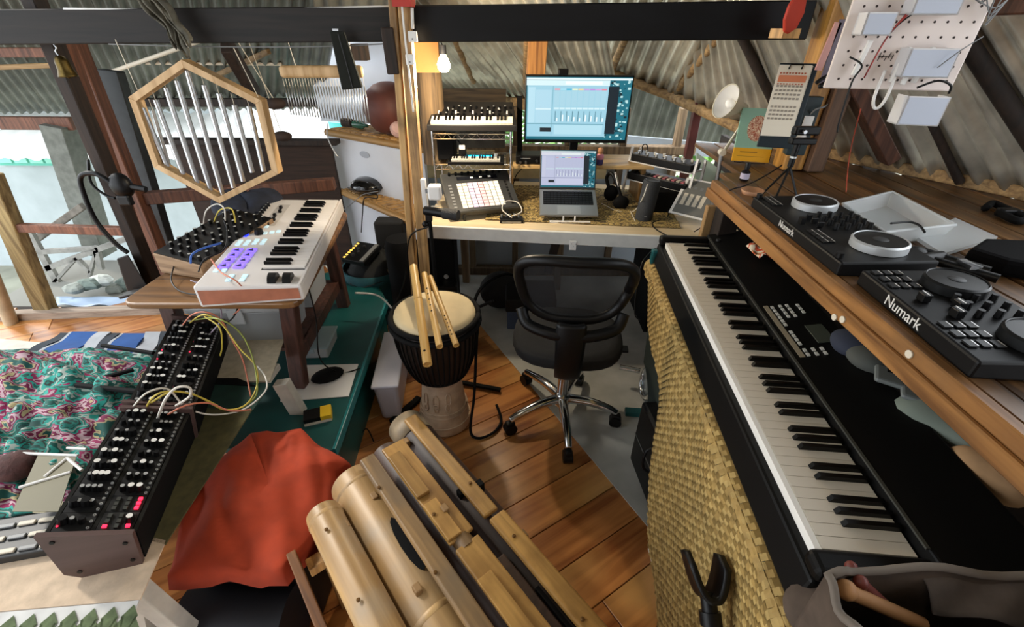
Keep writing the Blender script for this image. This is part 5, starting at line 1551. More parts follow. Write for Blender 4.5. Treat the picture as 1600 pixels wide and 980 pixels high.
obj('cabinet', MB().box(-.085, .085, -.07, .10, .0, .62), BLACKM, spk, bevel=.01)
obj('clip_badge', MB().cyl((.03, -.072, .36), (.03, -.075, .36), .014, n=14), SILVER, spk)
obj('lower_box', MB().box(-.06, .10, -.16, -.072, .0, .34), BLACK, spk, bevel=.012)
sp2 = thing('floor_speaker', 'rounded black speaker cabinet beside the centre post under the bamboo shelf', 'speaker', (-.63, 2.35, 0))
obj('cabinet', MB().lathe([(.085, 0), (.095, .02), (.095, .56), (.08, .60)], 28), BLACKM, sp2, smooth=True, auto=True)
# under the desk
ubx = thing('blue_crate', 'slate blue crate with a black lid on the vinyl under the desk', 'crate', (.10, 2.42, .004))
obj('body', MB().box(-.13, .16, -.10, .14, 0, .13), solid('slate_blue', '#3d4a63', .5), ubx, bevel=.006)
obj('lid', MB().box(-.14, .17, -.11, .15, .13, .22), BLACK, ubx, bevel=.01)
tag(obj('black_backpack', MB().ball((-.07, 2.60, .13), .15, .13, .125), solid('backpack_cloth', '#0d0d0e', .85, bump=.3, scale=14), smooth=True), 'black bag slumped under the desk left of the blue crate', 'bag')
cable('black_hose', [pz(770, 470, .3), pz(742, 480, .2), pz(752, 450, .3), pz(790, 428, .32), pz(820, 440, .25)], .010, BLACK, 'thick looped black cable on the bag under the desk')
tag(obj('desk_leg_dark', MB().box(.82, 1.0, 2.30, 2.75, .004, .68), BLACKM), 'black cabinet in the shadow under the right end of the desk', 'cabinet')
# ================================================================== ON THE DECK
ZK = 1.098
def jog(parent, M, r_, ring, plate):
    j = obj('jog_wheel', MB().lathe([(r_, 0), (r_, .018), (r_ * .93, .022), (r_ * .90, .020)], 36, M, close=False), ring, parent, smooth=True, auto=True)
    obj('jog_plate', MB().lathe([(r_ * .91, .019), (r_ * .5, .020), (0, .0205)], 36, M, close=False), plate, j, smooth=True)
    obj('jog_centre', MB().lathe([(r_ * .28, .0207), (r_ * .26, .0215), (0, .0215)], 24, M, close=False), DGREY, j, smooth=True)
    return j
def djc(name, label, p0, p1, depth, silver, logo):
    a, b_ = pz(*p0, ZK), pz(*p1, ZK)
    d = b_ - a; d.z = 0
    L = d.length
    M = axes((a.x, a.y, ZK), d)                      # x toward camera along the front, y to the back (right)
    t = thing(name, label, 'controller', M=M)
    obj('body', MB().hexa([(0, 0, 0), (L, 0, 0), (L, depth, 0), (0, depth, 0), (0, 0, .036), (L, 0, .036), (L, depth, .045), (0, depth, .045)]), solid('dj_black', '#0a0a0b', .5, spec=.25), t, bevel=.005)
    Mt = T((0, 0, .037)) @ RX(math.atan2(.009, depth))
    return t, M, Mt, L
t, M, Mt, L = djc('dj_controller', 'black disc jockey controller with silver jog wheels, farther one on the deck', (1172, 323), (1306, 432), .225, True, False)
SRING = solid('silver_ring', '#c9ccce', .42, .5)
PL = solid('jog_vinyl', '#101011', .4, spec=.3)
for x in (.115, L - .085):
    jog(t, Mt @ T((x, .135, 0)), .062, SRING, PL)
pbm = MB().box(-.009, .009, -.006, .006, 0, .003).mesh('performance_pad', solid('dj_pad', '#191a1b', .4, spec=.3))
pbl = MB().box(-.009, .009, -.0009, .0009, .003, .0035).mesh('pad_line', SILVER)
for x0 in (.025, L - .19):
    for i in range(4):
        for j in range(2):
            q = link('performance_pad', pbm, t, Mt @ T((x0 + i * .022, .025 + j * .016, 0))); link('pad_line', pbl, q, T((0, .006, 0)))
km, kc_ = knobmesh(.007, .016, SILVER)
for i in range(4):
    for j in range(4):
        link('mixer_knob', km, t, Mt @ T((L / 2 - .045 + i * .03, .10 + j * .03, 0)))
for i in range(3): obj('fader', MB().box(-.004, .004, -.008, .008, 0, .016, Mt @ T((L / 2 - .03 + i * .03, .065, 0))), BLACK, t, bevel=.002)
obj('crossfader', MB().box(-.008, .008, -.006, .006, 0, .018, Mt @ T((L / 2, .03, 0))), BLACK, t)
text('brand_lettering', 'Numark', WHITE, t, T((L * .48, -.001, .019)) @ RX(R(90)), .026)
for x in (.02, L - .03): obj('front_foot', MB().cyl((x, .01, .037), (x, .01, .05), .009, n=14), BLACK, t, smooth=True, auto=True)

t, M, Mt, L = djc('dj_controller', 'compact black disc jockey controller with white Numark lettering, nearer one on the deck', (1336, 443), (1512, 592), .21, False, True)
L0 = L
for x in (.085, L + .0 - .01):
    jog(t, Mt @ T((min(x, L - .055), .135, 0)), .055, solid('black_ring', '#18191a', .35, spec=.3), PL)
pbm2 = MB().box(-.010, .010, -.007, .007, 0, .003).mesh('performance_pad', MATS['dj_pad'])
for x0 in (.02, L - .11):
    for i in range(3):
        for j in range(3):
            q = link('performance_pad', pbm2, t, Mt @ T((x0 + i * .03, .02 + j * .022, 0))); link('pad_line', pbl, q, T((0, .007, 0)))
for i in range(3):
    for j in range(3):
        link('mixer_knob', km, t, Mt @ T((L / 2 - .03 + i * .03, .10 + j * .035, 0)))
for x, y in ((L / 2 - .03, .04), (L / 2 + .03, .06), (L / 2 + .0, .085)):
    f0 = obj('fader', MB().box(-.010, .010, -.008, .008, 0, .018, Mt @ T((x, y, 0))), BLACK, t, bevel=.002)
    obj('fader_line', MB().box(-.010, .010, -.001, .001, .018, .0186, Mt @ T((x, y, 0))), WHITE, f0)
text('brand_lettering', 'Numark', WHITE, t, T((L * .46, -.001, .019)) @ RX(R(90)), .032)

# clear plastic tray
ty = [pz(*p, ZK) for p in ((1372, 387), (1308, 340), (1385, 320), (1480, 375))]
trc = sum(ty, Vector()) / 4
tr = thing('plastic_tray', 'shallow clear plastic tray holding a bent black cable on the deck', 'tray', trc)
q = [p - trc for p in ty]
cx_ = Vector()
def trring(k, z): return [v * k + Vector((0, 0, z)) for v in q]
mb = MB()
mb.add(trring(.9, .002), [[0, 1, 2, 3]])
obj('tray_base', mb, CLEAR, tr, solidify=.002)
for i in range(4):
    a, b_ = q[i], q[(i + 1) % 4]
    obj('tray_side', MB().add([a * .9 + Vector((0, 0, .002)), b_ * .9 + Vector((0, 0, .002)), b_ + Vector((0, 0, .045)), a + Vector((0, 0, .045))], [[0, 1, 2, 3]]), CLEAR, tr, solidify=.003)
    obj('tray_rim', MB().cyl(a + Vector((0, 0, .045)), b_ + Vector((0, 0, .045)), .004, n=8), CLEAR, tr)
cable('bent_cable', [pz(1392, 349, ZK + .05), pz(1420, 347, ZK + .05), pz(1436, 352, ZK + .05), pz(1445, 363, ZK + .05)], .003, BLACK, 'short bent black cable lying across the plastic tray')
tag(obj('plastic_sleeve', ngon([pz(*p, ZK + .004) for p in ((1430, 375), (1490, 345), (1556, 375), (1470, 402))], .01), CLEAR), 'crinkled clear plastic sleeve lying beside the tray', 'sleeve')
# folded tripod / boom and black pouch
fb = thing('folded_tripod', 'folded black camera tripod lying along the deck beyond the controllers', 'tripod', pz(1440, 408, ZK))
fo = fb.location.copy()
for a, c_, r_ in (((1432, 392), (1545, 425), .013), ((1440, 402), (1560, 436), .011), ((1425, 408), (1470, 402), .016)):
    obj('leg', MB().cyl(pz(*a, ZK + .022) - fo, pz(*c_, ZK + .022) - fo, r_, n=12), BLACK, fb, smooth=True, auto=True)
obj('head', MB().ball(pz(1430, 397, ZK + .02) - fo, .028, .022, .02), BLACK, fb, smooth=True)
obj('latch', MB().box(-.01, .01, -.02, .02, 0, .01, T(pz(1510, 416, ZK + .03) - fo)), STEEL, fb)
pu = [pz(*p, ZK) for p in ((1500, 412), (1525, 395), (1640, 400), (1660, 450), (1560, 432))]
tag(obj('black_case', ngon(pu, .045), solid('black_case_cloth', '#070607', .9, spec=.1), bevel=.012), 'flat black fabric case on the deck at the right edge', 'case')
tag(obj('tripod_strap', MB().bar(pz(1505, 408, ZK + .05), pz(1535, 418, ZK + .05), .006, .004), STEEL), 'bright metal clip on the black fabric case', 'clip')
cm = thing('camera_strap', 'tangled black strap with plastic buckle at the far right of the deck', 'strap', pz(1570, 328, ZK))
co = cm.location.copy()
obj('loop', MB().tube([pz(*p, ZK + .012) - co for p in ((1540, 325), (1552, 318), (1570, 326), (1590, 335), (1610, 340), (1590, 345), (1560, 332))], .012, n=8), BLACKM, cm, smooth=True)
obj('buckle', MB().box(-.03, .03, -.015, .015, 0, .014, T(pz(1575, 333, ZK + .01) - co)), BLACK, cm, bevel=.003)
# ---- mini tripod with phone clamp, bottle, dish
tpc = pz(1222, 306, ZK)
mt_ = thing('mini_tripod', 'little black tripod with a phone clamp standing on the deck corner', 'tripod', tpc)
top = Vector((0, .01, .10))
for p in ((1190, 304), (1210, 313), (1246, 313)):
    e = pz(*p, ZK) - tpc
    obj('leg', MB().cyl(top, e, .004, .0035, n=8), BLACK, mt_)
obj('column', MB().cyl(top, top + Vector((0, 0, .075)), .010, n=14), BLACK, mt_, smooth=True, auto=True)
obj('collar', MB().cyl(top + Vector((0, 0, .03)), top + Vector((0, 0, .036)), .0115, n=14), SILVER, mt_)
obj('clamp_jaw', MB().box(-.03, .055, -.015, .015, .175, .195, T((0, .01, 0))), BLACK, mt_, bevel=.005)
obj('clamp_jaw', MB().box(-.03, .055, -.015, .015, .205, .232, T((0, .01, 0))), BLACK, mt_, bevel=.006)
obj('clamp_screw', MB().cyl((-.005, -.008, .219), (-.005, -.02, .219), .006, n=12), STEEL, mt_)
bt = pz(1162, 282, ZK)
bo_ = thing('dropper_bottle', 'small dark bottle with white label standing on the deck corner', 'bottle', bt)
obj('glass', MB().lathe([(.016, 0), (.017, .003), (.017, .035), (.008, .042), (.008, .046)], 20), solid('dark_glass', '#141016', .15), bo_, smooth=True, auto=True)
obj('label', MB().lathe([(.0173, .008), (.0173, .030)], 20, close=False), solid('lilac_label', '#b9b2c6', .7), bo_, smooth=True)
obj('cap', MB().lathe([(.0095, .044), (.0095, .066), (.008, .070), (0, .070)], 18), BLACK, bo_, smooth=True, auto=True)
ds = pz(1174, 303, ZK)
tag(obj('peach_dish', MB().lathe([(.032, 0), (.04, .016), (.036, .016), (.028, .004), (0, .003)], 24, T(ds), close=False), solid('peach_clay', '#b58560', .6, vary=.2), smooth=True), 'small peach clay dish on the deck beside the mini tripod', 'dish')
cable('thin_lead', [pz(1222, 258, 1.2), pz(1195, 275, 1.16), pz(1165, 290, 1.12), pz(1140, 298, 1.10), pz(1126, 318, 1.0), pz(1110, 345, .9), pz(1085, 362, .8)], .0025, BLACK, 'thin black lead running from the phone clamp over the deck corner')
# ---- right post, clipboard calendar, power strip, book
def vpost(name, x0, x1, Y0, Y1, z0, z1, mat):
    return struct(obj(name, MB().box(x0, x1, Y0, Y1, z0, z1), mat, bevel=.004, seg=1))
pP = py(1213, 296, 1.93); pT = py(1262, 60, 1.93)
vpost('post_right', pP.x - .004, pP.x + .085, 1.93, 2.02, 1.1, 2.0, wood('orange_post', '#8f5f24', '#cf9746', axis=2, rough=.5, tint=.03))
vpost('post_right_brown', pP.x + .088, pP.x + .155, 1.90, 2.02, 1.1, 2.0, wood('brown_post', '#4a3626', '#745640', axis=2, rough=.6, tint=.03))
ck = py(1226, 160, 1.80)
cb = thing('wall_calendar', 'paper calendar with orange header clipped on a board on the right post', 'calendar', ck, R(-14))
obj('clipboard', MB().box(-.05, .075, .004, .012, -.16, .125), solid('dark_teal_board', '#16242b', .5), cb, bevel=.003)
obj('page', MB().grid(lambda u, v: ((u - .5) * .105, -.002 - .05 * max(0, .25 - v) ** 1.3 * 1.5 * (1 - u * .6), -.115 + v * .235), 6, 12), solid('calendar_paper', '#e6dcc8', .8), cb, solidify=.001)
obj('page_under', MB().box(-.045, .056, .0, .003, -.10, .118), CREAM, cb)
obj('header', MB().box(-.045, .045, -.0045, -.0035, .066, .088), solid('orange_print', '#d9835c', .8), cb)
mbt = MB()
for r_ in range(9):
    for c_ in range(7):
        if r_ == 4: continue
        mbt.box(-.044 + c_ * .0128, -.0355 + c_ * .0128, -.0045, -.0038, .050 - r_ * .0135, .0565 - r_ * .0135)
o = obj('day_print', mbt, solid('grey_ink', '#9a9082', .8), cb)
o['kind'] = 'stuff'
mbt = MB()
for c_ in range(9):
    mbt.box(-.044 + c_ * .0098, -.039 + c_ * .0098, -.0046, -.0036, .092, .097).box(-.044 + c_ * .0098, -.039 + c_ * .0098, -.0046, -.0036, .058, .062)
o = obj('header_marks', mbt, solid('orange_ink', '#b4593a', .8), cb); o['kind'] = 'stuff'
obj('clip', MB().tube([(-.02, -.004, .108), (-.02, -.012, .122), (.02, -.012, .122), (.02, -.004, .108)], .0028, sm=0), BLACK, cb)
pw = py(1253, 200, 1.84)
ps_ = thing('power_strip', 'dark teal power strip with two pale sockets on the right post', 'power strip', pw, R(-10))
obj('housing', MB().box(-.032, .038, -.01, .03, -.10, .11), solid('teal_black', '#1a2c30', .45), ps_, bevel=.004)
obj('socket', MB().box(-.008, .026, -.014, -.009, .0, .045), WHITE, ps_, bevel=.002)
obj('socket', MB().lathe([(.019, 0), (.017, .005), (0, .005)], 20, T((.004, -.010, -.035)) @ RX(R(90))), WHITE, ps_, smooth=True)
obj('lead', MB().tube([(.01, -.01, .05), (.015, -.03, .07), (.04, -.03, .08), (.06, .0, .085)], .003), MGREY, ps_, smooth=True)
bk0 = pz(1145, 252, ZK)
bkk = thing('standing_book', 'teal and yellow book with a printed medallion standing against the right post', 'book', M=T((1.045, 2.03, ZK + .012)) @ RZ(R(-14)) @ RX(R(-14)))
obj('cover', MB().box(-.075, .075, 0, .018, .055, .215), solid('book_teal', '#8fb7a0', .5), bkk)
obj('lower_band', MB().box(-.075, .075, -.0006, .018, 0, .055), solid('book_yellow', '#e0a318', .5), bkk)
obj('medallion', MB().prism([(.040 * math.cos(t * .3927) * 1.0, .052 * math.sin(t * .3927)) for t in range(16)], 0, .001, T((0, -.0002, .135)) @ RX(R(90))), patches('medallion_print', ['#8a4a3c', '#b56a50', '#d7b79a', '#a35a44', '#e2cdb0'], scale=70), bkk)
obj('page_block', MB().box(.0755, .078, .002, .016, .003, .21), BLACKM, bkk)
obj('title_print', MB().box(-.05, .02, -.0012, -.0007, .036, .041).box(-.06, .05, -.0012, -.0007, .020, .022), solid('book_ink', '#a8751a', .6), bkk)
obj('cord', MB().tube([(-.07, -.02, -.005), (0, -.03, -.008), (.06, -.01, -.005)], .002), BLACK, bkk, smooth=True)
# brown post by the stand (reddish steel)
rp0, rp1 = py(1076, 245, 2.75), py(1092, 158, 2.75)
tag(obj('red_post', MB().bar(rp0 + Vector((0, 0, -.3)), rp1, .045, .045, up=(0, 1, 0)), solid('red_brown_steel', '#5a2620', .5, vary=.15), bevel=.003), 'short reddish brown post rising to the diagonal rafter behind the stand', 'post')
# leaning light board (green-white) left of the deck
gw = [py(*p, 2.62) for p in ((1088, 238), (1160, 290), (1120, 300), (1085, 296))]
tag(obj('pale_panel', MB().add(gw, [[0, 1, 2, 3]]), solid('mint_panel', '#d4e8d8', .6), solidify=.006), 'pale mint panel behind the lamp post at the end of the desk', 'panel')

# ================================================================== PEGBOARD
pl, prr = py(1287, 138, 1.44), py(1478, 158, 1.38)
xdv = prr - pl; xdv.z = 0
PB = thing('pegboard', 'white pegboard with small bins and cables hanging over the deck', 'pegboard', M=axes((pl.x, pl.y, pl.z), xdv))
PWb = xdv.length
PBM = solid('pegboard_white', '#e3d6cf', .55)
obj('board', MB().box(0, PWb, 0, .012, 0, .42), PBM, PB, bevel=.004)
hm = MB().cyl((0, -.0006, 0), (0, .001, 0), .0032, n=8).mesh('peg_hole', solid('hole_dark', '#3a2f2c', .9))
for i in range(14):
    for j in range(12):
        x, z = .03 + i * .03, .025 + j * .034
        if x < PWb - .01: link('peg_hole', hm, PB, T((x, 0, z)))
BIN = solid('bin_white', '#d8d6d6', .5)
BIND = solid('bin_front', '#b9c0cf', .5)
def pbin(px0, px1, dep=.055, open_=False):
    a = PB.matrix_world.inverted() @ pplane(*px0, pl, (PB.matrix_world.to_3x3() @ Vector((0, 1, 0))))
    b_ = PB.matrix_world.inverted() @ pplane(*px1, pl, (PB.matrix_world.to_3x3() @ Vector((0, 1, 0))))
    x0, x1 = sorted((a.x, b_.x)); z0, z1 = sorted((a.z, b_.z))
    s_ = .86; x0 *= 1; 
    b2_ = obj('storage_bin', MB().box(x0, x1, -dep, -dep + .003, z0, z1).box(x0, x0 + .003, -dep, 0, z0, z1).box(x1 - .003, x1, -dep, 0, z0, z1).box(x0, x1, -dep, 0, z0, z0 + .003), BIN, PB)
    obj('bin_front', MB().box(x0 + .004, x1 - .004, -dep - .0008, -dep, z0 + .003, z1 - .003), BIND, b2_)
    return x0, x1, z0, z1
pbin((1330, 55), (1388, 20)); pbin((1405, 24), (1495, -20)); 
bb = pbin((1390, 118), (1482, 75)); pbin((1385, 190), (1468, 148))
mbl = MB()
for i in range(5):
    mbl.bar((bb[0] - .045 + i * .008, -.0012, bb[2] + .035 + .006 * (i % 2)), (bb[0] - .043 + i * .008, -.0012, bb[2] + .055 - .005 * (i % 3)), .0015, .001)
mbl.bar((bb[0] - .046, -.0012, bb[2] + .045), (bb[0] - .01, -.0012, bb[2] + .047), .001, .0015)
o = obj('handwriting', mbl, BLACKM, PB); o['kind'] = 'stuff'
for x, z in ((.055, .035), (.155, .02), (.185, .015), (.21, .02)):
    obj('white_peg', MB().bar((x, -.02, z), (x + .012, -.02, z + .085), .012, .012), WHITE, PB, bevel=.003)
obj('white_loop', MB().tube([(.13, -.02, .05), (.125, -.03, -.02), (.14, -.03, -.045), (.155, -.03, -.02), (.16, -.02, .05)], .004), WHITE, PB, smooth=True)
for k in range(3):
    obj('red_wire', MB().tube([(.175 + k * .006, -.01, .19), (.14, -.03, .20 - k * .01), (.10, -.03, .13), (.085, -.02, .03)], .002), solid('red_wire', '#a8342c', .5) if k < 2 else BLACK, PB, smooth=True)
obj('black_wire', MB().tube([(.03, -.02, .08), (.06, -.04, .06), (.05, -.04, .02), (.055, -.04, -.08), (.06, -.04, -.11)], .0025), BLACK, PB, smooth=True)
obj('black_wire', MB().tube([(.22, -.03, .01), (.245, -.06, .03), (.28, -.06, .02), (.29, -.05, .0)], .003), BLACK, PB, smooth=True)
for k in range(4):
    obj('grey_wire', MB().tube([(.29, -.01, .20), (.26 + .02 * k, -.03, .21 + .008 * k), (.31, -.03, .19 - .012 * k), (.345, -.01, .21)], .0015), MGREY, PB, smooth=True)
obj('grey_wire', MB().tube([(.23, -.06, .06), (.26, -.07, .10), (.30, -.06, .13)], .0015), MGREY, PB, smooth=True)
PURP = solid('mauve_strip', '#5f5360', .5)
sp_ = thing('mauve_ruler', 'mauve grey flat ruler bundle hanging left of the pegboard', 'ruler', py(1305, 90, 1.72))
so = sp_.location.copy()
for (a, c_), mt in zip((((1318, 30), (1285, 130)), ((1328, 55), (1296, 138)), ((1310, 35), (1278, 110))), (PURP, PURP, solid('pink_strip', '#c58f86', .5))):
    obj('strip', MB().bar(py(*a, 1.72) - so, py(*c_, 1.72) - so, .022, .006, up=(0, 1, 0)), mt, sp_)
tag(obj('cable_tangle', MB().tube([py(*p, 1.66) for p in ((1275, 130), (1290, 120), (1315, 112), (1322, 125), (1300, 132), (1280, 135), (1310, 118), (1320, 108))], .006, n=6), BLACK, smooth=True), 'tangle of black cable at the lower left corner of the pegboard', 'cable')
cable('orange_string', [py(1345, 170, 1.6), pz(1328, 240, 1.2), pz(1322, 300, 1.101)], .0018, solid('orange_string', '#b5503a', .7), 'thin orange string hanging from the pegboard to the deck', 'string')
rl = py(1240, 20, 1.85)
rd = thing('red_plectrum', 'red leaf-shaped plastic shaker hanging at the right end of the black beam', 'shaker', rl, R(20))
obj('leaf', MB().prism([(0, -.062), (.03, -.045), (.045, 0), (.038, .04), (.01, .066), (-.015, .05), (-.032, .02), (-.036, -.02), (-.022, -.055)], -.006, .006, RX(R(90))), solid('red_plastic', '#c83a20', .5), rd, bevel=.005)
obj('cord', MB().cyl((.01, 0, .06), (.02, .0, .12), .002, n=6), CREAM, rd)
obj('bracket_block', MB().box(.0, .0801, .02, .08, -.075, -.045), WPINE, rd)
# ================================================================== BULB, CONDUIT, BEAM DETAILS
bq = py(693, 97, 2.28)
pb = thing('pendant_bulb', 'glowing bare light bulb hanging from the beam right of the centre post', 'light bulb', bq)
blb = obj('glass_bulb', MB().lathe([(.0, -.042), (.018, -.038), (.028, -.022), (.029, -.008), (.022, .012), (.013, .026), (.013, .032)], 24), solid('bulb_glow', '#fff2d0', .3, emit='#ffd79a', es=22), pb, smooth=True)
obj('socket', MB().cyl((0, 0, .030), (0, 0, .065), .016, n=18), BLACK, pb, smooth=True, auto=True)
obj('flex', MB().tube([(0, 0, .065), (-.008, 0, .085), (-.012, .0, .13)], .003), BLACK, pb, smooth=True)
obj('hook_ring', MB().tube([(-.012 + .016 * math.cos(t * .6283), .0, .145 + .016 * math.sin(t * .6283)) for t in range(11)], .002, sm=2), STEEL, pb, smooth=True)
ld = bpy.data.lights.new('bulb_light', 'POINT'); ld.energy = 26; ld.color = (1.0, .84, .62); ld.shadow_soft_size = .03
lo_ = bpy.data.objects.new('bulb_light', ld); COL.objects.link(lo_); lo_.location = bq + Vector((0, -.05, -.03))
# unseen fill lamp added over the camera for deck and keys, bulb-shaped
fill_pos = Vector((-.15, .10, 2.35))
fill_bulb = thing('pendant_bulb', 'added fill lamp shaped as a bulb, unseen above the viewer', 'light bulb', fill_pos)
obj('glass_bulb', MB().lathe([(.0, -.042), (.018, -.038), (.028, -.022), (.029, -.008), (.022, .012), (.013, .026), (.013, .032)], 24), MATS['bulb_glow'], fill_bulb, smooth=True)
obj('socket', MB().cyl((0, 0, .030), (0, 0, .065), .016, n=18), BLACK, fill_bulb, smooth=True, auto=True)
obj('flex', MB().cyl((0, 0, .065), (0, 0, .4), .003, n=6), BLACK, fill_bulb)
ld = bpy.data.lights.new('added_fill_light', 'POINT'); ld.energy = 7; ld.color = (1.0, .84, .64); ld.shadow_soft_size = .06
lo_ = bpy.data.objects.new('added_fill_light', ld); COL.objects.link(lo_); lo_.location = fill_pos + Vector((0, 0, -.08))

lg = py(672, 150, 2.6)
tag(obj('log_column', MB().cyl((lg.x, 2.62, .95), (lg.x, 2.62, 1.62), .068, .064, n=20), wood('rough_log', '#4a3a28', '#7c6444', axis=2, rough=.8, tint=.02), smooth=True, auto=True), 'thick rough log column behind the bulb above the wire rack', 'column')
tag(obj('plywood_board', MB().box(lg.x - .075, lg.x + .07, 2.535, 2.545, 1.41, 1.62), solid('orange_plywood', '#b9803f', .6, vary=.12, scale=8)), 'orange plywood board lit by the bulb in front of the log column', 'board')
tag(obj('roof_stub', MB().bar(py(836, 128, 2.7), py(842, 40, 2.7), .10, .06, up=(0, 1, 0)), wood('orange_stub', '#7a4d22', '#c08848', axis=2, rough=.6, tint=.02), bevel=.004), 'orange brown timber stub hanging behind the monitor top', 'timber')
for (x, y, lab) in ((645, 57, 'white junction box on the beam just right of the centre post'), (641, 93, 'white switch box on the centre post below the beam')):
    p = py(x, y, 2.02)
    j = thing('junction_box', lab, 'junction box', p)
    obj('box', MB().box(-.016, .016, -.012, .015, -.018, .018), WHITE, j, bevel=.003)
    obj('cover_screw', MB().cyl((0, -.012, -.008), (0, -.0135, -.008), .003, n=8), MGREY, j)
cable('white_conduit', [py(644, 12, 2.02), py(645, 45, 2.02)], .006, WHITE, 'short white conduit above the upper junction box', sm=0)
cable('white_conduit', [py(628, 8, 2.01), py(633, 60, 2.01), py(641, 130, 2.01), py(646, 175, 2.01)], .004, WHITE, 'white cable running down the centre post', sm=4)
cable('white_beam_cable', [py(100, 14, 2.09), py(300, 16, 2.09), py(500, 13, 2.09), py(612, 10, 2.09)], .005, WHITE, 'white cable lying along the top of the stained beam', sm=4)
cable('grey_beam_cable', [py(170, 69, 2.07), py(320, 73, 2.07), py(500, 73, 2.07), py(610, 68, 2.07)], .0025, MGREY, 'grey cable running under the stained beam', sm=4)
tag(obj('timber_block', MB().box(*(lambda p: (p.x - .035, p.x + .035, 2.5, 2.56, p.z - .04, p.z + .03))(py(560, 80, 2.5))), DARKW), 'dark timber block under the beam beside the black pouch', 'timber')

# ================================================================== BAMBOO SHELVES
BSL = wood('shelf_bamboo', '#7a5a30', '#b98f52', axis=0, scale=4, rough=.5, tint=.18)
def bshelf(z, a, c_, depth, label, off):
    d = (c_ - a); d.z = 0; L = d.length
    M = axes((a.x, a.y, z), d)
    s_ = thing('bamboo_shelf', label, 'shelf', M=M)
    obj('front_pole', MB().cyl((-.02, 0, -.02), (L + .02, 0, -.02), .024, n=14), BSL, s_, smooth=True, auto=True)
    for i in range(int(L / .055)):
        x = .02 + i * .055
        obj('slat', MB().hexa([(x, .0, 0), (x + .045, .0, 0), (x + .045 + off, depth, 0), (x + off, depth, 0), (x + .004, .0, .012), (x + .041, .0, .012), (x + .041 + off, depth, .012), (x + .004 + off, depth, .012)]), BSL, s_, bevel=.003, seg=1)
    return s_, M
sA, MA = bshelf(.99, Vector((SH0.x, SH0.y, 0)), Vector((SH1.x, SH1.y, 0)), .26, 'upper bamboo slat shelf on top of the white partition', .06)
w0, w1 = pz(535, 296, .60), pz(648, 345, .60)
sB, MB2 = bshelf(.60, w0, w1, .17, 'lower bamboo slat shelf in front of the white partition', .03)
def onA(x, y, z=0): return MA @ Vector((x, y, .012 + z))
pt = onA(.50, .14)
pot = thing('clay_pot', 'large reddish brown clay pot behind the centre post on the upper bamboo shelf', 'pot', pt)
obj('belly', MB().lathe([(.06, 0), (.11, .025), (.15, .08), (.168, .14), (.16, .20), (.13, .255), (.085, .29), (.04, .305), (.0, .308)], 32), solid('clay_red', '#5d3026', .6, vary=.35, scale=5), pot, smooth=True)
obj('foot_ring', MB().lathe([(.065, 0), (.065, .012), (.055, .012)], 28, close=False), solid('clay_dark', '#3a2019', .7), pot)
p = onA(.09, .10, .03)
tag(obj('wood_log', MB().cyl(p + Vector((-.03, 0, 0)), p + Vector((.04, -.02, 0)), .028, n=14), DARKW, smooth=True, auto=True), 'short dark log piece on the left of the upper bamboo shelf', 'log')
p = onA(.22, .10, .028)
gb = thing('green_bottle', 'green bottle lying on the upper bamboo shelf beside the log piece', 'bottle', M=T(p) @ RZ(R(-30)) @ RY(R(90)))
obj('bottle_body', MB().lathe([(.024, -.05), (.026, -.045), (.026, .03), (.010, .055), (.010, .08)], 20), solid('green_glass', '#2f5c4a', .25), gb, smooth=True)
p = onA(.64, .07, .045)
rk_ = MB()
rk_.ball((0, 0, 0), .055, .045, .05, n=14, m=9)
rk_.v = [tuple(Vector(v) * (1 + .18 * noise.noise(Vector(v) * 30))) for v in rk_.v]
tag(obj('pink_rock', rk_, solid('pink_salt', '#cda79b', .6, vary=.12, scale=12), M=T(p)), 'pale pink salt rock on the upper bamboo shelf next to the centre post', 'rock')
p = MB2 @ Vector((.24, .09, .012))
td = thing('tongue_drum', 'glossy black steel tongue drum on the lower bamboo shelf', 'drum', p)
obj('shell', MB().lathe([(.03, 0), (.09, .012), (.125, .045), (.128, .055), (.12, .075), (.08, .10), (.03, .108), (0, .109)], 36), solid('gloss_black', '#0a0a0b', .15, coat=.5), td, smooth=True)
obj('seam', MB().tube([(.128 * math.cos(t * .2618), .128 * math.sin(t * .2618), .052) for t in range(25)], .0025, sm=0), DGREY, td)
cable('tangled_cables', [MB2 @ Vector(v) for v in ((.05, .02, .02), (.15, .0, .03), (.28, .03, .03), (.38, .05, .04), (.44, .02, .03), (.35, -.02, .02), (.30, -.03, -.1), (.25, -.04, -.25))], .004, BLACK, 'black cables trailing over the lower bamboo shelf')
cable('grey_lead', [MB2 @ Vector(v) for v in ((.40, .06, .06), (.30, .0, .03), (.2, -.03, -.04), (.08, -.06, -.12), (-.02, -.1, -.17))], .003, MGREY, 'thin grey lead hanging from the lower bamboo shelf to the table')

# ================================================================== UNDER AND AROUND THE TABLE
def bin_(name, label, x0, x1, y0, y1, z0, z1, mat=None, lid=WHITE, rot=R(4)):
    cx, cy_ = (x0 + x1) / 2, (y0 + y1) / 2
    t = thing(name, label, 'storage box', (cx, cy_, z0), rot)
    a, c_ = (x1 - x0) / 2, (y1 - y0) / 2
    h_ = z1 - z0
    obj('tub', MB().hexa([(-a * .92, -c_ * .92, 0), (a * .92, -c_ * .92, 0), (a * .92, c_ * .92, 0), (-a * .92, c_ * .92, 0), (-a, -c_, h_ * .85), (a, -c_, h_ * .85), (a, c_, h_ * .85), (-a, c_, h_ * .85)]), mat or solid('milky_plastic', '#a9aeb0', .35, alpha=.75), t, bevel=.006)
    obj('lid', MB().box(-a - .006, a + .006, -c_ - .006, c_ + .006, h_ * .86, h_), lid, t, bevel=.005)
    obj('clip', MB().box(-.03, .03, -c_ - .012, -c_ - .005, h_ * .6, h_ * .95), lid, t, bevel=.003)
    return t
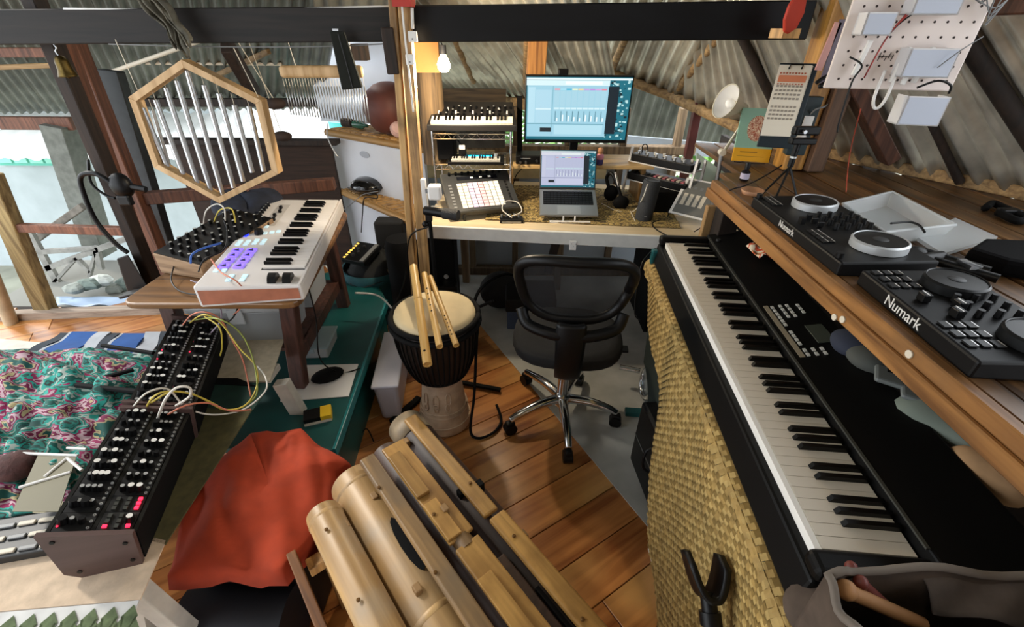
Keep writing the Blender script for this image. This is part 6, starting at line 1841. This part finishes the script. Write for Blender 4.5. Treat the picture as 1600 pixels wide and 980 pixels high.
MILK = solid('milky_lid', '#bfc3c4', .35)
bin_('storage_bin', 'wide milky plastic bin on the shelf under the near end of the table', -1.30, -.93, 1.51, 1.74, .467, .66, lid=MILK)
bin_('storage_bin', 'clear plastic bin with a black latch under the far end of the table', -1.20, -.95, 1.80, 2.05, .467, .64, lid=MILK)
q_ = pz(505, 560, .305)
bin_('organizer_box', 'small clear organizer box on the teal platform', -1.02, -.85, 1.63, 1.80, .301, .37, mat=CLEAR, lid=solid('frost_lid', '#9fb4ba', .3, alpha=.6))
def flatobj(name, pts, z, th, mat, label, cat):
    return tag(obj(name, ngon([pz(*p_, z) for p_ in pts], th), mat), label, cat)
flatobj('white_sheet', [(438, 628), (545, 620), (560, 570), (470, 572)], .302, .004, WHITE, 'sheet of white card on the teal platform behind the table leg', 'paper')
bcl = sum((pz(*p_, .31) for p_ in ((470, 605), (530, 600), (548, 575), (500, 575))), Vector()) / 4
tag(obj('black_glove', MB().ball((0, 0, 0), .07, .05, .016), BLACKM, M=T(bcl + Vector((0, 0, .008))) @ RZ(R(30)), smooth=True), 'dark cloth lump lying on the white card', 'cloth')
yb = pz(496, 648, .32)
cs_ = thing('yellow_box', 'small black and yellow cartridge box on the corner of the teal platform', 'box', (yb.x, yb.y, .301), R(20))
obj('body', MB().box(-.05, .05, -.03, .03, 0, .03), BLACK, cs_, bevel=.002)
obj('yellow_end', MB().box(.012, .052, -.0305, .0305, .0005, .0315), solid('yellow_print', '#d9b21e', .5), cs_, bevel=.001)
obj('cream_edge', MB().box(-.05, .05, -.0315, -.030, 0, .012), CREAM, cs_)
wt = pz(577, 585, .12)
tub = thing('white_bucket', 'white plastic tub on the floor beside the teal platform', 'tub', (-.60, 1.72, 0), R(6))
obj('tub_wall', MB().hexa([(-.04, -.17, 0), (.05, -.17, 0), (.05, .17, 0), (-.04, .17, 0), (-.045, -.21, .24), (.065, -.21, .24), (.065, .21, .24), (-.045, .21, .24)]), solid('lilac_white', '#c9c9d6', .4), tub, bevel=.02, seg=3)
obj('tub_rim', MB().box(-.05, .072, -.218, .218, .235, .25), solid('lilac_white', '#c9c9d6', .4), tub, bevel=.006)
# teal tub with dark cloth and little sequencer
tt = thing('teal_tub', 'dark teal fabric bin behind the table against the partition', 'bin', (-.86, 2.50, 0))
obj('tub_wall', MB().lathe([(.15, 0), (.17, .02), (.185, .30), (.19, .36), (.18, .36)], 30, close=False), solid('teal_fabric', '#12484f', .8, vary=.15), tt, smooth=True)
def heap(u, v):
    a = u * 2 * math.pi
    return Vector((.19 * v * math.cos(a) * (1 + .08 * math.sin(3 * a)), .19 * v * math.sin(a), .45 - .14 * v ** 2 + .02 * math.sin(4 * a + 6 * v)))
obj('dark_cover', MB().grid(heap, 30, 8), solid('charcoal_cloth', '#191b1b', .9, bump=.2, scale=14), tt, smooth=True)
sq = thing('step_sequencer', 'small black sequencer with a row of yellow lights on the teal bin', 'sequencer', M=T((-.90, 2.43, .455)) @ RZ(R(-20)) @ RX(R(12)))
obj('body', MB().box(-.07, .09, -.09, .09, 0, .03), BLACK, sq, bevel=.004)
for i in range(7): obj('yellow_led', MB().box(-.062, -.048, -.08 + i * .023, -.068 + i * .023, .03, .033), solid('yellow_led', '#e8c060', .4, emit='#ffcf60', es=1.0), sq)
for i in range(4): obj('knob', MB().cyl((-.01 + .02 * (i % 2), -.05 + i * .03, .03), (-.01 + .02 * (i % 2), -.05 + i * .03, .045), .009, n=12), DGREY, sq, smooth=True, auto=True)
obj('grey_keys', MB().box(.055, .08, -.085, .085, .03, .034), MGREY, sq)
tag(obj('black_amp', MB().box(-.86, -.68, 2.62, 2.74, .40, .585), solid('amp_black', '#141312', .7), bevel=.01), 'black amplifier box tucked under the lower bamboo shelf', 'amplifier')
tag(obj('amp_plank', MB().bar(pz(575, 400, .36), pz(640, 440, .36), .06, .03), FRAMEW), 'weathered plank sloping below the lower bamboo shelf', 'plank')
cable('white_hoop', [pz(555, 458, .45), pz(590, 462, .45), pz(615, 485, .42), pz(628, 505, .4)], .005, WHITE, 'white hoop cable between the teal bin and the djembe')
cable('white_lead', [pz(596, 552, .05), pz(630, 548, .05), pz(655, 540, .05)], .004, WHITE, 'white lead on the floor between the white tub and the djembe')
cable('black_table_lead', [pz(468, 440, .77), pz(480, 445, .765), pz(494, 500, .6), pz(500, 560, .45), pz(530, 582, .31), pz(565, 575, .30), pz(600, 560, .1)], .003, BLACK, 'black lead falling over the table edge down to the platform')
cable('floor_lead', [pz(558, 655, .02), pz(555, 690, .02), pz(572, 670, .02), pz(584, 690, .02)], .003, BLACK, 'thin black lead on the floor beside the teal platform')
cable('post_lead', [pz(668, 355, .95), pz(640, 372, .85), pz(634, 430, .6), pz(620, 470, .3), pz(600, 495, .02)], .0035, BLACK, 'black lead dropping from the microphone along the centre post')
for i in range(3):
    cable('hanging_lead', [pz(745, 357, .66) + Vector((.25 * i, .1, 0)), pz(740, 390, .4) + Vector((.22 * i, .3, 0)), pz(752, 425, .1) + Vector((.16 * i, .5, 0))], .003, BLACK,
          ['thin black lead hanging under the desk near its left leg', 'thin black lead hanging under the desk behind the bag', 'thin black lead hanging under the desk near its middle'][i])
cable('bamboo_twine', [py(512, 192, 2.6), py(512, 215, 2.6), py(524, 240, 2.6), py(530, 246, 2.6)], .003, STEEL, 'thin wire dangling at the left end of the upper bamboo shelf', 'wire')
# black clamp arm at the left of the table
ca = thing('clamp_arm', 'black flexible clamp arm on the dark slender post left of the table', 'arm', py(190, 290, 2.1))
ao = ca.location.copy()
obj('clamp_body', MB().ball((0, 0, 0), .05, .04, .06), BLACK, ca, smooth=True)
obj('clamp_handle', MB().cyl((.02, 0, 0), py(228, 296, 2.1) - ao, .014, n=10), BLACK, ca, smooth=True, auto=True)
obj('clamp_jaw', MB().box(-.03, .03, -.03, .0, -.09, -.04), BLACK, ca, bevel=.008)
obj('gooseneck', MB().tube([py(*p_, 2.08) - ao for p_ in ((180, 290), (150, 272), (127, 275), (130, 300), (150, 345), (180, 380), (200, 395))], .011, n=10), BLACK, ca, smooth=True)
obj('cable_drop', MB().tube([py(*p_, 2.1) - ao for p_ in ((138, 250), (142, 285), (165, 305), (180, 310))], .006), BLACK, ca, smooth=True)
obj('foot_block', MB().hexa([py(*p_, Y_) - ao for Y_ in (2.05, 2.15) for p_ in ((200, 458), (232, 450), (200, 398), (182, 404))]), BLACK, ca, bevel=.006)
obj('foot_plate', MB().bar(py(192, 462, 2.0) - ao, py(243, 448, 2.0) - ao, .06, .015), BLACK, ca, bevel=.005)

# ---- patch cables
YEL = solid('yellow_cable', '#cdb84a', .5); WHC = solid('white_cable', '#d8d3c8', .5); PNK = solid('salmon_cable', '#c9785c', .5); GRC = solid('olive_cable', '#8c9440', .5); LIL = solid('lilac_cable', '#8d7f8e', .5); BLC = solid('blue_cable', '#2f5fae', .5)
def patch(mat, label, pts, r_=.0028):
    return cable('patch_cable', [pz(x, y, z) for x, y, z in pts], r_, mat, label, 'patch cable', group='patch cables')
patch(PNK, 'salmon patch cable arching from the far synthesizer case down to the bench', [(284, 510, .64), (300, 492, .72), (322, 488, .74), (345, 500, .70), (362, 530, .62), (380, 565, .55), (392, 620, .50)])
patch(YEL, 'yellow patch cable making the widest arc right of the far synthesizer case', [(296, 505, .64), (318, 492, .74), (345, 505, .70), (375, 545, .62), (398, 570, .58), (402, 600, .53), (385, 632, .52), (350, 640, .54), (310, 620, .58), (270, 612, .66), (235, 630, .66)])
patch(WHC, 'white patch cable looping from the near case round to the right', [(205, 640, .64), (228, 615, .70), (262, 608, .68), (290, 636, .60), (330, 648, .54), (380, 640, .52), (414, 612, .54), (415, 590, .56), (402, 572, .55)])
patch(YEL, 'short yellow patch cable bending over the near synthesizer case', [(228, 638, .63), (240, 620, .70), (262, 612, .70), (300, 616, .64), (340, 634, .56)])
patch(WHC, 'thick white patch cable hooping above the near synthesizer case', [(246, 655, .62), (258, 625, .72), (276, 606, .75), (296, 606, .74), (296, 620, .70), (275, 634, .64)], .0036)
patch(PNK, 'salmon patch cable lying low beyond the near synthesizer case', [(262, 648, .62), (290, 634, .64), (325, 630, .60), (360, 642, .54), (392, 640, .51)])
patch(YEL, 'yellow patch cable hanging loose on the right of the far synthesizer case', [(320, 495, .72), (343, 512, .70), (347, 540, .62), (344, 556, .58)])
patch(GRC, 'olive patch cable along the right side of the far synthesizer case', [(305, 500, .66), (340, 498, .74), (375, 520, .68), (395, 560, .60), (402, 610, .54), (390, 630, .51)])
patch(LIL, 'lilac patch cable hanging from the table down to the far synthesizer case', [(298, 438, .80), (330, 452, .78), (343, 475, .74), (345, 500, .70), (330, 520, .65)])
patch(BLACK, 'black patch cable looping below the table edge', [(272, 415, .80), (268, 440, .78), (290, 458, .77), (350, 462, .77), (372, 470, .74), (365, 495, .70), (345, 510, .66)])
patch(PNK, 'orange patch cable draped over the end of the white keyboard', [(330, 405, .86), (345, 425, .875), (370, 440, .86), (380, 455, .80), (376, 480, .74), (365, 492, .70)])
patch(WHC, 'white patch cable arching above the small wooden-cased synthesizer', [(318, 352, .86), (322, 330, .95), (338, 319, .98), (350, 326, .97), (352, 345, .90)])
patch(YEL, 'yellow patch cable arching behind the small wooden-cased synthesizer', [(334, 348, .87), (342, 330, .95), (356, 325, .97), (364, 330, .96), (368, 348, .90)])
patch(BLC, 'blue patch cable on the small wooden-cased synthesizer', [(298, 412, .85), (300, 398, .875), (318, 388, .88), (345, 380, .87)], .004)
patch(BLACK, 'black patch cable running along the small wooden-cased synthesizer', [(310, 425, .82), (320, 405, .87), (350, 390, .88), (355, 360, .90), (350, 345, .92)])
patch(WHC, 'white lead coiled beside the palm-sized synthesizer on the desk', [(800, 340, .78), (785, 328, .80), (790, 315, .82), (808, 316, .82), (815, 330, .80), (800, 338, .78)], .003)
patch(BLACK, 'black lead from the audio interface down to the desk', [(815, 242, .98), (822, 255, .95), (806, 275, .86), (800, 300, .76)], .003)
patch(WHC, 'white lead draped down the cylindrical speaker', [(1012, 288, .96), (1004, 310, .88), (990, 330, .76), (965, 330, .757), (940, 318, .757)], .003)
patch(BLACK, 'black lead wandering over the right end of the desk', [(1044, 328, .77), (1042, 340, .757), (1020, 348, .757), (1025, 358, .757), (1042, 368, .757)], .003)
patch(WHC, 'thin white lead hanging over the front edge of the desk', [(985, 330, .757), (992, 345, .757), (998, 362, .72), (1006, 378, .66)], .002)

# ================================================================== AROUND THE PIANO
yk = pz(1105, 925, .60)
yo = thing('instrument_yoke', 'black plastic instrument rest with a forked cradle in front of the straw mat', 'rest', (yk.x, yk.y, 0))
ya_ = Vector((0, .80, .60)); yn_ = Vector((0, -.60, .80)); yc = Vector((0, 0, .60))
def yoke(u, v):
    a = -1 + 2 * u
    hgt = .088 * abs(a) ** 1.7 * (1.0 if a < 0 else .92)
    x = math.copysign(abs(a) ** .8, a) * .036
    return yc + Vector((x, 0, 0)) + ya_ * (hgt - .01) + yn_ * ((v - .5) * .075 * (1 - .30 * abs(a)) + .012 * abs(a)) - ya_ * (.05 * (v > .5) * (v - .5) * abs(a))
obj('cradle', MB().grid(yoke, 26, 8), BLACK, yo, smooth=True, solidify=.013)
obj('neck', MB().tube([yc, yc - ya_ * .06, yc - ya_ * .09 + Vector((0, 0, -.03)), Vector((0, yc.y - .09, .48))], .016, n=14), BLACK, yo, smooth=True)
obj('collar', MB().cyl(yc - ya_ * .035, yc - ya_ * .06, .022, n=16), BLACK, yo, smooth=True, auto=True)
obj('stem', MB().cyl((0, -.09, .04), (0, -.09, .49), .015, n=16), BLACK, yo, smooth=True, auto=True)
obj('base', MB().lathe([(.07, 0), (.07, .015), (.02, .05)], 24, T((0, -.09, 0))), BLACK, yo, smooth=True, auto=True)
bcx = thing('black_case_box', 'upright black equipment case with handle on the vinyl beside the straw mat', 'case', (.565, 1.17, .005), R(5))
obj('shell', MB().box(-.03, .05, -.15, .16, 0, .34), BLACK, bcx, bevel=.014, seg=3)
obj('handle', MB().tube([(-.03, -.02, .27), (-.06, -.02, .25), (-.062, -.03, .18), (-.03, -.04, .15)], .006), BLACK, bcx, smooth=True)
obj('seam', MB().box(-.0315, -.0300, -.145, .155, .16, .166), STEEL, bcx)
cp_ = thing('chrome_pedal', 'chrome pedal wheel and rod on the vinyl behind the straw mat', 'pedal', pz(1010, 605, .06))
po = cp_.location.copy()
obj('rod', MB().cyl(pz(968, 574, .12) - po, pz(1000, 580, .12) - po, .014, n=14), CHROME, cp_, smooth=True, auto=True)
obj('wheel', MB().tube([Vector((.015 * math.sin(t * .3142), .075 * math.cos(t * .3142), .03 + .075 * math.sin(t * .3142))) for t in range(21)], .012, sm=2), CHROME, cp_, smooth=True)
obj('wheel_disc', MB().cyl((-.004, 0, .03), (.004, 0, .03), .07, n=28), solid('pale_metal', '#9aa3a8', .3, .7), cp_)
tag(obj('white_box_low', MB().box(.50, .56, .70, .92, .0, .12), WHITE, bevel=.004), 'white carton just showing below the straw mat', 'carton')
# crisp packet
cpk = pz(1196, 394, .95)
tag(obj('orange_packet', MB().grid(lambda u, v: cpk + Vector(((u - .5) * .09, (v - .5) * .10, .012 * math.sin(u * 9) * math.cos(v * 7) + .02 * u)), 8, 8), patches('packet_print', ['#c9502c', '#d8a070', '#e2d2b8', '#c9502c', '#efe3cc'], scale=18), smooth=True, solidify=.003), 'crumpled orange and cream packet between the piano and the deck', 'packet')
# clutter between piano and deck
def lump(name, px, z, rx, ry, rz_, rot, mat, label, cat, k=.15):
    b_ = MB().ball((0, 0, 0), rx, ry, rz_, n=18, m=10)
    b_.v = [tuple(Vector(v) * (1 + k * noise.noise(Vector(v) * 14 + Vector((px[0], 0, 0))))) for v in b_.v]
    return tag(obj(name, b_, mat, M=T(pz(*px, z)) @ RZ(rot), smooth=True), label, cat)
lump('cloth_cap', (1335, 540), .94, .05, .06, .03, R(20), solid('slate_cloth', '#2c3140', .9), 'slate blue cloth cap tucked between the piano and the deck edge', 'cap')
lump('grey_pouch', (1362, 562), .94, .045, .055, .025, R(20), solid('olive_grey_cloth', '#4b4d48', .9), 'grey mesh pouch next to the slate blue cap', 'pouch')
for i, (x, y, lab) in enumerate(((1388, 592, 'grey plastic tray with a notch behind the piano, farther one'), (1430, 618, 'grey plastic tray with notches behind the piano, nearer one'))):
    g = thing('grey_tray', lab, 'tray', M=T(pz(x, y, .945)) @ RZ(R(-35)))
    obj('plate', MB().box(-.028, .028, -.032, .032, 0, .012), solid('grey_tray', '#6f7472', .5), g, bevel=.006)
    obj('notch', MB().box(-.006, .006, .008, .022, .012, .0126), BLACKM, g)
lump('green_cloth', (1480, 660), .93, .055, .09, .03, R(25), solid('sage_cloth', '#6b746a', .9), 'sage green cloth crumpled behind the piano', 'cloth', .3)
lump('paper_bag', (1545, 738), .92, .05, .06, .03, R(25), solid('kraft', '#a4815c', .9, vary=.15), 'crumpled brown paper behind the near end of the piano', 'paper', .3)
# canvas bag with mallets in the lower right corner
bgp = [pz(*p_, .97) for p_ in ((1290, 905), (1335, 891), (1480, 893), (1640, 903), (1720, 930), (1720, 1010), (1500, 1080), (1365, 1030), (1315, 960))]
bc_ = sum(bgp, Vector()) / len(bgp)
bag = thing('canvas_bag', 'open brown canvas bag of drum mallets in the lower right corner', 'bag', (bc_.x, bc_.y, .45))
bo2 = Vector((bc_.x, bc_.y, .45))
CANV = solid('brown_canvas', '#4f4238', .95, vary=.2, scale=25, bump=.2)
nb_ = len(bgp)
def bgf(u, v):
    k = u * nb_; i = int(k) % nb_; t = k - int(k)
    p_ = bgp[i].lerp(bgp[(i + 1) % nb_], t)
    c2 = Vector((bc_.x, bc_.y, p_.z))
    f = 1 - .12 * v
    q2 = c2.lerp(p_, f)
    return Vector((q2.x, q2.y, .97 - v * .45 + .008 * math.sin(u * 40))) - bo2
obj('bag_wall', MB().grid(bgf, 56, 8), CANV, bag, smooth=True, solidify=.006)
obj('bag_bottom', MB().add([bgf(i / 28, 1) for i in range(28)], [list(range(28))]), CANV, bag)
obj('rim_band', MB().tube([bgf(i / 42, 0) + Vector((0, 0, .004)) for i in range(43)], .006, n=6, sm=0), solid('grey_piping', '#6e655c', .9), bag, smooth=True)
TAN = solid('mallet_wood', '#a8794c', .6)
for i, (a, c_, r_, lab) in enumerate((((1322, 922), (1440, 975), .010, 'tan wooden mallet lying in the canvas bag'), ((1330, 886), (1352, 920), .006, 'thin reddish stick poking out of the canvas bag'), ((1345, 910), (1400, 960), .007, 'dark red stick inside the canvas bag'))):
    m_ = thing('drum_mallet', lab, 'mallet', pz(*a, .965))
    mo_ = m_.location.copy()
    mt = TAN if i == 0 else solid('red_stick', '#6b2f26', .5)
    obj('shaft', MB().cyl((0, 0, 0), pz(*c_, .90 if i != 1 else .93) - mo_, r_, n=12), mt, m_, smooth=True, auto=True)
    obj('tip', MB().ball((0, 0, 0), r_ * 1.35), mt, m_, smooth=True)
tag(obj('grey_flap', MB().grid(lambda u, v: pz(1440 + 190 * u + 20 * v, 902 + 6 * u + (55 + 25 * u) * v, .955 - .03 * v) + Vector((0, 0, .006 * math.sin(u * 9 + v * 4))), 14, 6), solid('grey_brown_felt', '#5a5049', .95, vary=.2, scale=25), smooth=True, solidify=.004), 'grey brown felt cloth folded into the canvas bag', 'cloth')
lump('bag_flap', (1278, 960), .80, .05, .05, .05, 0, CANV, 'brown canvas bundle beside the canvas bag on the mat', 'bundle')
cable('piano_lead', [pz(1262, 960, .82), pz(1275, 930, .87), pz(1290, 912, .89), pz(1300, 905, .9)], .003, BLACK, 'black lead at the near corner of the piano')
cable('mat_lead', [pz(1024, 388, .83), pz(1004, 410, .80), pz(995, 450, .70), pz(992, 490, .60), pz(1000, 500, .58)], .003, BLACK, 'thin black lead hanging down the far end of the straw mat')

# ================================================================== OUTSIDE
GREYH = solid('pale_render', '#aab4b6', .9, vary=.1, scale=2)
nh = thing('neighbour_house', 'pale neighbouring house seen through the open left wall', 'house', (-8.6, 8.5, -2.7))
obj('house_wall', MB().box(-5, 3.4, 0, .3, 0, 3.4), GREYH, nh)
obj('window', MB().box(-.9, .3, -.06, 0, 2.1, 2.9), solid('turquoise_shutter', '#5fb8a4', .6), nh)
for i in range(4): obj('shutter_slat', MB().box(-.86 + i * .29, -.62 + i * .29, -.09, -.06, 2.15, 2.85), solid('mint_shutter', '#8fd6c2', .6), nh)
obj('eave_board', MB().box(-5, 3.6, -.5, -.3, 3.4, 3.55), CREAM, nh)
obj('roof', MB().hexa([(-5.2, -.8, 3.4), (3.8, -.8, 3.4), (3.8, 3, 4.6), (-5.2, 3, 4.6), (-5.2, -.8, 3.48), (3.8, -.8, 3.48), (3.8, 3, 4.68), (-5.2, 3, 4.68)]), TIN2, nh)
RAILM = solid('weathered_grey_wood', '#8b8a84', .9, vary=.2)
br = thing('balcony_rail', 'weathered grey balcony railing with slanting braces outside the left wall', 'railing', py(120, 420, 3.2))
bo3 = br.location.copy()
for a, c_, w_ in (((60, 424), (200, 372), .04), ((40, 395), (150, 388), .035), ((118, 402), (142, 425), .03), ((80, 447), (118, 405), .02), ((140, 432), (150, 395), .02), ((150, 385), (158, 420), .04), ((45, 360), (98, 455), .05)):
    obj('rail_bar', MB().bar(py(*a, 3.2) - bo3, py(*c_, 3.2) - bo3, w_, .03, up=(0, 1, 0)), RAILM, br)
rnd = random.Random(9)
for i in range(5):
    x, y = 118 + 20 * i, 450 - 6 * (i % 3)
    b_ = MB().ball((0, 0, 0), rnd.uniform(.05, .10), rnd.uniform(.05, .09), rnd.uniform(.03, .06), n=10, m=6)
    b_.v = [tuple(Vector(v) * (1 + .35 * noise.noise(Vector(v) * 22 + Vector((i, 0, 0))))) for v in b_.v]
    tag(obj('junk_bundle', b_, solid('junk_%d' % (i % 3), ['#8f958e', '#6d7a72', '#b9bdb6'][i % 3], .8, vary=.2), M=T(py(x, y, 2.9 + .05 * i))), ['pale crumpled sack at the left end of the junk heap outside', 'greenish sack second from the left in the junk heap outside', 'white sack in the middle of the junk heap outside', 'grey sack right of the middle of the junk heap outside', 'dull green sack at the right end of the junk heap outside'][i], 'sack')
tag(obj('blue_tarp', MB().grid(lambda u, v: py(88 + 150 * u, 478 - 14 * v, 2.62 + .25 * v) + Vector((0, 0, .012 * math.sin(u * 17) * math.cos(v * 5))), 20, 6), solid('pale_blue_tarp', '#93a9c4', .5), smooth=True, solidify=.003), 'pale blue tarpaulin on the ledge outside the sill', 'tarpaulin')
tag(obj('ledge', MB().box(-3.9, -1.9, 2.62, 3.6, -.22, -.16), solid('ledge_grey', '#7d7d76', .9)), 'grey concrete ledge outside the left sill', 'ledge')
tag(obj('far_roof', MB().grid(lambda u, v: Vector((-9 + 9.5 * u, 9.5 - 2.5 * v, .62 - .75 * v + .02 * math.cos(u * 190))), 300, 3), solid('bright_tin', '#c9cbc8', .5, .2, vary=.1, scale=2), smooth=True), 'bright corrugated roof of a house seen through the long slot', 'roof')
tag(obj('turquoise_tank', MB().cyl((-1.72, 4.9, -2.7), (-1.72, 4.9, .80), .16, n=24), solid('turquoise_paint', '#5cc6c0', .5), smooth=True, auto=True), 'turquoise water tank beyond the dark boarding', 'tank')
LEAF = solid('leaf_green', '#7fae5c', .6, vary=.3, scale=3)
def tree(name, c_, rad_, n, label):
    rnd = random.Random(int(c_[0] * 10) + 3)
    t_ = thing(name, label, 'tree', (c_[0], c_[1], -2.7))
    obj('trunk', MB().cyl((0, 0, 0), (0, 0, c_[2] + 2.7), .08, .04, n=10), BROWN, t_)
    mb_ = MB()
    for i in range(n):
        v = Vector((rnd.gauss(0, 1), rnd.gauss(0, 1), rnd.gauss(0, .7))).normalized() * rad_ * rnd.uniform(.4, 1)
        a = rnd.uniform(0, 6.28); l_ = rnd.uniform(.07, .16)
        d_ = Vector((math.cos(a), math.sin(a), rnd.uniform(-.8, .2))); s_ = d_.cross(Vector((0, 0, 1))).normalized() * l_ * .28
        p0 = v + Vector((0, 0, c_[2] + 2.7))
        mb_.add([p0, p0 + d_ * l_ * .5 + s_, p0 + d_ * l_, p0 + d_ * l_ * .5 - s_], [[0, 1, 2, 3]])
    o = obj('foliage', mb_, LEAF, t_); o['kind'] = 'stuff'
tree('garden_tree', (.2, 5.2, .9), .95, 2600, 'leafy green tree outside behind the monitor')
tree('garden_tree', (1.95, 5.6, .7), .8, 1800, 'leafy green tree outside behind the white instrument stand')
